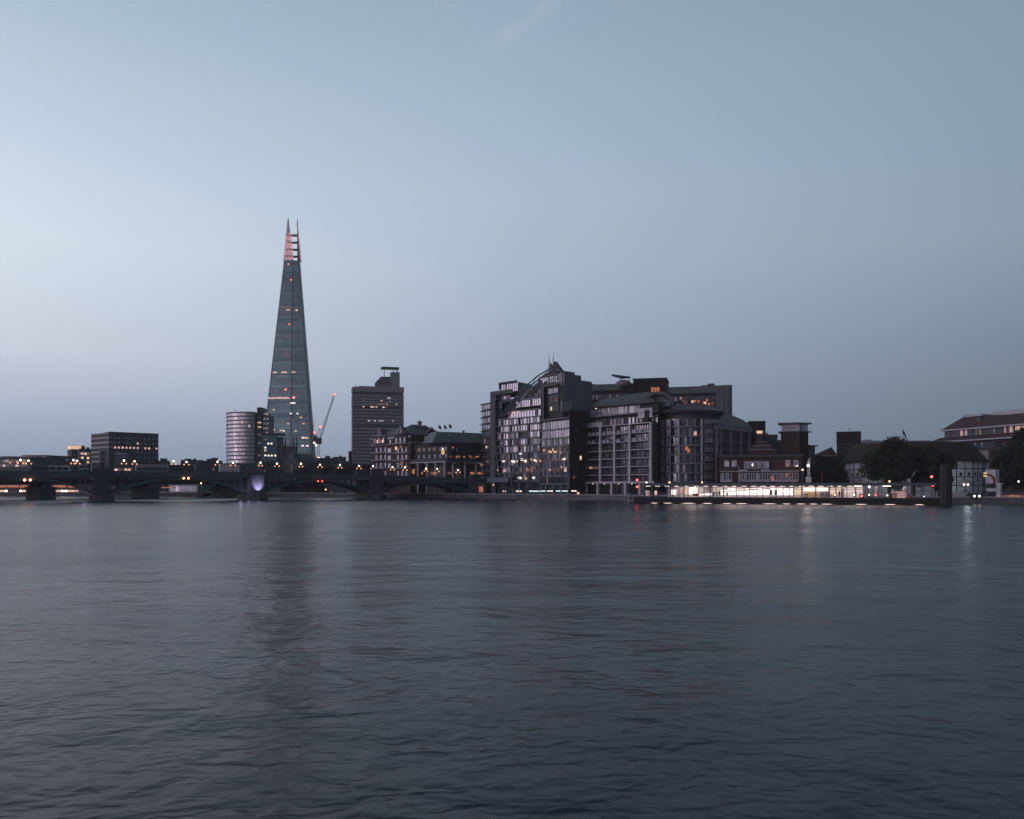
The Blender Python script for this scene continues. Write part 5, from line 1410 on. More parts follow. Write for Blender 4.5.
    # domed eaves
    E0, E1, E2 = arc(Rr + 1.2, -200, 20, 36), arc(Rr + 1.5, -200, 20, 36), arc(Rr - 2.2, -200, 20, 36)
    zA, zB, zC = Zr(412.4), Zr(410.2), Zr(405.3)
    b = MB('slate'); b.prism(E0, zA, zB, top=E1); b.prism(E1, zB, zC, top=E2); b.build('tower_roof', t.e, fix=True)
    for px, py, m in ((695, 433.2, 'lit_pink'), (686.8, 448.2, 'lit_orange'), (688.8, 450.6, 'lit_orange')):
        dd = deg_of(px, Rr - 1.3); pp = P(Rr - 1.25, dd); cached_box('lit_window', .9, .15, 1.2, m, t.e, (pp[0], pp[1], Zr(py)), rz=radians(dd+90) - t.a)
    # right wing running back
    w = subframe(t, 'rear_wing', (716, 254), (751.5, 271))
    zt = w.Z(424.6, 716); MB('dark_concrete').box(0, w.L, .8, 12, 0, zt).build('wall', w.e)
    MB('concrete').box(0, w.L + .2, -.1, .78, zt - 1.3, zt).build('cornice', w.e)
    for px in (717.5, 721.8, 731.8, 741.8, 750.3):
        MB('concrete').box(w.X(px, 0) - .32, w.X(px, 0) + .32, 0, .75, 0, zt - 1.3).build('pilaster', w.e)
    fz = [w.Z(p, 716) for p in (431, 440, 449, 458, 467, 476, 484)]
    for k in range(6):
        MB('concrete').box(.3, w.L, .3, .78, fz[k+1] - .12, fz[k+1] + .12).build('balcony_slab', w.e)
        for a, c in ((722.5, 731), (732.5, 741), (742.5, 749.6)):
            xa, xb = w.X(a, .8), w.X(c, .8)
            for q in range(3): window(w.e, xa + (q+.5)*(xb-xa)/3, .78, fz[k+1] + .3, (xb-xa)/3*.8, fz[k] - fz[k+1] - .8, nx=2, frame='grey_metal', glass='glass_mid', alt='glass_dark', blinds=.5)
    zr = w.Z(414, 730, 4)
    b = MB('slate').poly([(-.3, -.3, zt), (w.L + .5, -.3, zt), (w.L + .5, 3, w.Z(420.5, 745, 3)), (w.X(731, 5), 5, zr), (-.3, 5, zr)]).poly([(-.3, 5, zr), (w.X(731, 5), 5, zr), (w.L+.5, 3, w.Z(420.5, 745, 3)), (w.L+.5, 12, zt), (-.3, 12, zt)]).poly([(w.L+.5, -.3, zt), (w.L+.5, 12, zt), (w.L+.5, 3, w.Z(420.5, 745, 3))])
    b.build('roof', w.e)
apartments()

def rear_block():
    t = T('rear_office_block', 'long dark office block with grey roof band rising behind the apartment building', 'building', (583, 332), (723, 318))
    ref = 620
    z1 = t.Z(383.8, ref); zb = t.Z(390, ref)
    xa, xb = t.X(584, 0), t.X(633.5, 0)
    b = MB('green_wall').box(xa, xb, -.4, 20, zb, z1); b.build('roof_band', t.e)
    MB('dark_brick').box(xa, t.L, 0, 20, 0, zb - .01).build('wall', t.e)
    x2 = t.X(667, 0)
    MB('green_wall').box(x2, t.X(723, 0), -.4, 20, t.Z(393.4, 690), t.Z(386.6, 690)).build('roof_band', t.e)
    MB('dark_brick').box(xb + .1, x2 - .1, -1.5, 14, t.Z(398, 650), t.Z(379.4, 650)).build('brick_plant_room', t.e)
    MB('slate').box(xb - .1, x2 + .1, -1.8, 14.2, t.Z(379.4, 650), t.Z(378.6, 650)).build('plant_room_roof', t.e)
    for px in (652.3, 655.4, 658.2): t.lit(px, 389.6, .9, 1.9, 'lit_orange', y=-1.5)
    for k, py in enumerate((396.5, 403.5)):
        band(t.e, xa + .5, xb, 0, t.Z(py + 2.4, ref), t.Z(py - 2, ref), 26, mix=(('glass_dark', .9), ('glass_mid', .1)))
        band(t.e, x2 + .3, t.X(722, 0), 0, t.Z(py + 4.5, 690), t.Z(py + .2, 690), 24, mix=(('glass_dark', .88), ('glass_mid', .1), ('lit_dim', .02)))
    for px, py, m in ((681, 398.3, 'lit_orange'), (683.5, 401.5, 'lit_dim'), (686, 402.6, 'lit_dim'), (692.5, 401.6, 'lit_warm'), (695, 401.2, 'lit_orange'), (698.5, 401.6, 'lit_orange'), (703.6, 402.6, 'lit_orange'), (705.2, 403, 'lit_warm'), (707, 400.4, 'lit_orange'), (709, 404, 'lit_orange'), (712.5, 403.2, 'lit_dim'), (588.6, 393.9, 'lit_warm')):
        t.lit(px, py, .8, .9, m, y=-.1)
    MB('green_wall').bar((t.X(727, 1), 1.5, 0), (t.X(727, 1), 1.5, t.Z(385.4, 727, 1)), 2.0, n=20).build('stair_tower', t.e)
    MB('green_wall').box(t.X(716, 0), t.X(724, 0), -.6, 3, t.Z(412, 720), t.Z(385.4, 720)).build('stair_lobby', t.e)
    for px, h in ((592, .9), (705, 1.0), (711, 1.6), (718, .8)):
        x = t.X(px, 6); MB('dark_concrete').box(x - 1.4, x + 1.4, 5, 8, z1 - 2, z1 + h if px < 600 else t.Z(386.6, 690) + h).build('roof_plant', t.e)
    # low sculptural roof canopy
    u = T('roof_canopy', 'wing-shaped roof canopy and pale dome on top of the dark rear block', 'roof structure', (610, 322), (634, 320), z=z1 + GZ)
    cx = u.X(623, 2); b = MB('concrete').ball((cx, 4, -.5), 3.3, n=16, h=8, sz=.5); b.build('dome', u.e)
    P = lambda px, py: (u.X(px, 1), u.Z(py, px, 1))
    MB('slate').extr([P(611.5, 375.2), P(622, 378), P(630.5, 376.8), P(624, 376), P(612, 374.4)], 0, 4).build('wing_canopy', u.e, fix=True)
    MB('dark_metal').bar((u.X(621, 2), 2, 0), (u.X(620, 2), 2, u.Z(377.6, 620, 2)), .2).bar((u.X(629, 2), 2, 0), (u.X(629, 2), 2, u.Z(377, 629, 2)), .2).build('canopy_posts', u.e)
    MB('dark_metal').bar((u.X(632.8, 2), 2, -.5), (u.X(632.8, 2), 2, u.Z(376, 632, 2)), .08).build('aerial', u.e)
rear_block()

# ================================================================== riverside pub, brick tower and neighbours
def pub():
    t = T('riverside_pub', 'old brick pub with white-trimmed windows and a stepped red roof with lantern', 'pub', (719, 246), (802, 240))
    z1 = t.Z(457.2, 760)
    MB('brick').box(0, t.L, 1.5, 14, 0, z1).build('wall', t.e)
    MB('slate').box(-.4, t.L + .4, .7, 14.3, z1, z1 + .9).build('eaves', t.e)
    zf = t.Z(471.6, 760)
    # projecting ground storey
    MB('brick').box(t.X(720, -.2), t.X(799, -.2), -.1, 1.45, 0, zf).build('lower_wall', t.e)
    MB('white_paint').box(t.X(719.5, -.3), t.X(799, -.3), -.4, 1.4, zf, zf + .22).build('lower_cornice', t.e)
    for a, c in ((721, 731.5), (739.5, 758.5), (759.8, 770), (772, 781.5), (783, 789), (790, 798)):
        xa, xb = t.X(a, -.1), t.X(c, -.1); n = max(3, int((c - a) / 2.3))
        band(t.e, xa, xb, -.1, t.Z(479.6, 760), t.Z(473.4, 760), n, frame='white_paint', mix=(('glass_dark', .75), ('glass_mid', .25)), mull=.2)
    MB('white_paint').box(t.X(720.5, -.5), t.X(732, -.5), -.5, -.12, t.Z(482, 726), t.Z(480.2, 726)).build('sill_board', t.e)
    MB('white_paint').box(t.X(739, -.5), t.X(798, -.5), -.5, -.12, t.Z(481.6, 760), t.Z(480.4, 760)).build('sill_board', t.e)
    # upper storey windows
    for px in (726.8, 734.3, 787.8, 795.8):
        x = t.X(px, 1.5); z = t.Z(466.8, px, 1.5); w_, h = 1.5, 1.7
        window(t.e, x, 1.45, z, w_, h, nx=2, frame='white_paint', glass='glass' if px < 780 else 'glass_mid', alt='glass_mid')
        b = MB('white_paint')
        A_ = [(x + .75*cos(pi*i/8), z + h + .38*sin(pi*i/8)) for i in range(9)]
        b.extr(A_, 1.3, 1.46).build('window_head', t.e, fix=True)
    band(t.e, t.X(744.5, .9), t.X(768.5, .9), .9, t.Z(468.2, 756, .9), t.Z(462.6, 756, .9), 9, frame='white_paint', mix=(('glass_mid', .6), ('glass_dark', .3), ('glass', .1)), mull=.28)
    MB('white_paint').box(t.X(744, .9), t.X(769, .9), .7, 1.46, t.Z(462.4, 756, .9), t.Z(461.4, 756, .9)).build('window_cornice', t.e)
    for a, c in ((738.5, 747.5), (761, 770)): MB('white_paint').box(t.X(a, .2), t.X(c, .2), .2, .5, t.Z(471.2, 756), t.Z(469.6, 756)).build('sign_board', t.e)
    for px, py, m in ((752.5, 464.8, 'lit_white'), (787.4, 464.4, 'lit_orange'), (786.8, 475, 'lit_orange'), (792, 477.5, 'lit_dim'), (771.8, 477.6, 'lit_orange'), (773, 479.6, 'lit_orange'), (794, 481, 'lit_dim')): t.lit(px, py, .5, .8, m, y=-.4 if py > 472 else .8)
    # pyramid roof in steps, with lantern
    zr = z1 + .9
    lv = [(743.5, 780.5, 456.4, 454.2), (746, 778, 454.2, 450), (748.5, 774.5, 449.5, 446), (752.5, 770, 445.5, 442)]
    y = 5
    MB('render').box(t.X(743.5, 2), t.X(780.5, 2), 2, 13, zr, t.Z(454.6, 760, 2)).build('roof_parapet', t.e)
    for k, (a, c, pa, pb) in enumerate(lv[1:]):
        xa, xb = t.X(a, y), t.X(c, y); za, zb = t.Z(pa, 760, y), t.Z(pb, 760, y); i = 2.0 * k; s = 1.1
        MB('red_roof').prism([(xa, 2.5 + i*.6), (xb, 2.5 + i*.6), (xb, 13 - i*.6), (xa, 13 - i*.6)], za - .4, zb, top=[(xa + s, 3.4 + i*.6), (xb - s, 3.4 + i*.6), (xb - s, 12 - i*.6), (xa + s, 12 - i*.6)]).build('roof_tier', t.e, fix=True)
        MB('render').box(xa + s - .1, xb - s + .1, 3.3 + i*.6, 12.1 - i*.6, zb, zb + .16).build('roof_flashing', t.e)
    xa, xb = t.X(756.4, y), t.X(763.5, y); za = t.Z(442, 760, y); zb = t.Z(434, 760, y)
    MB('brick').box(xa + .2, xb - .2, 6.2, 8.4, za, zb).build('lantern_base', t.e)
    MB('render').box(xa, xb, 6, 8.6, zb, zb + .25).box(xa - .1, xb + .1, 5.9, 8.7, t.Z(430.6, 760, y), t.Z(430.2, 760, y)).build('lantern_slab', t.e)
    MB('lit_warm').box(xa + .25, xb - .25, 6.3, 8.3, zb + .25, t.Z(430.6, 760, y)).build('lantern_light', t.e)
    # dark block behind the lantern
    u = T('stepped_dark_block', 'dark stepped brick block between the pub lantern and the square brick tower', 'building', (749, 285), (781, 283))
    for a, c, py, m in ((749, 765.5, 421.8, 'dark_brick'), (765.5, 777.5, 435.6, 'dark_stone'), (777.5, 781, 441, 'dark_stone')):
        MB(m).box(u.X(a, 0) + .02, u.X(c, 0), 0, 9, 0, u.Z(py, 765)).box(u.X(a, 0) - .1, u.X(c, 0) + .2, -.2, 9.2, u.Z(py, 765), u.Z(py, 765) + .3).build('wall', u.e)
    MB('dark_metal').box(u.X(752, 2), u.X(759, 2), 2, 5, u.Z(421.8, 765), u.Z(420.9, 765)).build('roof_plant', u.e)
    MB('render').prism([(u.X(764, -1), -1), (u.X(769, -1), -1), (u.X(769, -1), 2), (u.X(764, -1), 2)], u.Z(434.6, 766), u.Z(432.4, 766), top=[(u.X(766, -1), 0), (u.X(767, -1), 0), (u.X(767, -1), 1), (u.X(766, -1), 1)]).build('roof_cowl', u.e, fix=True)
    # square brick tower with overhanging flat roofs
    v = T('brick_tower', 'square brick tower with glazed top storey under a flat overhanging roof', 'tower', (780.8, 268), (799.6, 265.5))
    r = subframe(v, 'right_side', (799.6, 265.5), (808.3, 267.5))
    z0, z1 = v.Z(431.2, 790), v.Z(424.2, 790)
    MB('brick').box(0, v.L, 0, 6, 0, z0 - .4).build('shaft', v.e)
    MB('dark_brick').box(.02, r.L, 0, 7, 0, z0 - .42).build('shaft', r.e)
    MB('dark_concrete').box(-.8, v.L + .09, -.8, 6, z0 - .4, z0).build('roof_slab', v.e)
    MB('dark_concrete').box(-.9, v.L + .09, -.9, 6, z1, z1 + .5).build('roof_slab', v.e)
    MB('blind').box(.2, v.L - .1, .25, 2, z0, z1).build('sign_panel', v.e)
    # illegible weathered letters on the panel
    b = MB('grey_metal'); rr = random.Random(4); x = .6
    while x < v.L - .6:
        h = rr.uniform(.35, .8)
        b.box(x, x + .08, .19, .25, z0 + .7, z0 + .7 + h)
        if rr.random() < .6: b.box(x + .08, x + .28, .19, .25, z0 + .7 + h*.45, z0 + .7 + h*.6)
        x += .42
    b.build('lettering', v.e)
    b = MB('grey_metal').box(v.L - .05, v.L + .12, .2, .4, z0, z1); b.build('corner_post', v.e)
    MB('dark_concrete').box(.1, r.L + .8, -.6, 6, z0 - .39, z0 - .01).box(.1, r.L + .9, -.7, 6, z1 + .01, z1 + .49).build('roof_slab', r.e)
    band(r.e, .2, r.L - .1, .3, z0 + .15, z1 - .15, 4, mix=(('glass_mid', .7), ('glass', .3)))
    a = T('tower_annex', 'low flat-roofed annex on the right flank of the square brick tower', 'building', (808.3, 272), (815, 274))
    MB('dark_concrete').box(0, a.L, 0, 6, 0, a.Z(446.4, 812)).build('wall', a.e)
    MB('slate').box(-.2, a.L + .9, -.6, 6.4, a.Z(446.4, 812), a.Z(445.2, 812)).build('roof_slab', a.e)
pub()

def stage_buildings():
    t = T('brick_block', 'plain square brick block with darker top standing over the thatched theatre', 'building', (836.8, 292), (860.8, 289))
    za, zt = t.Z(442.6, 848), t.Z(432.2, 848)
    MB('grey_brick').box(0, t.L, 0, 9, 0, za).build('wall', t.e); MB('dark_brick').box(-.1, t.L + .1, -.1, 9.1, za, zt).build('upper_wall', t.e)
    MB('slate').box(-.2, t.L + .2, -.2, 9.2, zt, zt + .25).build('roof_edge', t.e)
    b = MB('dark_metal')
    for px, py in ((849, 427.5), (851, 430), (856, 429.5)): b.bar((t.X(px, 4), 4, zt), (t.X(px, 4), 4, t.Z(py, px, 4)), .07)
    b.bar((t.X(848, 4), 4, t.Z(429.5, 849, 4)), (t.X(850, 4), 4, t.Z(429.5, 849, 4)), .05); b.build('aerials', t.e)
    u = T('gabled_house', 'low building with a sloping dark red roof left of the plain brick block', 'house', (816, 288), (837, 288))
    ze = u.Z(455.4, 830); zr = u.Z(446.4, 837)
    MB('dark_brick').box(0, u.L, 0, 10, 0, ze).build('wall', u.e)
    MB('render').box(u.X(822, 0), u.L, -.5, -.02, ze - .3, ze + .05).build('gutter', u.e)
    b = MB('red_roof').poly([(u.X(821, 0), -.5, ze + .06), (u.L, -.5, ze + .06), (u.L, 5, zr)]).poly([(u.L, -.5, ze+.06), (u.L, 10, ze+.06), (u.L, 5, zr)]).poly([(u.L, 10, ze+.06), (u.X(821, 0), 10, ze+.06), (u.L, 5, zr)]).poly([(u.X(821, 0), 10, ze+.06), (u.X(821, 0), -.5, ze+.06), (u.L, 5, zr)])
    b.build('roof', u.e, fix=True)
    # pale flat roof building far behind, with a flag
    w = T('flat_roofed_hall', 'long building with a pale flat roof edge behind the riverside trees', 'building', (860, 340), (930, 338))
    zt = w.Z(440.6, 890)
    MB('dark_concrete').box(0, w.L, 0, 14, 0, zt - 1.2).build('wall', w.e)
    MB('render').box(-.3, w.L + .3, -.5, 14.3, zt - 1.2, zt).build('roof_edge', w.e)
    MB('render').box(w.X(866, 4), w.X(872, 4), 4, 8, zt, zt + .7).build('roof_hatch', w.e)
    band(w.e, .5, w.L - .5, 0, zt - 3.5, zt - 1.6, 30, mix=(('glass_dark', .8), ('glass_mid', .2)))
    e = link('flagpole', None); x, y, z = W(905.5, 441, 300); e.location = (x, y, GZ); tag(e, 'flagpole with a drooping flag rising above the trees beside the theatre', 'flagpole')
    zt = zat(427, 300) - GZ; MB('grey_metal').bar((-.9, 0, 0), (-1.0, 0, zt), .07).build('pole', e)
    b = MB('flag_cloth')
    for k in range(6):
        f = lambda s: (-1.0 + s*1.25, .18*sin(s*9), zt - .6 - s*2.6)
        p, q = f(k/6), f((k+1)/6); b.poly([(p[0], p[1], p[2] - 1.7), (q[0], q[1], q[2] - 1.5), q, p])
    b.build('flag', e).modifiers.new('Solidify', 'SOLIDIFY').thickness = .04
stage_buildings()

def theatre():
    cx, cy = W(912, 486, 262)[:2]; R = 20.6; n = 20
    e = link('thatched_theatre', None); e.location = (cx, cy, GZ); tag(e, 'round white timber-framed theatre with a dark thatched roof, half hidden by trees', 'theatre')
    def P(r, k, off=0): a = 2*pi*(k + off)/n - pi/2 + pi/n; return (r*cos(a), r*sin(a))
    z1 = zat(458.4, 243) - GZ; zr = zat(441.5, 246) - GZ
    MB('plaster').prism([P(R, k) for k in range(n)], 0, z1 - .05).build('wall', e, fix=True)
    b = MB('thatch')
    for k in range(n):
        o0, o1, m0, m1, i0, i1 = P(R + 1.0, k), P(R + 1.0, k+1), P(R - 3.3, k), P(R - 3.3, k+1), P(R - 7.5, k), P(R - 7.5, k+1)
        b.poly([(*o0, z1 - .5), (*o1, z1 - .5), (*m1, zr), (*m0, zr)]).poly([(*m0, zr), (*m1, zr), (*i1, z1), (*i0, z1)]).poly([(*o0, z1 - .9), (*o0, z1 - .5), (*o1, z1 - .5), (*o1, z1 - .9)][::-1]).poly([(*o1, z1-.9), (*o0, z1-.9), (*i0, z1-.9), (*i1, z1-.9)]).poly([(*i0, z1-.9), (*i0, z1), (*i1, z1), (*i1, z1-.9)])
    b.build('thatched_roof', e, fix=True)
    # timber frame on the bays that face the river
    hs = [0.15, z1*.30, z1*.52, z1*.74, z1 - .75]
    for k in range(n):
        p, q = P(R, k), P(R, k+1)
        mx, my = (p[0]+q[0])/2, (p[1]+q[1])/2
        if my > 4: continue
        nx, ny = mx/R, my/R
        f = lambda s, z, o=.07: (p[0] + (q[0]-p[0])*s + nx*o, p[1] + (q[1]-p[1])*s + ny*o, z)
        b = MB('timber')
        for s in (0, .5, 1): b.bar(f(s, 0), f(s, z1 - .5), .15 if s in (0, 1) else .10, n=4)
        for h in hs: b.bar(f(0, h), f(1, h), .11, n=4)
        for i in range(6):
            a0, a1 = pi*i/6, pi*(i+1)/6
            b.bar(f(.5 - .42*cos(a0), hs[1] + .2 + 1.5*sin(a0)), f(.5 - .42*cos(a1), hs[1] + .2 + 1.5*sin(a1)), .07, n=4)
            b.bar(f(.5 - .42*cos(a0), .2 + 1.7*sin(a0)), f(.5 - .42*cos(a1), .2 + 1.7*sin(a1)), .07, n=4)
        b.build('timber_frame', e)
        a = atan2(ny, nx) + pi/2
        for s in (.25, .75):
            c = f(s, hs[2] + .35, .02); window(e, c[0], c[1], c[2], .8, 1.0, rz=a, nx=2, frame='timber', glass='glass_dark', alt='glass_dark', variants=1)
theatre()

def red_roofs():
    t = T('red_roofed_building', 'large building with two tiers of dark red roof and white eaves, far right', 'building', (941, 330), (1100, 268))
    ref = 980
    ze = t.Z(427.3, ref); zp = t.Z(434.5, ref)
    x0 = t.X(941, -1.5); x1 = t.L
    ztop = t.Z(415.3, ref, 8)
    b = MB('red_roof').poly([(x0, -1.5, ze), (x1, -1.5, ze), (x1, 9, ztop), (t.X(963, 9), 9, ztop)]).poly([(x1, 20, ze), (x0, 20, ze), (t.X(963, 9), 9, ztop), (x1, 9, ztop)]).poly([(x0, 20, ze), (x0, -1.5, ze), (t.X(963, 9), 9, ztop)])
    b.build('upper_roof', t.e)
    MB('white_paint').box(x0 - .2, x1, -1.8, -1.3, ze - .55, ze - .02).box(x0 - .2, x0 + .2, -1.29, 20, ze - .55, ze - .02).build('eaves', t.e)
    MB('dark_concrete').box(t.X(944.5, 0), x1, 0, 18, 0, ze - .02).build('wall', t.e)
    mixs = (('glass_dark', .8), ('glass_mid', .2))
    for a, c, m, n in ((946, 960, mixs, 7), (960.5, 968.5, (('lit_pink', .5), ('blind', .5)), 6), (969, 975, mixs, 3), (975.5, 982, (('lit_faint', .4), ('glass_mid', .3), ('glass_dark', .3)), 4), (983, 1004, mixs, 10), (1004.5, 1024, (('lit_pink', .4), ('blind', .3), ('glass_dark', .3)), 14), (1024.5, 1060, mixs, 16)):
        band(t.e, t.X(a, 0), t.X(c, 0) - .05, 0, zp, ze - .7, n, mix=m, mull=.12)
    # lower tier
    x2 = t.X(930, -6); zl = t.Z(438.8, ref, -6); zu = zp - .25
    x3 = t.X(1012, -6)
    b = MB('red_roof').poly([(x2, -6, zl), (x3, -6, zl), (x3 + 3, -.05, zu), (t.X(938, -1), -.05, zu)]).poly([(x2, 8, zl), (x2, -6, zl), (t.X(938, -1), -.05, zu), (t.X(938, -1), 4, zu)]).poly([(x3, -6, zl), (x3 + 6, -.05, zl), (x3+3, -.05, zu)])
    b.build('lower_roof', t.e)
    MB('white_paint').box(t.X(941, -6), x3, -6.3, -5.9, zl - .5, zl - .02).build('eaves', t.e)
    MB('brick').box(t.X(936, -4.5), x3 - 1, -4.5, -.02, 0, zl - .03).build('lower_wall', t.e)
    band(t.e, t.X(950, -4.5), t.X(1005, -4.5), -4.5, zl - 3.4, zl - 1.3, 26, frame='dark_metal', mix=mixs)
    # white roof parapets
    y = 9
    MB('white_paint').box(t.X(967, y), t.X(984, y), y - 1, y + 3, ztop - .2, ztop + .55).build('roof_parapet', t.e)
    P = lambda px, py: (t.X(px, y - 1), t.Z(py, px, y - 1))
    MB('white_paint').extr([P(993, 415.2), P(1050, 413), P(1050, 406.5), P(1018, 408.8), P(994, 411.8)], y - 1.5, y + 4).build('roof_parapet', t.e, fix=True)
    MB('render').bar((t.X(965.3, y), y, ztop), (t.X(965.3, y), y, ztop + .8), .6, n=10).build('roof_drum', t.e)
    MB('dark_concrete').box(t.X(976, 4), t.X(980.5, 4), 4, 6, t.Z(421, 978, 4), t.Z(417.3, 978, 4)).build('dormer', t.e)
    # small white gabled annex
    u = T('white_gabled_house', 'small pale boarded house between the theatre thatch and the red-roofed building', 'house', (974, 268), (988.5, 266))
    zt = u.Z(450.2, 980)
    MB('cream').box(0, u.L, 0, 6, 0, zt).build('wall', u.e)
    MB('slate').box(-.2, u.L + .2, -.3, 6.3, zt, zt + .25).build('roof', u.e)
    for k in range(4): MB('timber').box(0, u.L, -.05, -.005, zt - .9 - 1.1*k, zt - .84 - 1.1*k).build('timber_rail', u.e)
    # sign pavilion
    v = T('sign_pavilion', 'white panelled pavilion with a large curved red and black arc sign', 'pavilion', (985.5, 222), (1000.5, 219))
    z1 = v.Z(469.6, 990)
    MB('cream').box(0, v.X(995.5, 0), 0, 2.5, v.Z(483.5, 990), z1).build('panel', v.e)
    MB('black').box(.3, v.X(995.5, 0) - .3, .3, 2, 0, v.Z(483.6, 990)).build('lower_wall', v.e)
    MB('cream').box(0.2, v.X(996, 0), -.1, .25, v.Z(491.5, 990), v.Z(488.2, 990)).build('fascia', v.e)
    MB('cream').box(v.X(996.4, 0), v.X(1000.8, 0), -.2, .8, 0, v.Z(484, 998)).box(v.X(995.6, 0), v.X(1002.5, 0), -.4, 1, v.Z(484, 998), v.Z(483, 998)).build('kiosk', v.e)
    cx, cz = v.X(987, -.1), v.Z(481, 987); Rr = 1.75
    for col, r0, r1 in (('red', Rr - .22, Rr), ('black', Rr, Rr + .32)):
        b = MB(col)
        for i in range(14):
            a, c = radians(100 - i*9), radians(100 - (i+1)*9)
            b.extr([(cx + r0*cos(a), cz + r0*sin(a)), (cx + r0*cos(c), cz + r0*sin(c)), (cx + r1*cos(c), cz + r1*sin(c)), (cx + r1*cos(a), cz + r1*sin(a))], -.12, -.02)
        b.build('arc_sign', v.e, fix=True)
    for py in (473.2, 476): MB('lit_yellow').box(v.X(983.4, -.3), v.X(986.6, -.3), -.3, -.1, v.Z(py + .9, 985), v.Z(py - .9, 985)).build('sign_lamp', v.e)
    MB('lit_orange').box(v.X(997, -.5), v.X(1001, -.5), -.5, -.25, v.Z(497, 999), v.Z(496, 999)).build('kiosk_lamp', v.e)
red_roofs()

# ================================================================== trees
def tree(name, label, px, D, half_w, top, base_py=None, seed=1, n=5200, cat='tree', group=None, leaf=.36, low=.08, asym=0.0):
    """half_w, top in metres; crown made of thousands of leaf clumps spread through lobes round the limbs"""
    r = random.Random(seed)
    x, y, _ = W(px, 486, D)
    e = link(name, None); e.location = (x, y, GZ); tag(e, label, cat, group)
    b = MB('bark')
    zt = top * .38
    b.bar((0,0,-.1), (r.uniform(-.2,.2), 0, zt), .34 + top*.012, n=8, r2=.25)
    b.build('trunk', e)
    lobes = []
    nl = 22
    for i in range(nl):
        a = r.uniform(0, 2*pi); rad = half_w * sqrt(r.random()) * .74; zc = top * r.uniform(low + .12, .86)
        k = 1 - .55 * max(0, (zc/top - .55) / .45)
        lx, ly = rad*cos(a)*k + asym*zc/top, rad*sin(a)*k*.9
        rr = half_w * r.uniform(.25, .42)
        rr = min(rr, top - zc)
        lobes.append((lx, ly, zc, rr))
        if i < 7:
            lb = MB('bark'); lb.bar((0, 0, zt*r.uniform(.75, 1)), (lx*.8, ly*.8, zc), .13, n=5, r2=.04); lb.build('limb', e)
    bm = MB('leaf')
    v, f = bm.v, bm.f
    for i in range(n):
        lx, ly, lz, rr = lobes[r.randrange(nl)]
        u = r.gauss(0, 1), r.gauss(0, 1), r.gauss(0, 1); l = sqrt(sum(q*q for q in u)) or 1
        d = rr * (r.random() ** .35) * (1.12 if r.random() < .12 else 1)
        cx, cy, cz = lx + u[0]/l*d, ly + u[1]/l*d, lz + u[2]/l*d*.82
        s = leaf * r.uniform(.55, 1.25)
        t1 = Vector((r.gauss(0,1), r.gauss(0,1), r.gauss(0,.6))).normalized(); t2 = t1.cross(Vector((r.gauss(0,1), r.gauss(0,1), r.gauss(0,1)))).normalized()
        c = Vector((cx, cy, cz)); k = len(v)
        v += [tuple(c - t1*s), tuple(c + t2*s*.6), tuple(c + t1*s), tuple(c - t2*s*.6)]; f.append((k, k+1, k+2, k+3)); bm.mi.append(0)
    bm.build('crown', e)
    return e
G = 'trees along the far bank'
tree('plane_tree', 'broad dark tree standing left of centre in front of the thatched theatre', 889, 231, 8.2, 18.2, seed=2, n=15000, group=G)
tree('plane_tree', 'dark tree right of the broadest one, covering the middle of the theatre', 914, 229, 7.4, 16.2, seed=3, n=13000, group=G)
tree('plane_tree', 'small dark tree directly behind the thick mooring pile', 939, 224, 4.8, 13.6, seed=4, n=8000, group=G)
tree('plane_tree', 'tall dark tree cropped by the right edge of the photograph', 1021, 232, 8.0, 21.5, seed=5, n=15000, group=G)
tree('plane_tree', 'dark bushy tree right of the white sign pavilion', 1003, 238, 4.0, 16.0, seed=6, n=8000, group=G)
tree('plane_tree', 'low dark tree between the brick tower and the theatre', 822, 250, 4.6, 10.4, seed=7, n=4200, group=G)
tree('plane_tree', 'dark tree just left of the white theatre wall', 839, 252, 4.2, 10.6, seed=8, n=4200, group=G)
tree('plane_tree', 'small round tree beside the flat-roofed tower annex', 811, 262, 3.2, 12.2, seed=9, n=3000, group=G)
for i, (px, D, hw, tp, lab) in enumerate(((200, 420, 3.6, 13.2, 'dark round tree behind the bridge left of the curved glass tower'),
        (212, 425, 4.2, 12.6, 'second dark tree behind the bridge, close to the curved tower'), (271, 420, 4.4, 13.4, 'dark tree in front of the teal glass block'),
        (301, 405, 5.5, 13.6, 'dark tree at the foot of the glass spire beside the cathedral'), (327, 415, 5.6, 15.0, 'dark tree right of the crane foot'),
        (343, 380, 4.6, 14.0, 'dark tree left of the gabled brick building'), (362, 372, 4.4, 12.6, 'small dark tree touching the gabled brick building'))):
    tree('street_tree', lab, px, D, hw, tp, seed=30 + i, n=2400, leaf=.5, group='trees behind the bridge')

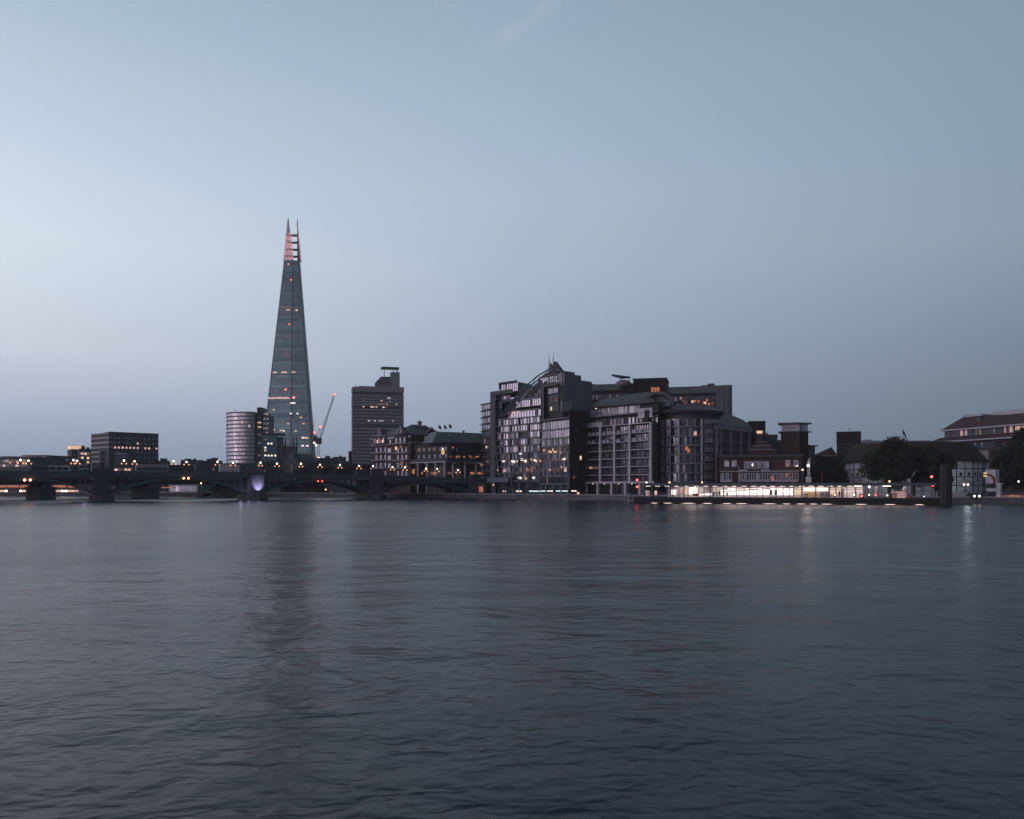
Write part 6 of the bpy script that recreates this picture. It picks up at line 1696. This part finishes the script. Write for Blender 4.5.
# ================================================================== floating pier
def pier():
    t = T('floating_pier', 'long floating pier with a grey-green canopy over brightly lit glazed waiting rooms', 'pier', (634, 215), (951, 193), z=0)
    L = t.L
    zd = t.Z(497.6, 790)
    MB('black').box(0, L, 0, 7.5, -.6, zd).build('pontoon', t.e)
    MB('dark_metal').box(-.1, L + .1, -.18, 0, zd - .5, zd - .25).box(-.1, L + .1, -.14, 0, .35, .5).build('fender_rail', t.e)
    zc0, zc1 = t.Z(487.2, 790), t.Z(483.3, 790)
    xa, xb = t.X(640, -.3), t.X(936, -.3)
    MB('copper').box(xa, xb, -.35, 7.2, zc0 + .35, zc1).box(xa - .2, xb + .2, -.5, 7.4, zc1, zc1 + .12).build('canopy', t.e)
    # posts
    for px in [644 + 13.2*i for i in range(23)]:
        x = t.X(px, 0)
        if x > xb: break
        MB('grey_metal').bar((x, .15, zd), (x, .15, zc0 + .35), .09, n=6).build('post', t.e)
    # glazed rooms
    xr0, xr1 = t.X(667, 3), t.X(864, 3)
    yb = 5.2
    MB('cream').box(xr0, xr1, yb, yb + .2, zd, zc0 + .3).build('back_wall', t.e)
    def panel(a, c, pa, pb, m, y=yb - .12, name='lit_panel'):
        return MB(m).box(t.X(a, y), t.X(c, y), y, y + .08, t.Z(pb, (a+c)/2, y), t.Z(pa, (a+c)/2, y)).build(name, t.e)
    panel(728, 793, 488.3, 495.2, 'panel_white'); panel(803.5, 829, 487.8, 490.8, 'panel_white')
    panel(671.5, 676, 489.8, 494.6, 'panel_white'); panel(654.5, 657.5, 490.8, 495, 'shop_glow'); panel(713, 720, 488.4, 491.5, 'shop_glow'); panel(720.5, 728, 489.5, 495, 'panel_white')
    panel(678, 683, 490, 494.4, 'shop_pink'); panel(683.5, 687.5, 488, 495, 'shop_glow'); panel(699, 712, 493.2, 495.4, 'panel_white'); panel(794.5, 802, 488.5, 495, 'shop_glow')
    panel(830, 835.5, 488, 494.6, 'shop_glow'); panel(837, 841, 488.2, 494.5, 'shop_glow'); panel(804, 829, 492.2, 495, 'shop_pink')
    panel(645.5, 650, 490.5, 496, 'shop_pink'); 
    panel(688.9, 697.6, 487.4, 494.4, 'panel_white', y=.9, name='lit_kiosk_window')
    MB('red').box(t.X(692.5, .8), t.X(698, .8), .8, 1.4, t.Z(496, 695), t.Z(493.6, 695)).build('red_counter', t.e)
    # mullions
    for a in (667, 672.8, 679, 684.5, 688, 698.5, 704, 711, 716.5, 724, 744, 757, 770, 783, 793.5, 801.6, 816, 829.5, 835.8, 841.5, 847, 856, 864):
        MB('grey_metal').box(t.X(a, 2.4) - .09, t.X(a, 2.4) + .09, 2.4, 2.55, zd, zc0 + .3).build('mullion', t.e)
    MB('dark_metal').box(xr0, xr1, 2.42, 2.5, t.Z(489.4, 790, 2.4), t.Z(489.0, 790, 2.4)).build('transom', t.e)
    # doors seen in the lit room
    for px in (771, 775.8): MB('red_roof').box(t.X(px, 4.6) - .35, t.X(px, 4.6) + .35, 4.6, 4.7, t.Z(495, px, 4.6), t.Z(490, px, 4.6)).build('door', t.e)
    for px in (809, 815, 822, 827): MB('yellow' if px < 820 else 'green_wall').box(t.X(px, 4) - .5, t.X(px, 4) + .5, 4, 4.4, t.Z(496.5, px, 4), t.Z(492, px, 4)).build('vending_machine', t.e)
    # sloping gangway rails
    b = MB('cream')
    for dz, r in ((0, .11), (.55, .06)): b.bar((t.X(688, 1.9), 1.9, t.Z(494.4, 688, 1.9) + dz), (t.X(770, 1.9), 1.9, t.Z(488.4, 770, 1.9) + dz), r)
    for i in range(18):
        f = i/17; x = t.X(688, 1.9) + (t.X(770, 1.9) - t.X(688, 1.9))*f; z = t.Z(494.4, 688, 1.9) + (t.Z(488.4, 770, 1.9) - t.Z(494.4, 688, 1.9))*f
        b.bar((x, 1.9, z), (x, 1.9, z + .55), .04, n=4)
    b.build('gangway_rail', t.e)
    # ceiling tubes
    for px in [648 + 9.6*i for i in range(23)]:
        if 862 < px: break
        x = t.X(px, 3.4); MB('tube').box(x - .6, x + .6, 3.3, 3.45, zc0 + .22, zc0 + .28).build('ceiling_lamp', t.e)
    for a, c in ((854, 862), (882.5, 891), (861, 862)):
        MB('tube').box(t.X(a, -.1), t.X(c, -.1), -.12, .02, zc0 + .22, zc0 + .36).build('ceiling_lamp', t.e)
    for x in (xr0 + 6, xr0 + 16, xr0 + 26, xr0 + 36, xr0 + 46, t.X(872, 3.2), t.X(905, 3.2)):
        l = bpy.data.lights.new('Room', 'AREA'); l.energy = 230; l.size = 7; l.size_y = 3; l.shape = 'RECTANGLE'; l.color = (1, .80, .70)
        o = bpy.data.objects.new('Room', l); COL.objects.link(o); o.location = t.w((x, 3.2, zc0 + .15)); o.rotation_euler = (0, 0, t.a)
    # railing in three lengths
    for a, c in ((642, 690), (698.5, 842), (846, 938)):
        xa_, xb_ = t.X(a, .3), t.X(c, .3)
        b = MB('pale_concrete').box(xa_, xb_, .28, .34, zd + 1.05, zd + 1.12).box(xa_, xb_, .29, .33, zd + .55, zd + .6)
        n = int((xb_ - xa_)/.8)
        for i in range(n + 1): x = xa_ + (xb_-xa_)*i/n; b.box(x - .03, x + .03, .28, .34, zd, zd + 1.05)
        b.build('railing', t.e)
    # light reflections at the waterline, built as glowing bars along the hull
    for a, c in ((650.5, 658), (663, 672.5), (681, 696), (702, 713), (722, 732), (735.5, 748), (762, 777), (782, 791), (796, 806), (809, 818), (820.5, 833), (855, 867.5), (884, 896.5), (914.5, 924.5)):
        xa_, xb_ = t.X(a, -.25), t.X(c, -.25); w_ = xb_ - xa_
        MB('reflection_glow').extr([(xa_, .05), (xa_ + w_*.3, .02), (xb_ - w_*.3, .02), (xb_, .05), (xb_ - w_*.3, .10), (xa_ + w_*.3, .10)], -.3, -.2).build('reflection_bar', t.e, fix=True)
    return t, zd, zc0, zc1
PT, ZD, ZC0, ZC1 = pier()

def pier_bits():
    t = PT
    e = link('signal_mast', None); e.location = t.w((t.X(638, .5), .5, ZD)); tag(e, 'thin mast with two red lamps at the left end of the floating pier', 'signal mast')
    z1 = t.Z(479, 638) - ZD
    MB('red').bar((0, 0, 0), (0, 0, z1), .10, n=8).build('mast', e)
    for py in (480, 486.8): MB('lamp_red').ball((-.25, -.12, t.Z(py, 638) - ZD), .26).build('lamp', e)
    MB('headlamp').ball((.9, -.1, t.Z(484.2, 638) - ZD), .26).build('lamp', e); MB('dark_metal').bar((0, 0, t.Z(484.2, 638) - ZD), (.8, -.1, t.Z(484.2, 638) - ZD), .04).build('arm', e)
    for i, (px, py, r, lab) in enumerate(((646.5, 483.2, .2, 'small warm lamp on the canopy edge near the signal mast'), (669.5, 483.2, .2, 'small lamp on the canopy roof below the balcony grid'), (702, 482.6, .16, 'tiny lamp on the canopy roof below the rounded tower'), (889.5, 481.4, .2, 'tiny amber lamp on the canopy under the trees'))):
        e = link('canopy_lamp', None); e.location = t.w((t.X(px, 0), 0, ZC1)); tag(e, lab, 'lamp')
        z = t.Z(py, px) - ZC1; MB('dark_metal').bar((0, 0, 0), (0, 0, max(z, .25)), .04).build('stem', e); MB('lamp_amber' if i else 'headlamp').ball((0, 0, max(z, .25)), r).build('bulb', e)
    # tall lamps on the far quay behind the pier
    for px, py, base, m, r, lab in ((808.2, 465.6, 482, 'headlamp', .38, 'bright floodlight on a pale pylon between the pub and the trees'), (802.6, 469.8, 482, 'lit_white', .34, 'white lamp on a short pole just left of the pale pylon')):
        D = 234; e = link('quay_lamp', None); x, y, _ = W(px, 486, D); e.location = (x, y, GZ); tag(e, lab, 'lamp')
        z = zat(py, D) - GZ
        if m == 'headlamp':
            MB('render').box(-.12, .12, .0, .3, 0, z + 1.6).box(.35, .55, .0, .3, 0, z + 2.2).build('pylon', e); MB('cream').box(-.6, .8, -.4, .4, zat(482.5, D) - GZ, zat(477, D) - GZ).build('cabinet', e)
            MB('lit_dim').box(-.1, .1, -.08, -.0, z - 1.2, z - .4).build('glow_strip', e)
        else: MB('grey_metal').bar((0, 0, 0), (0, 0, z), .08).build('pole', e)
        MB(m).ball((-.1, -.25, z), r).build('bulb', e)
    D = 232; e = link('warning_post', None); x, y, _ = W(822, 486, D); e.location = (x, y, GZ); tag(e, 'thin red and white post behind the pier canopy', 'post')
    MB('red').bar((0, 0, 0), (0, 0, zat(471, D) - GZ), .09).build('pole', e)
    D = 205; e = link('thin_flagpole', None); x, y, _ = W(738.8, 486, D); e.location = (x, y, ZD); tag(e, 'slim bare white pole rising through the pier canopy in front of the pub', 'pole')
    MB('white_paint').bar((0, 0, 0), (0, 0, zat(465, D) - ZD), .07).build('pole', e)
    # small items under the open canopy
    for px, py, m, r, lab in ((869, 486.9, 'headlamp', .30, 'bright white lamp hanging under the open right half of the canopy'), (854, 494.8, 'headlamp', .2, 'small white lamp left of the red ring on the pier'), (869.2, 494.9, 'headlamp', .18, 'small white lamp right of the red ring on the pier'),
                         (875.6, 495, 'lamp_red', .16, 'tiny red lamp beside the canopy post on the pier'), (887.3, 495.4, 'headlamp', .16, 'tiny white lamp in the middle of the open pier'), (835, 495, 'lamp_amber', .14, 'tiny amber lamp at the end of the lit room'), (924, 496.4, 'lit_cool', .2, 'small bluish lamp near the right end of the pier'),
                         (931.6, 476.8, 'lamp_red', .26, 'upper red lamp near the thick mooring pile'), (932.6, 485.3, 'lamp_red', .26, 'lower red lamp near the thick mooring pile')):
        e = link('pier_lamp', None); y = .4; z = t.Z(py, px, y); e.location = t.w((t.X(px, y), y, ZD)); tag(e, lab, 'lamp')
        MB('dark_metal').bar((0, 0.1, 0), (0, .1, z - ZD), .05).build('stem', e); MB(m).ball((0, 0, z - ZD), r, n=10, h=6).build('bulb', e)
    for px, m, lab in ((861.2, 'red', 'red lifebuoy hanging on the pier railing under the open canopy'), (909.6, 'red', 'dull red lifebuoy on the railing near the right end of the pier'), (805.6, 'black', 'black round lifebuoy on the railing before the lit room')):
        e = link('lifebuoy', None); z = t.Z(496, px, .1) ; e.location = t.w((t.X(px, .15), .15, z)); e.rotation_euler = (0, 0, t.a); tag(e, lab, 'lifebuoy')
        b = MB(m); n = 14; r = .42
        for i in range(n):
            a, c = 2*pi*i/n, 2*pi*(i+1)/n; b.bar((r*cos(a), 0, r*sin(a)), (r*cos(c), 0, r*sin(c)), .15, n=6)
        b.build('ring', e); MB('white_paint').bar((-.5, -.02, 0), (-.34, -.02, 0), .17, n=6).bar((.34, -.02, 0), (.5, -.02, 0), .17, n=6).build('band', e)
        if m == 'red' and px < 900: MB('lamp_red').ball((.12, -.1, 0), .16).build('lamp', e)
    # red panels and white cases seen through the rails
    for px, w_, h, m, lab in ((893, 2.0, 1.2, 'red_roof', 'low dark red case on the deck under the open canopy'), (843, .5, 2.2, 'cream', 'narrow pale cabinet at the end of the glazed rooms'), (877, .5, 3.2, 'pale_concrete', 'pale thick column in the middle of the open canopy'), (905, .5, 3.2, 'pale_concrete', 'pale column right of the middle of the open canopy'), (899, 3.0, 1.6, 'shop_pink', 'pinkish lit case right of the dark red one on the deck')):
        e = link('deck_cabinet', None); e.location = t.w((t.X(px, 2), 2, ZD)); e.rotation_euler = (0, 0, t.a); tag(e, lab, 'cabinet')
        MB(m).box(-w_/2, w_/2, 0, .8, 0, h).build('case', e); MB('dark_metal').box(-w_/2 - .04, w_/2 + .04, -.04, .84, h, h + .06).build('top', e)
    # mooring dolphins
    for px, D, w_, top, lab in ((946, 189.5, 2.4, 463.5, 'thick dark timber mooring pile at the right end of the pier'), (948.9, 191, .7, 485, 'slim dark pile leaning against the thick mooring pile'), (629.5, 232, 1.0, 493.5, 'short pale mooring post at the left end of the pier')):
        e = link('mooring_pile', None); x, y, _ = W(px, 486, D); e.location = (x, y, 0); tag(e, lab, 'mooring pile')
        z = zat(top, D); m = 'black' if px > 700 else 'render'
        b = MB(m)
        if w_ > 2:
            rr = random.Random(1)
            for i in range(9):
                a = 2*pi*i/9; b.bar((cos(a)*w_*.36, sin(a)*w_*.36, -1), (cos(a)*w_*.36, sin(a)*w_*.36, z - rr.uniform(0, .7)), w_*.18, n=7)
            b.bar((0, 0, -1), (0, 0, z), w_*.25, n=8)
        else: b.bar((0, 0, -1), (0, 0, z), w_/2, n=10)
        b.build('pile', e); MB('dark_metal').bar((0, 0, z - 1.5), (0, 0, z - 1.1), w_*.58, n=14).build('band', e)
pier_bits()

# ------------------------------------------------------------------ people waiting on the pier
def person(label, px, y, shirt='cloth', pose='stand', face=0.0):
    t = PT
    me = bpy.data.meshes.new('person')
    sit = pose == 'sit'
    hip = .52 if sit else .92
    lean = .10 if pose == 'lean' else 0
    V = {'pelvis': (0, 0, hip, .15), 'waist': (0, -lean*.4, hip + .18, .13), 'chest': (0, -lean, hip + .40, .17), 'neck': (0, -lean*1.3, hip + .58, .065), 'head': (0, -lean*1.5, hip + .72, .10), 'crown': (0, -lean*1.5, hip + .80, .085)}
    ed = [('pelvis', 'waist'), ('waist', 'chest'), ('chest', 'neck'), ('neck', 'head'), ('head', 'crown')]
    for s, nm in ((-1, 'l'), (1, 'r')):
        V['sh' + nm] = (s*.19, -lean, hip + .50, .07); V['el' + nm] = (s*.25, -.05 - lean, hip + .22, .05)
        V['wr' + nm] = (s*.22, -.22 - lean, hip + .02 if not sit else hip + .12, .036); V['ha' + nm] = (s*.19, -.30 - lean, hip - .03 if not sit else hip + .1, .035)
        ed += [('chest', 'sh' + nm), ('sh' + nm, 'el' + nm), ('el' + nm, 'wr' + nm), ('wr' + nm, 'ha' + nm)]
        if sit: V['kn' + nm] = (s*.12, -.44, .52, .07); V['an' + nm] = (s*.12, -.46, .10, .05); V['to' + nm] = (s*.13, -.64, .05, .04)
        else: V['kn' + nm] = (s*.11, -.02*s, .50, .07); V['an' + nm] = (s*.12, .04*s, .10, .05); V['to' + nm] = (s*.14, .04*s - .17, .05, .04)
        V['hp' + nm] = (s*.10, 0, hip - .06, .10)
        ed += [('pelvis', 'hp' + nm), ('hp' + nm, 'kn' + nm), ('kn' + nm, 'an' + nm), ('an' + nm, 'to' + nm)]
    keys = list(V); me.from_pydata([V[k][:3] for k in keys], [(keys.index(a), keys.index(b)) for a, b in ed], []); me.update()
    o = link('person', me); me.materials.append(M[shirt])
    o.modifiers.new('Skin', 'SKIN'); sv = me.skin_vertices[0].data
    for i, k in enumerate(keys): sv[i].radius = (V[k][3], V[k][3]*.8 if k in ('pelvis', 'waist', 'chest') else V[k][3]); sv[i].use_root = (k == 'pelvis')
    o.modifiers.new('Sub', 'SUBSURF').levels = 1; o.modifiers['Sub'].render_levels = 1
    o.location = t.w((t.X(px, y), y, ZD)); o.rotation_euler = (0, 0, t.a + face); tag(o, label, 'person', 'people waiting on the pier')
    h = MB('timber').ball((0, -lean*1.5 + .02, hip + .79), .112, n=10, h=7); h.build('hair', o)
    f = MB('skin').ball((0, -lean*1.5 - .05, hip + .71), .088, n=8, h=6); f.build('face', o)
person('person in dark clothes standing at the rail before the brightest wall of the pier', 719.3, .9, face=.4, pose='lean')
person('person in dark clothes left of the tallest silhouette on the pier', 713, 1.4, 'cloth', 'sit', .3)
person('seated dark figure right of the tallest silhouette on the pier', 727.2, 1.2, 'cloth', 'sit', -.2)
person('person in a pale top near the signal mast end of the pier', 649.5, 1.5, 'cream', 'stand', -.5)
person('person in dark clothes among the left seats of the pier', 653, 2.2, 'cloth', 'stand', .8)
person('person seated close to the signal mast', 644.5, 1.2, 'cloth', 'sit', .5)
person('person in a reddish top beside the first glazed room', 661, 1.6, 'brick', 'stand', -.2)
person('person in dark clothes waiting by the right-hand lit doorway', 839.5, 1.0, 'cloth', 'stand', .1)

# ------------------------------------------------------------------ right-hand quay: cars and lamps
def car(px, D, py, label, rz, paint='dark_metal', lights='headlamp'):
    x, y, _ = W(px, 486, D)
    e = link('parked_car', None); z = GZ
    e.location = (x, y, z); e.rotation_euler = (0, 0, rz); tag(e, label, 'car')
    b = MB(paint).extr([(-2.1, .35), (2.1, .35), (2.15, .75), (1.2, .95), (.6, 1.42), (-1.1, 1.45), (-1.8, .98), (-2.15, .85)], -.85, .85); b.build('body', e, fix=True)
    MB('glass_dark').extr([(1.0, .98), (.52, 1.36), (-1.05, 1.39), (-1.6, 1.0)], -.87, .87).build('side_windows', e, fix=True)
    for sx in (-1.3, 1.3):
        for sy in (-.75, .75): MB('black').bar((sx, sy - .12, .32), (sx, sy + .12, .32), .32, n=12).build('wheel', e)
    for sy in (-.6, .6): MB(lights).ball((2.12, sy, .68), .26).build('headlight', e)
car(973, 208, 495, 'dark car with dazzling white headlights on the quay below the theatre', radians(-96))
e = link('twin_lamp', None); x, y, _ = W(966, 486, 236); e.location = (x, y, GZ); tag(e, 'pair of white lamps on a post against the theatre wall', 'lamp')
z = zat(484.6, 236) - GZ; MB('dark_metal').bar((0, 0, 0), (0, 0, z), .06).bar((-.6, 0, z), (.6, 0, z), .04).build('post', e)
for sx in (-.58, .58): MB('headlamp').ball((sx, 0, z), .25).build('bulb', e)
def point(x, y, z, en, col, r=.25):
    l = bpy.data.lights.new('Lamp', 'POINT'); l.energy = en; l.color = col; l.shadow_soft_size = r
    o = bpy.data.objects.new('Lamp', l); COL.objects.link(o); o.location = (x, y, z)
point(x, y - 1.0, z + GZ, 260, (.85, .95, 1), .7); point(*W(806, 465, 232), 160, (1, .8, .7)); point(*W(855, 487, 231), 260, (.95, .93, 1))
e = link('street_lamp', None); x, y, _ = W(1018.6, 486, 218); e.location = (x, y, GZ); tag(e, 'single white lamp among the trees near the right edge', 'lamp')
z = zat(481.5, 218) - GZ; MB('dark_metal').bar((0, .1, 0), (0, .1, z), .06).build('post', e); MB('headlamp').ball((0, 0, z), .22).build('bulb', e)
t = T('quay_bar', 'low quayside shelter with a long glowing orange strip at the right edge', 'shelter', (1001, 214), (1060, 204))
MB('dark_metal').box(0, t.L, .6, 3, 0, 1.9).box(-.2, t.L, -.2, 3.2, 1.9, 2.05).build('shelter_body', t.e)
for k in range(14): MB('lit_orange' if k % 3 else 'lit_dim').box(.2 + k*1.5, 1.5 + k*1.5, .45, .55, t.Z(497, 1010), t.Z(495.3, 1010) + .1*(k % 2)).build('glowing_strip', t.e)
t = T('low_quay_wall', 'low pale wall strip on the quay between mooring pile and theatre', 'wall', (951, 214), (966, 212))
MB('render').box(0, t.L, 0, .3, 0, t.Z(493.4, 958)).box(-.05, t.L + .05, -.05, .35, t.Z(493.4, 958), t.Z(492.8, 958)).build('wall_face', t.e)
t = T('quay_red_reflection', 'dull red reflection built as a glowing bar on the river wall, far right', 'lamp', (1018, 206), (1022, 205))
MB('dark_metal').box(0, t.L, -1.2, -.9, -.6, .1).build('bracket', t.e); MB('lit_orange').box(.1, t.L - .1, -1.35, -1.2, -.45, -.25).build('lens', t.e)  # red light reflection shaped as a glowing bar on an added bracket
